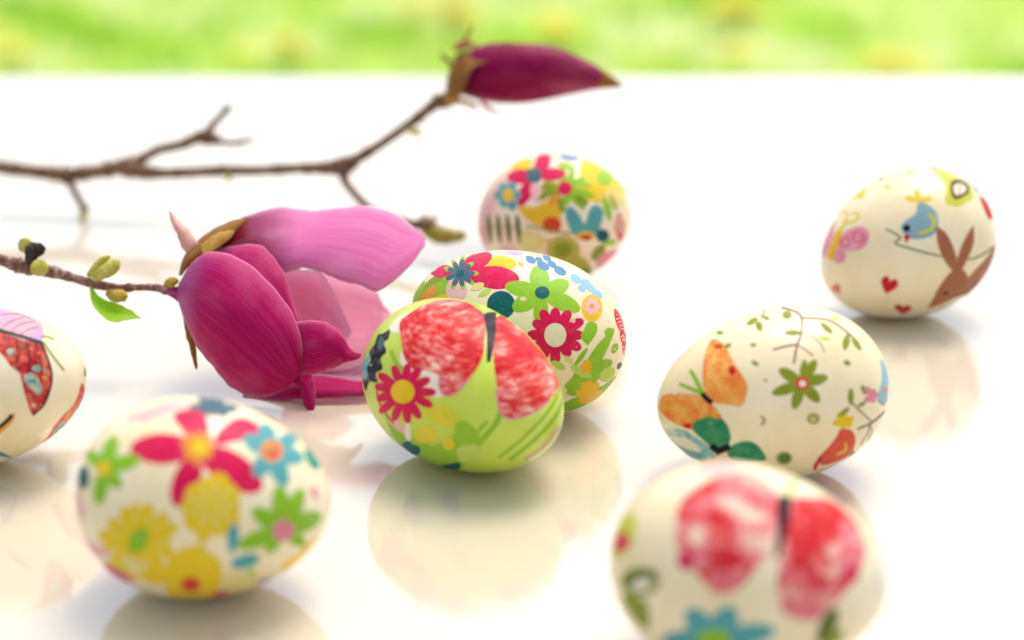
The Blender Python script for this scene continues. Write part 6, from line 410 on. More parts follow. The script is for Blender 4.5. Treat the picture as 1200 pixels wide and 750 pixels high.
["E5",[0.06625,0.40425,0.02147],[0.071186,0.066351,0.004746,-0.995242],0.02972,0.02161,"cream","cream egg with an orange butterfly, olive flower and small red bird",[["butterfly_motif",None,[0.9194,0.2941,-0.2611],[["bluewing","P",None,[[-249,152],[9,244],[165,187],[272,65],[264,-102],[-3,-171],[-109,-45],[-192,37]]],["creampale","P",None,[[-202,86],[17,161],[148,91],[142,-15],[8,15],[-146,47]]],["olive","L",None,[[-105,-80],[-107,-70],[-93,-84],[-94,-74],[-145,-139],[-77,-81],[-115,-140],[-60,-91],[-95,-149],[-44,-103],[-80,-159],[-32,-114],[-72,-167],[-24,-122]]]]],["butterfly_motif",None,[0.7951,0.4424,0.4149],[["orangewing","P",None,[[-354,593],[-87,557],[170,383],[406,221],[484,110],[467,-98],[309,-115],[110,-127],[16,-47],[-95,147],[-228,356]]],["orangewing","P",None,[[-546,-354],[-480,-205],[-182,-111],[-10,-94],[149,-152],[256,-288],[84,-306],[-42,-456],[-205,-447],[-409,-400]]],["red","P",None,[[261,279],[266,250],[259,224],[241,210],[218,210],[195,223],[177,247],[170,275],[176,301],[193,317],[218,318],[243,304]]],["red","P",None,[[-58,-415],[-65,-432],[-84,-447],[-108,-456],[-132,-457],[-149,-449],[-153,-434],[-145,-417],[-126,-402],[-102,-393],[-79,-392],[-63,-400]]],["redorange","P",None,[[-71,526],[-61,499],[-71,474],[-96,457],[-131,452],[-168,460],[-198,480],[-212,507],[-205,533],[-177,551],[-138,556],[-99,546]]],["black","L","butterfly_body",[[-23,-79],[6,-38],[-10,-87],[20,-46],[8,-99],[38,-58],[29,-113],[58,-70],[49,-125],[75,-80],[69,-136],[92,-89],[88,-145],[110,-97],[105,-153],[127,-104],[117,-159],[139,-110]]],["green","L",None,[[20,-47],[-17,-76],[0,-28],[-35,-57],[-29,-1],[-63,-29],[-63,29],[-96,0],[-98,55],[-128,26],[-134,78],[-162,48],[-173,100],[-200,71],[-211,120],[-236,90],[-239,133],[-264,104]]],["green","L",None,[[-12,-47],[-17,-84],[-35,-44],[-39,-80],[-69,-40],[-72,-75],[-108,-36],[-110,-70],[-145,-33],[-147,-66],[-183,-31],[-184,-63],[-225,-29],[-224,-60],[-264,-28],[-262,-58],[-293,-28],[-291,-57]]]]],["butterfly_motif",None,[0.7316,0.6638,-0.1553],[["greenwing","P",None,[[-291,161],[-249,259],[-182,292],[-123,323],[-45,308],[15,314],[64,257],[88,197],[91,70],[-8,-74],[-97,-99],[-172,26]]],["greenwing","P",None,[[33,-74],[149,18],[299,33],[404,-73],[445,-301],[235,-270],[38,-212]]],["black","L","butterfly_body",[[-154,-44],[-90,25],[-146,-58],[-80,10],[-134,-83],[-69,-9],[-114,-110],[-57,-24],[-79,-126],[-49,-28],[-34,-115],[-29,-23],[12,-94],[5,-7],[52,-73],[41,11],[78,-61],[66,24]]],["black","L",None,[[66,-6],[74,-58],[46,-16],[53,-69],[17,-31],[22,-84],[-18,-49],[-13,-104],[-53,-69],[-50,-124],[-84,-86],[-83,-143],[-106,-99],[-106,-157]]]]],["leaf_motif",None,[-0.2191,0.411,0.8849],[["twig","L",None,[[310,552],[476,702],[290,477],[393,565],[280,392],[356,453],[276,316],[339,361],[270,258],[324,291],[259,219],[306,240],[245,189],[283,198],[224,160],[252,157],[193,123],[216,113],[150,77],[169,64],[100,27],[117,13],[52,-18],[67,-34],[10,-56],[25,-73],[-22,-81],[-11,-101],[-53,-100],[-43,-121],[-86,-121],[-75,-141],[-124,-149],[-110,-167],[-172,-191],[-156,-208],[-226,-243],[-209,-260],[-275,-293],[-258,-310],[-310,-328],[-292,-345]]],["twig","L",None,[[-96,-138],[-111,-162],[-118,-127],[-134,-151],[-150,-111],[-166,-135],[-187,-93],[-203,-117],[-224,-76],[-239,-101],[-263,-60],[-277,-86],[-305,-45],[-319,-71],[-344,-31],[-358,-57],[-371,-20],[-385,-47]]],["twig","L",None,[[-116,-160],[-100,-152],[-109,-179],[-94,-171],[-99,-207],[-84,-200],[-88,-239],[-73,-231],[-79,-267],[-63,-260],[-71,-295],[-55,-289],[-64,-325],[-48,-319],[-58,-352],[-42,-346],[-54,-370],[-38,-364]]],["twig","L",None,[[214,128],[245,156],[256,94],[288,121],[324,49],[357,77],[399,2],[436,28],[460,-46],[501,-22],[492,-99],[535,-79],[511,-158],[554,-141],[526,-218],[568,-204],[545,-274],[587,-261],[568,-330],[609,-318],[589,-387],[632,-377],[611,-439],[654,-429],[630,-475],[673,-466]]],["twig","L",None,[[32,-45],[45,-37],[43,-68],[56,-59],[61,-100],[74,-91],[80,-134],[92,-126],[94,-165],[107,-158],[103,-193],[116,-187],[110,-221],[123,-216],[113,-249],[127,-245],[115,-276],[128,-274],[111,-307],[125,-306],[104,-340],[117,-340],[97,-370],[110,-370],[93,-391],[106,-392]]],["twig","L",None,[[319,914],[258,808],[255,847],[309,882],[234,837],[201,765],[109,699],[96,655],[46,637],[35,596],[7,607],[-7,566],[-25,588],[-40,548],[-51,576],[-65,537],[-68,568],[-82,530]]],["olive","P",None,[[196,262],[152,229],[113,218],[86,228],[77,256],[89,298],[124,344],[174,384],[226,405],[258,397],[260,360],[235,309]]],["olive","P",None,[[-115,66],[-111,36],[-89,-4],[-55,-35],[-15,-51],[17,-54],[36,-44],[42,-26],[34,3],[10,36],[-29,62],[-74,77],[-105,77]]],["olive","P",None,[[332,-38],[310,-69],[292,-118],[291,-164],[306,-200],[326,-219],[345,-220],[363,-206],[377,-175],[387,-131],[383,-86],[367,-48],[348,-32]]],["olive","P",None,[[356,-478],[392,-467],[450,-437],[506,-395],[547,-350],[567,-316],[558,-299],[529,-298],[478,-315],[420,-347],[374,-391],[347,-439],[343,-469]]],["olive","P",None,[[630,-561],[646,-535],[655,-487],[650,-439],[628,-400],[604,-377],[580,-374],[557,-385],[541,-413],[535,-456],[549,-502],[581,-543],[612,-564]]],["olive","P",None,[[-311,584],[-300,548],[-267,512],[-223,499],[-173,510],[-133,536],[-108,569],[-98,606],[-109,643],[-143,671],[-200,668],[-262,641],[-301,610]]],["olive","P",None,[[-282,288],[-254,301],[-215,336],[-183,383],[-164,435],[-158,476],[-169,495],[-191,495],[-226,470],[-264,427],[-289,375],[-299,324],[-295,295]]],["olive","P",None,[[-43,394],[-26,423],[-7,470],[3,516],[-2,547],[-15,560],[-34,552],[-54,529],[-73,492],[-85,450],[-83,414],[-70,391],[-55,385]]],["olive","P",None,[[-680,913],[-706,895],[-737,912],[-768,963],[-790,1039],[-796,1127],[-782,1204],[-752,1240],[-715,1214],[-684,1138],[-667,1046],[-666,965]]],["olive","P",None,[[-755,506],[-772,484],[-806,477],[-849,485],[-888,508],[-915,539],[-920,571],[-901,594],[-864,602],[-820,592],[-782,567],[-758,536]]],["limepale","P",None,[[705,-34],[660,-54],[613,-64],[574,-63],[550,-52],[546,-35],[562,-16],[598,2],[647,14],[696,17],[730,8],[733,-10]]]]],["leaf_motif",None,[0.2823,0.4385,0.8532],[["olive","P",None,[[36,4],[34,-11],[23,-23],[6,-29],[-12,-27],[-28,-17],[-36,-3],[-35,12],[-24,24],[-7,30],[12,27],[28,18]]]]],["leaf_motif",None,[0.3258,0.6277,0.707],[["olive","P",None,[[43,-24],[32,-32],[13,-31],[-10,-23],[-30,-8],[-42,10],[-43,24],[-33,32],[-13,32],[10,23],[30,8],[42,-9]]]]],["leaf_motif",None,[-0.6156,0.6262,0.4785],[["olive","P",None,[[19,-32],[2,-33],[-15,-25],[-28,-11],[-34,7],[-30,23],[-18,32],[-1,33],[16,25],[29,11],[34,-7],[31,-22]]]]],["leaf_motif",None,[0.2639,0.7912,0.5517],[["olive","P",None,[[20,-1],[17,-8],[10,-13],[-1,-15],[-11,-13],[-18,-7],[-20,1],[-17,8],[-10,13],[1,15],[11,13],[18,7]]]]],["leaf_motif",None,[-0.4773,0.4776,0.7376],[["limepale","P",None,[[34,-53],[18,-51],[-3,-36],[-23,-11],[-36,18],[-39,42],[-32,55],[-16,53],[4,37],[23,11],[37,-17],[41,-41]]]]],["flower_motif",None,[-0.1257,0.8697,0.4773],[["olive","P",None,[[6,-3],[1,41],[-27,108],[-72,170],[-128,213],[-176,231],[-205,223],[-217,194],[-206,143],[-172,80],[-117,27],[-52,-8],[-9,-17]]],["olive","P",None,[[5,-12],[33,12],[72,63],[103,124],[121,184],[125,227],[114,245],[93,241],[60,210],[23,157],[-2,92],[-12,29],[-8,-7]]],["olive","P",None,[[5,-16],[46,-5],[111,31],[171,82],[215,140],[238,187],[234,212],[209,219],[160,201],[97,161],[41,102],[3,38],[-8,-3]]],["olive","P",None,[[-2,-19],[33,-43],[101,-65],[175,-69],[242,-54],[285,-33],[299,-9],[287,15],[244,37],[178,51],[104,46],[35,24],[-1,0]]],["olive","P",None,[[-11,-14],[-17,-56],[-6,-124],[26,-189],[72,-237],[115,-261],[143,-258],[158,-234],[156,-187],[136,-125],[97,-67],[46,-22],[8,-5]]],["olive","P",None,[[-10,-4],[-50,-21],[-106,-67],[-151,-130],[-175,-197],[-178,-248],[-162,-273],[-133,-275],[-91,-247],[-45,-195],[-10,-127],[8,-58],[7,-15]]],["olive","P",None,[[-2,0],[-46,21],[-129,38],[-221,37],[-304,17],[-358,-10],[-372,-38],[-354,-63],[-298,-82],[-213,-89],[-122,-76],[-42,-47],[-1,-19]]],["redorange","P","flower_center",[[72,-25],[53,-59],[19,-79],[-20,-80],[-54,-61],[-74,-27],[-74,12],[-53,46],[-18,66],[21,66],[54,47],[73,13]]],["creampale","P","flower_center",[[38,-19],[28,-36],[11,-46],[-9,-47],[-26,-37],[-35,-20],[-35,-1],[-25,16],[-8,26],[12,26],[28,17],[38,0]]]]],["snail_motif",None,[-0.1884,0.9791,0.0767],[["olive","L",None,[[44,-6],[69,-19],[43,-11],[67,-23],[41,-16],[65,-29],[39,-22],[62,-37],[37,-25],[57,-45],[34,-28],[51,-51],[29,-30],[44,-56],[24,-33],[36,-59],[19,-35],[28,-62],[14,-36],[20,-64],[8,-36],[11,-64],[2,-36],[2,-64],[-4,-35],[-7,-63],[-10,-33],[-16,-60],[-17,-31],[-24,-57],[-22,-28],[-33,-53],[-27,-25],[-41,-48],[-32,-21],[-48,-42],[-36,-17],[-54,-35],[-40,-12],[-60,-28],[-42,-8],[-65,-20],[-44,-4],[-69,-11],[-45,1],[-71,-3],[-46,6],[-72,6],[-46,10],[-72,15],[-45,13],[-70,23],[-43,18],[-67,31],[-41,21],[-63,39],[-38,25],[-58,45],[-35,28],[-51,50],[-31,31],[-44,55],[-26,33],[-37,59],[-21,35],[-28,61],[-15,35],[-20,63],[-9,36],[-11,63],[-3,36],[-2,63],[3,35],[7,61],[9,33],[15,59],[15,31],[24,55],[21,28],[32,51],[26,24],[40,46],[30,21],[47,40],[34,16],[53,33],[38,12],[58,26],[40,8],[63,18],[41,4],[67,9],[42,-2],[68,0],[43,-8],[69,-8],[44,-13],[70,-12]]],["olive","L",None,[[-34,-14],[-45,6],[-25,-8],[-36,11],[-12,0],[-23,19],[0,6],[-7,26],[4,7],[10,27],[5,5],[22,14],[8,-6],[27,-1],[11,-19],[30,-16],[13,-28],[33,-25]]]]],["snail_motif",None,[0.148,0.9044,-0.4002],[["olive","P",None,[[84,-15],[71,-74],[38,-115],[-7,-125],[-52,-100],[-85,-49],[-95,12],[-82,67],[-48,102],[-3,110],[41,89],[73,44]]],["tealdark","L",None,[[29,0],[49,-13],[28,-4],[48,-17],[27,-9],[47,-23],[26,-13],[45,-31],[25,-15],[41,-39],[24,-17],[37,-45],[21,-20],[33,-50],[18,-22],[28,-54],[15,-24],[23,-57],[12,-25],[17,-59],[8,-26],[11,-60],[4,-26],[5,-61],[0,-26],[-1,-60],[-4,-25],[-7,-59],[-9,-23],[-13,-56],[-12,-21],[-19,-53],[-16,-19],[-24,-49],[-19,-16],[-29,-44],[-22,-13],[-34,-39],[-24,-10],[-38,-33],[-26,-7],[-42,-26],[-27,-4],[-45,-18],[-28,-1],[-47,-10],[-28,2],[-49,-2],[-28,4],[-49,7],[-28,6],[-48,15],[-28,9],[-47,23],[-27,12],[-44,30],[-25,14],[-41,36],[-24,17],[-37,42],[-21,19],[-32,46],[-18,21],[-28,50],[-15,23],[-22,53],[-12,24],[-17,55],[-8,25],[-11,56],[-4,25],[-5,56],[0,25],[1,56],[4,24],[7,55],[9,23],[13,52],[12,21],[19,50],[16,18],[24,46],[19,16],[29,42],[22,12],[34,36],[24,9],[38,30],[25,7],[42,23],[26,4],[45,15],[27,0],[47,6],[28,-5],[48,0],[29,-9],[49,-4]]]]],["snail_motif",None,[0.3677,0.9209,0.1296],[["olive","L",None,[[-27,42],[-8,61],[-18,32],[0,52],[-6,20],[13,39],[4,7],[26,22],[7,0],[33,1],[3,-7],[26,-21],[-7,-20],[12,-39],[-19,-34],[-1,-53],[-28,-44],[-9,-63]]]]],["bird_motif",None,[-0.3679,0.8113,-0.4543],[["coral","P",None,[[81,370],[227,269],[296,57],[301,-156],[135,-202],[-43,-178],[-141,-34],[-56,143],[17,274]]],["gold","L",None,[[132,155],[163,148],[139,133],[169,126],[150,100],[182,90],[159,68],[194,48],[159,48],[197,9],[145,34],[178,-12],[119,24],[148,-23],[91,16],[119,-31],[72,10],[100,-37]]],["crimson","P",None,[[-134,-47],[-143,-66],[-147,-111],[-138,-172],[-114,-242],[-84,-303],[-60,-335],[-48,-334],[-53,-289],[-68,-221],[-88,-148],[-109,-86],[-125,-53]]],["black","P",None,[[-86,-48],[-83,-64],[-86,-74],[-95,-76],[-107,-70],[-118,-57],[-126,-41],[-128,-26],[-124,-16],[-115,-14],[-104,-20],[-93,-32]]]]],["flower_motif",None,[-0.4966,0.8672,-0.0375],[["yellow","P",None,[[-7,4],[-25,20],[-55,36],[-85,40],[-110,31],[-124,16],[-125,0],[-117,-17],[-97,-32],[-69,-42],[-40,-39],[-16,-25],[-5,-9]]],["yellow","P",None,[[-1,-1],[5,17],[5,47],[-6,75],[-25,97],[-44,108],[-60,109],[-71,100],[-77,80],[-73,53],[-57,26],[-32,4],[-11,-5]]],["yellow","P",None,[[0,-6],[18,-6],[38,5],[49,22],[47,45],[39,64],[27,76],[11,81],[-7,79],[-23,67],[-28,45],[-23,19],[-12,1]]],["yellow","P",None,[[-4,-9],[15,-26],[48,-41],[81,-46],[107,-38],[122,-25],[123,-9],[114,8],[92,23],[61,34],[30,33],[4,19],[-8,4]]],["yellow","P",None,[[-9,-7],[-4,-29],[13,-60],[38,-84],[67,-97],[89,-99],[100,-91],[102,-75],[93,-52],[74,-26],[47,-6],[17,3],[-3,2]]],["yellow","P",None,[[-12,-1],[-28,-6],[-43,-20],[-47,-41],[-38,-63],[-24,-80],[-8,-88],[8,-90],[22,-83],[32,-67],[29,-44],[15,-20],[0,-5]]]]],["leaf_motif",None,[-0.6794,0.7314,-0.0594],[["twig","L",None,[[422,-120],[461,-155],[345,-107],[422,-162],[268,-104],[316,-144],[200,-109],[236,-143],[141,-114],[169,-146],[84,-114],[105,-144],[24,-113],[41,-142],[-28,-114],[-12,-142],[-63,-116],[-48,-144]]],["twig","L",None,[[145,-110],[131,-117],[113,-80],[99,-87],[74,-40],[60,-47],[36,1],[22,-6],[5,37],[-9,30],[-21,68],[-35,60],[-44,97],[-58,90],[-64,125],[-79,119],[-79,151],[-95,147],[-90,178],[-107,176],[-97,205],[-115,205],[-101,229],[-119,230],[-104,246],[-122,247]]],["twig","L",None,[[398,-49],[376,-50],[364,-27],[345,-29],[325,1],[308,-3],[289,28],[273,23],[258,52],[243,47],[234,72],[220,67],[219,85],[205,80]]],["twig","L",None,[[116,-111],[139,-124],[113,-134],[137,-148],[112,-169],[137,-184],[112,-210],[138,-227],[110,-248],[139,-269],[103,-283],[133,-307],[92,-320],[125,-347],[82,-355],[118,-384],[78,-382],[116,-413]]],["twig","L",None,[[98,-123],[112,-123],[113,-143],[127,-143],[137,-173],[153,-175],[164,-210],[186,-218],[186,-252],[215,-269],[201,-308],[238,-333],[225,-387],[288,-432],[318,-520],[308,-512],[203,-479],[322,-570]]],["olive","P",None,[[-127,164],[-109,180],[-87,214],[-72,255],[-67,296],[-69,324],[-79,337],[-95,337],[-116,318],[-137,284],[-148,240],[-146,195],[-138,168]]],["olive","P",None,[[73,198],[83,210],[92,234],[92,262],[85,287],[74,305],[62,311],[50,309],[39,294],[33,270],[37,242],[50,214],[64,199]]],["olive","P",None,[[-283,89],[-261,85],[-225,89],[-191,100],[-165,117],[-152,133],[-152,145],[-163,153],[-187,156],[-220,152],[-253,137],[-279,115],[-289,97]]],["olive","P",None,[[-58,121],[-43,113],[-16,106],[12,105],[34,109],[47,116],[49,124],[42,132],[24,140],[-1,145],[-28,143],[-50,136],[-60,128]]],["olive","P",None,[[63,-495],[111,-545],[182,-628],[144,-626],[144,-656],[95,-635],[89,-638],[29,-574],[-3,-523],[-11,-485],[0,-467],[26,-469]]]]],["flower_motif",None,[-0.7721,0.6279,0.0983],[["pink","P",None,[[-2,-1],[11,10],[20,32],[18,58],[4,83],[-12,99],[-29,106],[-44,104],[-57,91],[-62,69],[-54,42],[-35,16],[-15,1]]],["pink","P",None,[[-4,-5],[17,-14],[47,-20],[71,-16],[83,-3],[84,12],[75,26],[60,38],[38,46],[13,48],[-6,38],[-14,21],[-13,5]]],["pink","P",None,[[-9,-5],[3,-22],[29,-41],[58,-54],[85,-56],[103,-52],[109,-41],[104,-27],[87,-10],[61,7],[32,14],[6,12],[-8,5]]],["pink","P",None,[[-15,0],[-28,-8],[-36,-26],[-31,-46],[-14,-65],[7,-79],[26,-84],[41,-82],[52,-72],[53,-54],[41,-33],[18,-12],[-2,-1]]],["pink","P",None,[[-12,5],[-33,16],[-63,22],[-88,19],[-103,5],[-108,-10],[-103,-24],[-90,-36],[-68,-44],[-42,-47],[-20,-38],[-7,-21],[-5,-5]]]]],["petal_motif",None,[-0.9048,0.4209,0.0642],[["skyblue","P",None,[[141,225],[238,49],[95,-65],[21,-163],[-164,-28],[-20,92]]],["pink","P",None,[[74,-55],[58,-63],[28,-60],[-5,-48],[-32,-32],[-47,-13],[-49,3],[-37,12],[-14,13],[15,3],[44,-15],[68,-37]]]]],["petal_motif",None,[-0.3975,0.5637,-0.7241],[["slate","P",None,[[-93,-55],[33,35],[96,82],[30,-5],[-49,-82]]]]]]],
["E6",[0.04805,0.31126,0.02126],[0.996614,0.003276,0.050194,-0.065044],0.02809,0.02137,"cream","blurred cream egg with big red wings and a teal flower, nearest at the bottom right",[["petal_wash",None,[-0.3976,0.0573,0.9158],[["pinkpale","P",None,[[77,-178],[-146,-116],[-251,93],[-21,195],[117,4]]]]],["butterfly_motif",None,[0.1467,-0.7107,0.688],[["softwing","P",None,[[-1097,598],[-829,836],[-555,1062],[-176,1059],[34,717],[85,441],[39,96],[-24,-86],[-172,-224],[-310,-416],[-538,-565],[-727,-488],[-843,-339],[-1066,-190],[-1148,141]]],["softwing","P",None,[[207,486],[558,691],[1190,972],[1503,783],[1457,332],[1200,-132],[948,-408],[762,-654],[565,-870],[224,-812],[53,-577],[32,-208]]],["pinkwash","P",None,[[-1095,237],[-952,55],[-736,-101],[-727,-301],[-903,-249],[-1075,-95]]],["pinkwash","P",None,[[-664,-327],[-447,-285],[-280,-198],[-301,-387],[-539,-572],[-727,-488]]],["peachwing","P",None,[[-570,172],[-402,82],[-487,-23],[-663,36]]],["pinkwash","P",None,[[935,438],[1457,332],[1200,-132],[938,-407],[742,-135],[876,125]]],["pinkwash","P",None,[[103,-510],[357,-569],[526,-438],[743,-614],[565,-870],[224,-812]]],["peachwing","P",None,[[481,-47],[622,-144],[499,-319],[387,-187]]],["rose","P",None,[[-855,-194],[-881,-249],[-936,-292],[-1010,-311],[-1081,-299],[-1128,-257],[-1136,-198],[-1104,-139],[-1042,-98],[-970,-85],[-905,-101],[-864,-141]]],["rose","P",None,[[1111,-245],[1100,-302],[1049,-345],[974,-361],[896,-346],[836,-307],[808,-256],[818,-204],[863,-164],[934,-145],[1013,-153],[1079,-190]]],["black","L","butterfly_body",[[91,578],[280,614],[79,499],[246,524],[64,402],[210,416],[51,311],[181,318],[42,241],[159,243],[38,193],[143,191],[34,154],[129,150],[30,117],[115,111],[25,75],[101,68],[17,22],[84,14],[7,-38],[65,-46],[-1,-93],[49,-100],[-5,-130],[37,-137]]],["limepale","L",None,[[250,566],[184,590],[270,604],[202,629],[301,665],[231,690],[341,742],[268,768],[383,822],[307,849],[428,905],[347,933],[482,1004],[395,1033],[541,1114],[448,1142],[598,1216],[497,1243]]]]],["petal_motif",None,[-0.9414,-0.2505,0.2259],[["limeyellow","P",None,[[-288,-75],[-150,145],[-3,183],[127,64],[73,-111],[-106,-191]]],["rose","P",None,[[-124,-109],[-93,13],[68,50],[101,-25],[-42,-132]]]]],["flower_motif",None,[-0.8124,-0.5787,0.0722],[["olive","P",None,[[160,79],[154,15],[102,-55],[14,-115],[-93,-155],[-190,-164],[-234,-127],[-207,-52],[-134,30],[-45,94],[46,126],[119,120]]],["olivedark","P",None,[[-176,-129],[-110,-108],[-17,-61],[59,-4],[108,57],[129,104],[122,131],[95,140],[45,125],[-22,84],[-91,20],[-156,-59],[-190,-115]]],["creampale","P","flower_center",[[91,54],[96,28],[77,-10],[39,-52],[-11,-87],[-58,-106],[-86,-101],[-87,-73],[-61,-31],[-20,13],[25,46],[65,61]]]]],["leaf_motif",None,[-0.812,-0.5539,-0.1837],[["olive","P",None,[[-180,29],[-22,119],[119,92],[108,-126],[-2,-155],[-144,-75]]]]],["flower_motif",None,[-0.2362,-0.9476,-0.2152],[["teal","P",None,[[-16,-3],[-19,74],[-54,171],[-115,240],[-191,267],[-253,261],[-289,228],[-304,176],[-289,106],[-248,27],[-179,-28],[-97,-50],[-39,-39]]],["teal","P",None,[[-12,-30],[45,-4],[114,66],[158,157],[163,253],[143,325],[104,360],[55,365],[-2,329],[-53,259],[-75,164],[-67,59],[-44,-11]]],["teal","P",None,[[-24,-41],[48,-65],[180,-69],[327,-41],[460,21],[546,88],[563,148],[522,196],[414,220],[270,212],[131,158],[20,72],[-31,-1]]],["teal","P",None,[[-30,0],[-87,33],[-192,43],[-306,7],[-413,-76],[-494,-176],[-529,-267],[-517,-331],[-434,-336],[-308,-293],[-180,-208],[-75,-112],[-26,-41]]],["teal","P",None,[[-33,-41],[0,-115],[76,-222],[177,-317],[285,-360],[365,-350],[397,-287],[388,-200],[332,-99],[242,-10],[136,32],[35,29],[-23,-1]]],["teal","P",None,[[-44,-24],[-83,-84],[-121,-204],[-139,-365],[-135,-576],[-110,-759],[-64,-828],[-1,-728],[60,-484],[89,-299],[77,-158],[33,-59],[-11,-17]]],["green","P","flower_center",[[117,6],[102,-63],[52,-125],[-21,-161],[-95,-161],[-149,-124],[-170,-61],[-155,8],[-107,67],[-39,100],[34,100],[91,66]]]]],["leaf_motif",None,[0.7178,-0.6889,-0.1009],[["olivedark","P",None,[[-58,-139],[-19,-108],[21,-35],[44,52],[47,136],[38,198],[13,230],[-24,237],[-73,209],[-121,148],[-140,56],[-124,-50],[-90,-121]]],["olive","P",None,[[14,-186],[58,-193],[112,-176],[144,-137],[151,-82],[144,-37],[123,-5],[93,13],[52,15],[7,-4],[-22,-48],[-27,-111],[-11,-162]]]]],["petal_motif",None,[0.9454,-0.186,0.2678],[["creampale","P",None,[[156,120],[163,60],[72,-157],[-137,-152],[-84,49]]]]]]],
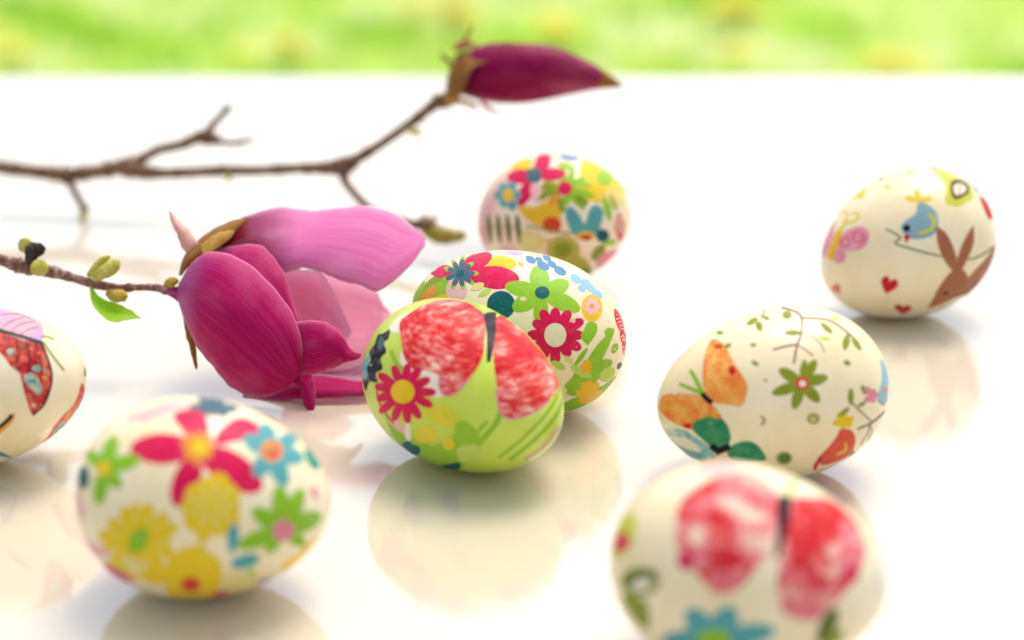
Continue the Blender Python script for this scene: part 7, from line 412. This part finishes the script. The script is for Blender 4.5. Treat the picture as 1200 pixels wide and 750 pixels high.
["E7",[0.01486,0.55267,0.02362],[-0.921521,0.054843,0.141366,0.357502],0.02864,0.022,"blush","blush egg crowded with small mixed flowers and a fern, farthest in the middle",[["petal_wash",None,[-0.3602,-0.8655,0.3481],[["pinkpale","P",None,[[-472,-230],[-295,247],[-63,569],[211,462],[61,60],[-183,-495],[-640,-475]]]]],["petal_motif",None,[-0.0637,-0.3939,0.9169],[["yellow","P",None,[[43,-186],[114,-73],[159,59],[150,158],[93,207],[22,208],[-49,164],[-121,84],[-198,-47],[-246,-190],[-253,-314],[-162,-333],[-32,-256]]]]],["petal_motif",None,[0.477,0.0611,0.8768],[["blue","P",None,[[85,-118],[-14,-154],[-89,-139],[-134,-83],[-142,-2],[-108,83],[-33,155],[88,208],[160,186],[149,91],[148,6],[258,0]]]]],["flower_motif",None,[0.9069,0.0107,0.4212],[["yellow","P",None,[[96,-27],[103,-59],[145,-105],[232,-141],[377,-144],[326,-134],[365,-91],[400,-40],[303,-15],[324,21],[417,59],[241,24],[126,-6]]],["yellow","P",None,[[25,-64],[9,-106],[4,-175],[22,-241],[83,-282],[203,-286],[330,-258],[387,-214],[446,-154],[396,-103],[303,-66],[123,-57],[55,-50]]],["yellow","P",None,[[-54,-81],[-97,-119],[-153,-189],[-192,-264],[-193,-329],[-155,-368],[-98,-375],[-36,-359],[13,-315],[25,-251],[6,-180],[-14,-115],[-30,-80]]],["yellow","P",None,[[-100,-66],[-147,-82],[-223,-116],[-291,-159],[-329,-210],[-324,-260],[-290,-293],[-241,-307],[-188,-292],[-147,-245],[-120,-179],[-95,-113],[-85,-75]]],["yellow","P",None,[[-116,-35],[-163,-32],[-245,-37],[-330,-48],[-396,-83],[-426,-137],[-418,-190],[-387,-228],[-333,-238],[-271,-207],[-208,-149],[-146,-89],[-112,-50]]],["yellow","P",None,[[-94,24],[-114,54],[-159,103],[-214,149],[-281,162],[-345,131],[-387,76],[-402,16],[-379,-33],[-320,-51],[-240,-38],[-157,-16],[-107,4]]],["yellow","P",None,[[-37,69],[-18,114],[10,194],[34,282],[2,330],[-86,315],[-173,267],[-238,207],[-265,143],[-241,95],[-180,67],[-110,53],[-63,53]]],["yellow","P",None,[[26,95],[86,150],[245,281],[288,378],[368,498],[368,566],[213,512],[16,400],[-83,307],[-109,224],[-83,156],[-41,105],[-6,84]]],["yellow","P",None,[[132,107],[294,174],[395,239],[422,286],[336,300],[300,339],[358,418],[358,457],[287,428],[396,439],[207,268],[116,156],[98,108]]],["yellow","P",None,[[187,82],[345,119],[341,110],[403,130],[336,134],[389,195],[300,211],[292,251],[288,276],[289,267],[369,254],[330,183],[175,95]]],["yellow","P",None,[[163,27],[236,18],[325,0],[324,-30],[386,-18],[307,-4],[409,64],[334,91],[300,119],[318,140],[337,135],[430,141],[181,50]]],["yellow","P",None,[[322,-46],[89,-150],[-59,-195],[-168,-188],[-238,-131],[-251,-38],[-195,68],[-68,163],[151,243],[332,249],[341,155],[331,50]]],["limegreen","P","flower_center",[[234,-24],[99,-87],[1,-115],[-71,-112],[-112,-80],[-116,-28],[-78,33],[3,88],[126,129],[316,162],[334,114],[379,65]]]]],["flower_motif",None,[0.7727,-0.4535,0.4441],[["green","P",None,[[-42,8],[-3,17],[60,55],[122,116],[176,192],[210,260],[214,298],[189,306],[134,275],[64,216],[3,142],[-39,68],[-52,22]]],["green","P",None,[[-52,7],[-28,-44],[30,-116],[102,-176],[176,-212],[231,-224],[255,-214],[255,-188],[222,-142],[163,-84],[87,-30],[8,10],[-42,23]]],["green","P",None,[[-55,11],[-58,-47],[-43,-145],[-10,-239],[36,-313],[75,-355],[100,-359],[110,-334],[102,-276],[80,-192],[42,-102],[-5,-21],[-39,19]]],["green","P",None,[[-42,23],[-53,63],[-88,123],[-137,175],[-193,207],[-238,216],[-261,201],[-265,169],[-244,119],[-202,64],[-146,24],[-88,5],[-52,7]]],["green","P",None,[[-39,14],[-13,53],[18,133],[41,234],[49,338],[45,417],[26,443],[-4,420],[-39,346],[-70,245],[-79,143],[-71,58],[-55,15]]],["green","P",None,[[-46,5],[-9,-14],[61,-23],[137,-14],[207,16],[257,50],[274,79],[263,102],[216,113],[142,110],[61,88],[-11,54],[-47,24]]],["green","P",None,[[-55,17],[-83,-12],[-115,-70],[-133,-136],[-132,-197],[-121,-238],[-102,-252],[-80,-245],[-56,-212],[-33,-157],[-24,-91],[-27,-26],[-39,13]]],["crimson","P","flower_center",[[39,-28],[9,-75],[-36,-99],[-85,-95],[-126,-63],[-147,-10],[-141,51],[-108,102],[-59,128],[-7,122],[32,86],[48,31]]]]],["flower_motif",None,[0.3116,-0.5948,0.741],[["crimson","P",None,[[50,19],[112,27],[186,93],[231,218],[232,418],[193,704],[113,1021],[41,1056],[-59,1077],[-39,584],[-35,336],[-15,153],[15,53]]],["crimson","P",None,[[-9,52],[-73,137],[-200,250],[-349,340],[-481,364],[-557,330],[-556,247],[-506,145],[-406,40],[-279,-43],[-155,-70],[-52,-47],[-4,1]]],["crimson","P",None,[[36,-9],[99,-72],[211,-133],[330,-153],[432,-126],[496,-76],[511,-16],[486,45],[411,99],[301,137],[183,129],[81,86],[31,36]]],["crimson","P",None,[[-48,7],[-114,-16],[-205,-90],[-281,-194],[-325,-311],[-337,-407],[-308,-461],[-249,-479],[-161,-446],[-70,-367],[-14,-250],[2,-116],[-15,-23]]],["pinkpale","P",None,[[-3,-39],[-32,-88],[-56,-186],[-61,-294],[-41,-395],[-11,-463],[25,-488],[61,-476],[92,-419],[110,-327],[98,-217],[61,-108],[23,-44]]],["slate","P",None,[[-7,30],[10,11],[40,-16],[72,-39],[100,-44],[116,-29],[120,-2],[113,29],[94,55],[66,65],[35,60],[7,49],[-7,40]]],["slate","P",None,[[-10,32],[-5,6],[9,-39],[25,-83],[47,-114],[72,-125],[92,-117],[103,-98],[101,-67],[81,-34],[48,-2],[15,25],[-4,37]]],["slate","P",None,[[-11,36],[-20,19],[-33,-16],[-43,-53],[-40,-89],[-24,-116],[-1,-128],[21,-129],[37,-112],[38,-77],[25,-34],[9,9],[-3,34]]],["slate","P",None,[[-10,40],[-30,41],[-66,37],[-101,28],[-125,6],[-128,-24],[-116,-54],[-95,-76],[-68,-82],[-42,-66],[-23,-31],[-9,6],[-4,30]]],["slate","P",None,[[-7,40],[-24,59],[-57,90],[-93,119],[-123,129],[-140,114],[-143,84],[-135,51],[-114,22],[-84,10],[-51,12],[-22,21],[-7,30]]],["slate","P",None,[[-4,38],[-12,66],[-32,120],[-57,180],[-89,227],[-119,245],[-138,234],[-146,205],[-136,161],[-107,115],[-68,76],[-31,45],[-10,32]]],["slate","P",None,[[-3,34],[6,51],[18,89],[25,133],[18,180],[-2,217],[-27,235],[-50,235],[-63,210],[-59,163],[-42,109],[-23,61],[-11,36]]],["slate","P",None,[[-4,30],[15,29],[46,33],[77,44],[95,68],[96,103],[82,136],[60,162],[35,168],[15,145],[2,104],[-7,63],[-10,40]]],["slate","P","flower_center",[[66,13],[59,-31],[34,-57],[-2,-58],[-40,-34],[-69,9],[-83,61],[-77,109],[-53,138],[-16,139],[23,111],[53,65]]]]],["flower_motif",None,[-0.0702,-0.8341,0.5471],[["teal","P",None,[[-4,-5],[34,-26],[103,-56],[174,-80],[232,-78],[262,-48],[262,-5],[239,39],[192,71],[132,75],[72,54],[18,29],[-9,10]]],["teal","P",None,[[-15,0],[-10,-36],[6,-101],[28,-168],[67,-219],[123,-243],[175,-237],[213,-212],[222,-166],[186,-112],[119,-61],[46,-16],[1,6]]],["teal","P",None,[[-17,6],[-48,-7],[-97,-35],[-141,-69],[-153,-109],[-123,-149],[-72,-176],[-16,-189],[33,-178],[53,-140],[43,-86],[22,-32],[3,-1]]],["teal","P",None,[[-9,10],[-49,33],[-127,66],[-217,97],[-293,105],[-328,78],[-320,34],[-287,-13],[-228,-49],[-158,-59],[-89,-45],[-32,-22],[-4,-5]]],["teal","P",None,[[1,6],[-2,37],[-22,95],[-57,157],[-114,206],[-184,227],[-242,220],[-278,194],[-270,149],[-213,96],[-131,51],[-56,15],[-14,0]]],["teal","P",None,[[3,-1],[36,13],[84,48],[124,91],[129,141],[93,189],[35,221],[-28,237],[-76,221],[-84,172],[-61,104],[-35,41],[-16,7]]],["gold","P","flower_center",[[125,-3],[124,-58],[91,-97],[37,-109],[-24,-91],[-78,-47],[-112,10],[-116,67],[-88,107],[-32,119],[34,99],[92,55]]]]],["leaf_motif",None,[0.6227,-0.6595,0.421],[["olive","L",None,[[-139,170],[-29,292],[-119,143],[-10,263],[-92,109],[18,221],[-67,74],[50,170],[-49,43],[78,116],[-36,11],[97,63],[-23,-28],[112,11],[-12,-69],[124,-39],[-3,-110],[134,-89],[3,-156],[142,-143],[8,-208],[148,-200],[12,-257],[153,-249],[14,-292],[156,-283]]],["olive","P",None,[[-174,-31],[-130,-36],[-63,-22],[-3,12],[39,60],[60,104],[56,135],[34,153],[-11,151],[-71,130],[-128,85],[-171,29],[-186,-13]]]]],["bird_motif",None,[0.6252,-0.7567,0.1909],[["gold","P",None,[[-514,240],[-185,140],[52,201],[147,22],[82,-227],[-95,-198],[-308,-87],[-453,62]]],["redorange","P",None,[[118,-204],[90,-256],[33,-289],[-39,-292],[-105,-264],[-147,-211],[-151,-150],[-118,-97],[-58,-68],[12,-69],[73,-98],[112,-147]]],["orange","P",None,[[35,75],[68,78],[111,98],[145,133],[161,177],[163,215],[150,239],[127,250],[93,242],[55,216],[28,172],[17,122],[21,88]]]]],["tulip_motif",None,[0.8848,-0.4579,-0.0867],[["teal","P",None,[[-195,261],[-108,288],[-43,174],[-3,30],[109,199],[191,226],[250,149],[214,30],[107,-142],[-133,-103],[-206,74]]],["gold","P",None,[[-133,-103],[0,-64],[107,-142],[67,-197],[-100,-161]]],["red","P",None,[[-85,-140],[0,-114],[68,-167],[2,-196]]]]],["leaf_motif",None,[0.9331,-0.2602,-0.2481],[["tealdark","P",None,[[88,-20],[82,-63],[53,-90],[9,-93],[-37,-71],[-70,-31],[-82,16],[-71,57],[-41,82],[0,85],[40,65],[73,27]]]]],["petal_motif",None,[0.979,-0.0237,-0.2027],[["crimson","P",None,[[-21,171],[-53,138],[-78,68],[-71,-16],[-28,-102],[35,-170],[96,-203],[140,-199],[138,-141],[112,-52],[72,41],[33,123],[3,166]]]]],["leaf_motif",None,[-0.1369,-0.9865,0.0894],[["olive","L",None,[[-333,36],[-330,51],[-236,30],[-233,44],[-111,20],[-108,35],[18,10],[21,24],[141,-2],[143,13],[244,-13],[247,3],[316,-21],[319,-5]]],["olivedark","P",None,[[-384,-205],[-328,-150],[-274,-50],[-260,55],[-284,148],[-325,210],[-363,229],[-390,212],[-404,151],[-414,56],[-418,-51],[-421,-152],[-412,-206]]],["olivedark","P",None,[[-148,-218],[-107,-165],[-64,-66],[-50,39],[-66,132],[-95,193],[-122,211],[-143,193],[-156,133],[-166,40],[-172,-64],[-174,-163],[-168,-217]]],["olivedark","P",None,[[51,-240],[88,-187],[126,-86],[141,22],[129,117],[106,179],[82,197],[63,179],[49,117],[36,24],[30,-83],[28,-184],[34,-239]]],["olivedark","P",None,[[242,-272],[277,-216],[315,-110],[331,3],[321,103],[301,167],[278,185],[258,166],[242,103],[227,5],[219,-105],[218,-211],[225,-270]]]]],["petal_motif",None,[0.5938,-0.803,-0.0511],[["olive","L",None,[[-381,114],[-368,145],[-327,97],[-314,128],[-254,75],[-242,104],[-178,50],[-166,79],[-111,27],[-98,55],[-52,4],[-38,31],[7,-20],[20,7],[62,-44],[74,-17],[113,-65],[124,-37],[161,-82],[171,-54],[208,-97],[217,-69],[248,-110],[257,-82],[276,-119],[285,-91]]]]],["flower_motif",None,[0.7041,-0.4745,-0.5284],[["olivepale","P",None,[[18,136],[-16,8],[-102,-92],[-228,-130],[-360,-90],[-459,20],[-491,167],[-442,307],[-329,396],[-193,413],[-76,362],[-3,262]]],["olive","P",None,[[-79,168],[-100,99],[-151,48],[-221,30],[-291,53],[-343,110],[-359,186],[-333,260],[-274,308],[-201,320],[-135,293],[-91,238]]],["olivepale","P",None,[[-223,-10],[10,47],[226,-326],[275,-724],[-21,-518]]],["olive","P",None,[[196,-98],[244,-110],[307,-92],[354,-41],[372,31],[371,92],[352,133],[320,158],[275,159],[224,135],[186,78],[169,-1],[175,-66]]],["olive","P",None,[[41,-251],[51,-354],[118,-615],[218,-892],[250,-852],[261,-754],[311,-782],[311,-694],[343,-706],[346,-679],[197,-377],[107,-256],[58,-226]]]]],["butterfly_motif",None,[0.634,0.1439,-0.7599],[["pink","P",None,[[-366,61],[-409,288],[-114,328],[11,222],[28,32],[-42,-93]]],["pinkpale","P",None,[[-12,-124],[30,-1],[-16,-82],[-43,-154]]]]],["dot_motif",None,[0.2582,-0.9426,-0.212],[["redorange","P",None,[[40,-6],[28,-25],[8,-36],[-14,-39],[-33,-30],[-43,-14],[-41,6],[-29,24],[-9,36],[14,38],[32,30],[42,14]]]]],["dot_motif",None,[0.4242,-0.8918,-0.1573],[["gold","P",None,[[57,-9],[41,-36],[14,-53],[-17,-56],[-44,-44],[-59,-20],[-58,9],[-42,35],[-15,52],[16,55],[42,43],[57,20]]]]],["dot_motif",None,[0.5189,0.0257,-0.8545],[["red","P",None,[[8,32],[16,6],[44,-41],[-8,-23],[58,-91],[-21,-33],[-10,-33],[49,-59],[14,-5],[91,-41],[36,18],[29,26]]]]],["dot_motif",None,[0.5332,-0.8197,-0.2092],[["orange","P",None,[[30,-5],[22,-20],[8,-29],[-8,-31],[-22,-25],[-30,-12],[-30,5],[-22,20],[-8,29],[8,31],[22,24],[30,11]]]]],["petal_motif",None,[-0.6461,-0.7602,0.0677],[["orange","P",None,[[-27,55],[-53,39],[-75,12],[-76,-16],[-53,-38],[-25,-51],[4,-53],[30,-47],[52,-30],[63,-4],[54,23],[26,46],[-5,57]]]]],["petal_motif",None,[0.9293,-0.223,0.2945],[["straw","P",None,[[95,-72],[460,-98],[375,-261],[137,-240]]],["limegreen","P",None,[[74,-95],[49,-131],[24,-200],[17,-277],[30,-349],[52,-396],[74,-410],[91,-397],[102,-350],[109,-280],[108,-203],[100,-133],[89,-96]]],["olivepale","P",None,[[170,-92],[150,-119],[133,-168],[132,-220],[146,-266],[165,-295],[184,-303],[199,-293],[209,-262],[214,-215],[210,-163],[197,-115],[183,-91]]],["limegreen","P",None,[[-176,834],[-190,722],[-178,586],[-142,490],[-91,439],[-46,425],[-11,444],[14,489],[27,569],[24,683],[-15,792],[-84,867],[-144,880]]],["limegreen","P",None,[[-153,214],[-148,176],[-125,126],[-89,88],[-47,68],[-12,65],[8,76],[17,98],[9,131],[-15,172],[-56,206],[-106,227],[-140,228]]]]],["petal_motif",None,[0.7179,-0.6876,-0.1087],[["straw","P",None,[[-712,119],[-368,40],[-271,-138],[-546,-283],[-823,-205]]],["pinkpale","P",None,[[-2167,-345],[-2011,-387],[-1706,-412],[-1421,-408],[-1199,-380],[-1066,-348],[-1010,-315],[-1008,-280],[-1076,-245],[-1224,-215],[-1468,-212],[-1812,-246],[-2097,-301]]],["limegreen","P",None,[[524,-314],[562,-344],[637,-385],[726,-419],[809,-436],[862,-435],[864,-411],[828,-374],[759,-331],[677,-295],[604,-280],[546,-284],[521,-297]]],["olive","P",None,[[287,455],[283,417],[295,364],[321,320],[357,295],[389,287],[411,295],[424,316],[424,352],[410,398],[378,438],[334,465],[302,469]]]]]]],
["E8",[0.1262,0.52461,0.02304],[0.120138,0.184763,0.022763,-0.975147],0.02883,0.02317,"cream","cream egg with a brown rabbit, blue bird and red hearts, at the far right",[["butterfly_motif",None,[0.7594,0.2467,0.602],[["pinkwing","P",None,[[-638,200],[-500,131],[-294,-33],[-285,-157],[-350,-344],[-580,-268],[-600,-4]]],["pinkwing","P",None,[[-119,-26],[-31,85],[136,152],[287,81],[266,-105],[100,-190],[-107,-184]]],["pinkwing","P",None,[[42,-259],[37,-304],[4,-340],[-47,-359],[-104,-355],[-153,-331],[-180,-291],[-175,-247],[-139,-210],[-85,-190],[-27,-193],[19,-218]]],["rose","L",None,[[214,24],[231,24],[214,17],[232,17],[216,8],[233,7],[216,-1],[234,-4],[215,-9],[232,-15],[212,-16],[228,-24],[207,-23],[223,-33],[202,-30],[216,-41],[196,-36],[208,-48],[189,-40],[199,-54],[180,-45],[189,-58],[171,-48],[178,-62],[162,-50],[167,-65],[153,-51],[156,-66],[143,-51],[144,-66],[133,-50],[132,-65],[123,-48],[120,-62],[114,-45],[109,-59],[105,-41],[97,-54],[96,-37],[87,-48],[89,-31],[77,-42],[82,-26],[69,-34],[76,-19],[61,-26],[71,-12],[55,-17],[67,-5],[50,-8],[65,3],[47,2],[64,10],[45,12],[64,18],[45,21],[65,26],[46,31],[67,33],[50,40],[71,40],[54,49],[77,46],[61,57],[83,52],[68,64],[90,57],[77,70],[98,61],[87,75],[107,65],[98,80],[117,67],[110,83],[127,69],[122,84],[137,69],[135,85],[148,68],[148,84],[158,67],[160,82],[167,64],[172,79],[177,60],[184,74],[186,55],[195,68],[193,50],[205,61],[200,44],[214,52],[206,35],[221,42],[211,27],[226,33],[215,21],[230,27]]],["rose","L",None,[[30,-78],[49,-78],[31,-83],[49,-83],[32,-90],[50,-90],[33,-97],[51,-99],[32,-103],[49,-107],[30,-108],[46,-115],[26,-113],[42,-121],[22,-118],[37,-128],[18,-122],[31,-133],[13,-125],[24,-138],[6,-128],[16,-141],[-1,-131],[7,-144],[-7,-132],[-2,-146],[-15,-133],[-12,-147],[-22,-133],[-22,-147],[-30,-132],[-32,-146],[-38,-130],[-42,-144],[-45,-128],[-52,-141],[-52,-125],[-62,-137],[-59,-122],[-71,-133],[-66,-118],[-79,-127],[-71,-113],[-87,-121],[-76,-108],[-93,-115],[-80,-102],[-99,-107],[-83,-97],[-103,-100],[-85,-91],[-106,-92],[-87,-85],[-108,-85],[-87,-79],[-108,-77],[-86,-74],[-107,-69],[-84,-69],[-104,-62],[-80,-63],[-100,-55],[-76,-58],[-94,-49],[-72,-54],[-88,-43],[-66,-51],[-80,-39],[-59,-48],[-71,-35],[-52,-45],[-62,-32],[-45,-44],[-52,-29],[-37,-43],[-42,-28],[-29,-43],[-31,-28],[-21,-44],[-20,-29],[-13,-45],[-10,-31],[-6,-47],[0,-34],[2,-50],[10,-38],[9,-54],[19,-43],[14,-58],[27,-49],[19,-63],[34,-56],[24,-69],[40,-64],[28,-76],[44,-70],[31,-81],[47,-75]]],["gold","L","butterfly_body",[[-270,35],[-123,22],[-264,0],[-121,-13],[-259,-50],[-120,-61],[-258,-104],[-122,-114],[-260,-155],[-126,-162],[-264,-204],[-131,-209],[-272,-256],[-139,-259],[-283,-302],[-148,-304],[-294,-335],[-157,-336]]],["yellow","L",None,[[-164,24],[-218,33],[-161,48],[-215,58],[-156,85],[-212,95],[-155,126],[-212,136],[-158,163],[-217,172],[-165,195],[-226,203],[-176,227],[-238,232],[-194,257],[-254,257],[-227,288],[-272,272],[-285,315],[-301,285],[-363,337],[-352,298],[-460,357],[-413,310],[-590,375],[-448,314],[-715,375],[-455,309],[-716,344],[-455,291],[-672,310],[-446,268],[-655,291],[-442,252]]],["yellow","L",None,[[-183,133],[-212,163],[-148,140],[-175,169],[-100,148],[-125,177],[-52,161],[-79,189],[-15,178],[-47,203],[9,201],[-28,221],[25,229],[-14,246],[33,258],[-8,270],[29,288],[-10,285],[4,315],[-18,292],[-34,333],[-42,304],[-75,346],[-72,313],[-114,352],[-92,316],[-144,344],[-101,313],[-162,327],[-113,301],[-174,311],[-123,287],[-182,301],[-131,276]]]]],["flower_motif",None,[0.338,-0.2355,0.9112],[["yellow","P",None,[[49,-18],[138,-24],[208,-10],[182,29],[171,62],[230,73],[221,83],[100,105],[28,103],[-23,86],[-39,56],[-25,20],[8,-6]]],["yellow","P",None,[[35,-18],[90,-40],[132,-55],[169,-61],[153,-46],[196,-44],[168,-25],[115,-3],[219,-18],[159,-2],[72,11],[31,6],[21,-6]]],["yellow","P",None,[[8,-7],[-40,-10],[-80,-28],[-93,-57],[-75,-90],[-41,-116],[5,-134],[64,-144],[143,-146],[120,-112],[109,-77],[113,-48],[49,-17]]],["yellow","P",None,[[20,-5],[-31,14],[-96,31],[-147,37],[-180,31],[-194,20],[-191,7],[-173,-7],[-136,-21],[-84,-33],[-28,-35],[19,-29],[36,-18]]],["yellow","P",None,[[42,-11],[46,3],[19,30],[-28,56],[-82,75],[-124,84],[-151,84],[-165,76],[-164,60],[-146,39],[-103,17],[-41,-2],[14,-12]]]]],["house_motif",None,[-0.6974,0.3425,0.6296],[["limeyellow","P",None,[[361,399],[254,199],[168,27],[141,-163],[-89,-227],[-265,-156],[-403,-76],[-432,92],[-121,151],[50,247]]],["brown","P",None,[[-36,85],[131,-31],[108,-139],[-78,-152],[-293,-42],[-261,47]]],["creampale","P",None,[[-86,42],[20,-28],[7,-105],[-95,-107],[-227,-26],[-193,25]]],["brown","L",None,[[-1,-22],[8,-34],[-30,-23],[-21,-35],[-68,-25],[-60,-37],[-110,-28],[-102,-40],[-149,-33],[-141,-44],[-182,-37],[-174,-49],[-203,-41],[-196,-52]]],["blue","L",None,[[271,323],[421,316],[283,276],[471,262],[323,207],[418,209],[412,123],[389,145],[337,79],[317,94],[304,24],[399,5],[345,-58],[307,-43],[282,-110],[255,-97],[244,-159],[315,-180],[197,-196],[236,-212],[141,-228],[237,-268],[97,-257],[259,-325],[73,-282],[207,-338]]]]],["bird_motif",None,[-0.0485,0.7081,0.7044],[["birdblue","P",None,[[80,152],[175,50],[191,-134],[76,-318],[-89,-336],[-268,-261],[-328,-142],[-304,-20],[-198,16],[-37,35]]],["black","P","bird_eye",[[-208,-108],[-228,-127],[-253,-133],[-278,-127],[-296,-108],[-301,-82],[-292,-56],[-272,-38],[-246,-32],[-222,-39],[-205,-58],[-200,-83]]],["red","P",None,[[-342,-151],[-270,-201],[-381,-274],[-381,-274]]],["limeyellow","L",None,[[78,-65],[132,-50],[82,-88],[136,-72],[89,-119],[144,-106],[94,-150],[149,-146],[91,-170],[144,-186],[80,-187],[124,-220],[61,-207],[96,-250],[38,-223],[62,-274],[14,-232],[21,-288],[-18,-231],[-28,-287],[-63,-220],[-79,-275],[-106,-206],[-125,-261],[-137,-196],[-156,-251]]],["yellow","P",None,[[102,169],[102,201],[91,251],[68,299],[37,332],[9,347],[-10,340],[-20,319],[-18,280],[-3,233],[27,193],[64,167],[91,160]]],["yellow","P",None,[[102,162],[127,180],[161,219],[190,268],[207,319],[211,356],[201,372],[182,368],[152,341],[118,296],[96,244],[87,194],[91,167]]],["yellow","P",None,[[102,160],[115,136],[147,109],[189,94],[233,95],[265,105],[281,121],[283,141],[265,164],[231,185],[185,193],[138,187],[109,175]]]]],["sprig_motif",None,[0.0045,0.9527,0.3038],[["olivedark","L",None,[[-539,569],[-518,588],[-520,545],[-499,563],[-494,512],[-473,530],[-466,476],[-444,492],[-440,441],[-419,456],[-414,404],[-393,420],[-385,366],[-364,380],[-365,333],[-342,342],[-359,317],[-336,305],[-373,312],[-365,286],[-415,309],[-409,283],[-458,302],[-442,279],[-470,265],[-445,273],[-431,218],[-413,235],[-370,165],[-354,183],[-302,110],[-287,128],[-239,59],[-224,77],[-180,11],[-166,29],[-120,-38],[-106,-19],[-59,-85],[-46,-66],[1,-129],[13,-110],[61,-170],[71,-150],[121,-209],[131,-188],[183,-247],[192,-226],[245,-285],[254,-263],[310,-326],[318,-303],[378,-369],[385,-344],[452,-411],[455,-384],[531,-451],[528,-420],[615,-483],[605,-448],[705,-510],[687,-471],[800,-535],[774,-492],[903,-562],[867,-514],[1021,-589],[969,-534],[1157,-617],[1085,-554],[1304,-650],[1208,-576],[1441,-687],[1318,-600]]]]],["rabbit_motif",None,[-0.2113,0.9406,-0.2659],[["rabbit","P",None,[[-44,1037],[-44,1037],[41,790],[38,450],[3,174],[-68,144],[-149,388],[-154,696]]],["rabbit","P",None,[[537,626],[537,626],[366,379],[178,210],[46,93],[-5,189],[126,399],[325,541]]],["rabbit","P",None,[[-28,163],[101,62],[141,-126],[33,-197],[4,-409],[-282,-498],[-490,-532],[-490,-532],[-362,-160],[-214,59]]],["rabbit","P",None,[[131,-98],[345,-9],[904,25],[905,-225],[577,-409],[391,-657],[34,-365],[42,-178]]],["black","P","rabbit_eye",[[-154,-198],[-152,-218],[-159,-236],[-173,-245],[-192,-243],[-209,-231],[-219,-212],[-221,-191],[-213,-174],[-199,-166],[-181,-168],[-164,-179]]],["brown","L",None,[[-2,-434],[-34,-353],[34,-434],[0,-352],[89,-440],[51,-354],[155,-448],[109,-356],[219,-449],[163,-351],[277,-431],[215,-333],[339,-406],[272,-308],[401,-391],[327,-288],[452,-390],[370,-280]]]]],["heart_motif",None,[0.6415,0.7671,-0.0039],[["red","P",None,[[18,29],[18,29],[81,58],[116,7],[91,-63],[12,-106],[-82,-131],[-82,-131],[-90,-22],[-82,72],[-35,119],[19,103]]]]],["heart_motif",None,[0.5416,0.692,-0.4773],[["red","P",None,[[12,31],[12,31],[65,59],[106,5],[96,-72],[27,-124],[-63,-167],[-63,-167],[-83,-28],[-91,73],[-56,121],[-2,106]]]]],["heart_motif",None,[0.9814,0.1917,-0.0125],[["coral","P",None,[[-8,16],[-8,16],[-1,57],[35,69],[61,44],[54,-10],[25,-73],[25,-73],[-33,-63],[-84,-45],[-86,-6],[-50,27]]]]],["heart_motif",None,[-0.8566,0.4662,0.2211],[["red","P",None,[[63,148],[220,-7],[83,-144],[-68,-103],[-81,11]]]]],["leaf_motif",None,[-0.1603,-0.0829,0.9836],[["olive","P",None,[[92,122],[58,145],[56,166],[84,181],[143,183],[241,163],[294,146],[289,135],[303,109],[229,110],[282,70],[158,100]]],["gold","P",None,[[-243,192],[-254,204],[-253,221],[-239,237],[-215,248],[-189,251],[-166,245],[-155,232],[-158,216],[-173,201],[-197,190],[-223,187]]],["olive","P",None,[[-138,-106],[-140,-122],[-128,-155],[-101,-194],[-61,-233],[-20,-262],[9,-276],[22,-274],[11,-250],[-18,-211],[-59,-167],[-100,-128],[-127,-108]]],["olive","L",None,[[260,36],[225,50],[244,24],[212,37],[225,5],[309,-25],[209,-19],[277,-43],[198,-44],[262,-66],[192,-67],[256,-89],[190,-83],[255,-107]]],["olive","L",None,[[151,-153],[159,-159],[194,-183],[211,-193],[248,-225],[148,-183],[152,-204],[166,-212],[103,-202],[195,-246],[69,-205],[136,-238],[49,-208],[108,-237]]]]],["petal_motif",None,[0.345,-0.4186,0.8401],[["skyblue","P",None,[[134,-97],[-23,22],[-87,167],[-75,25],[131,-52]]]]],["petal_motif",None,[-0.2256,0.5485,-0.8052],[["brown","P",None,[[-335,-99],[-70,-24],[283,192],[135,43],[-125,21]]]]]]]]
build_lawn(); build_table()
for args in EGGS: build_egg(*args)
build_twig(); build_branch()
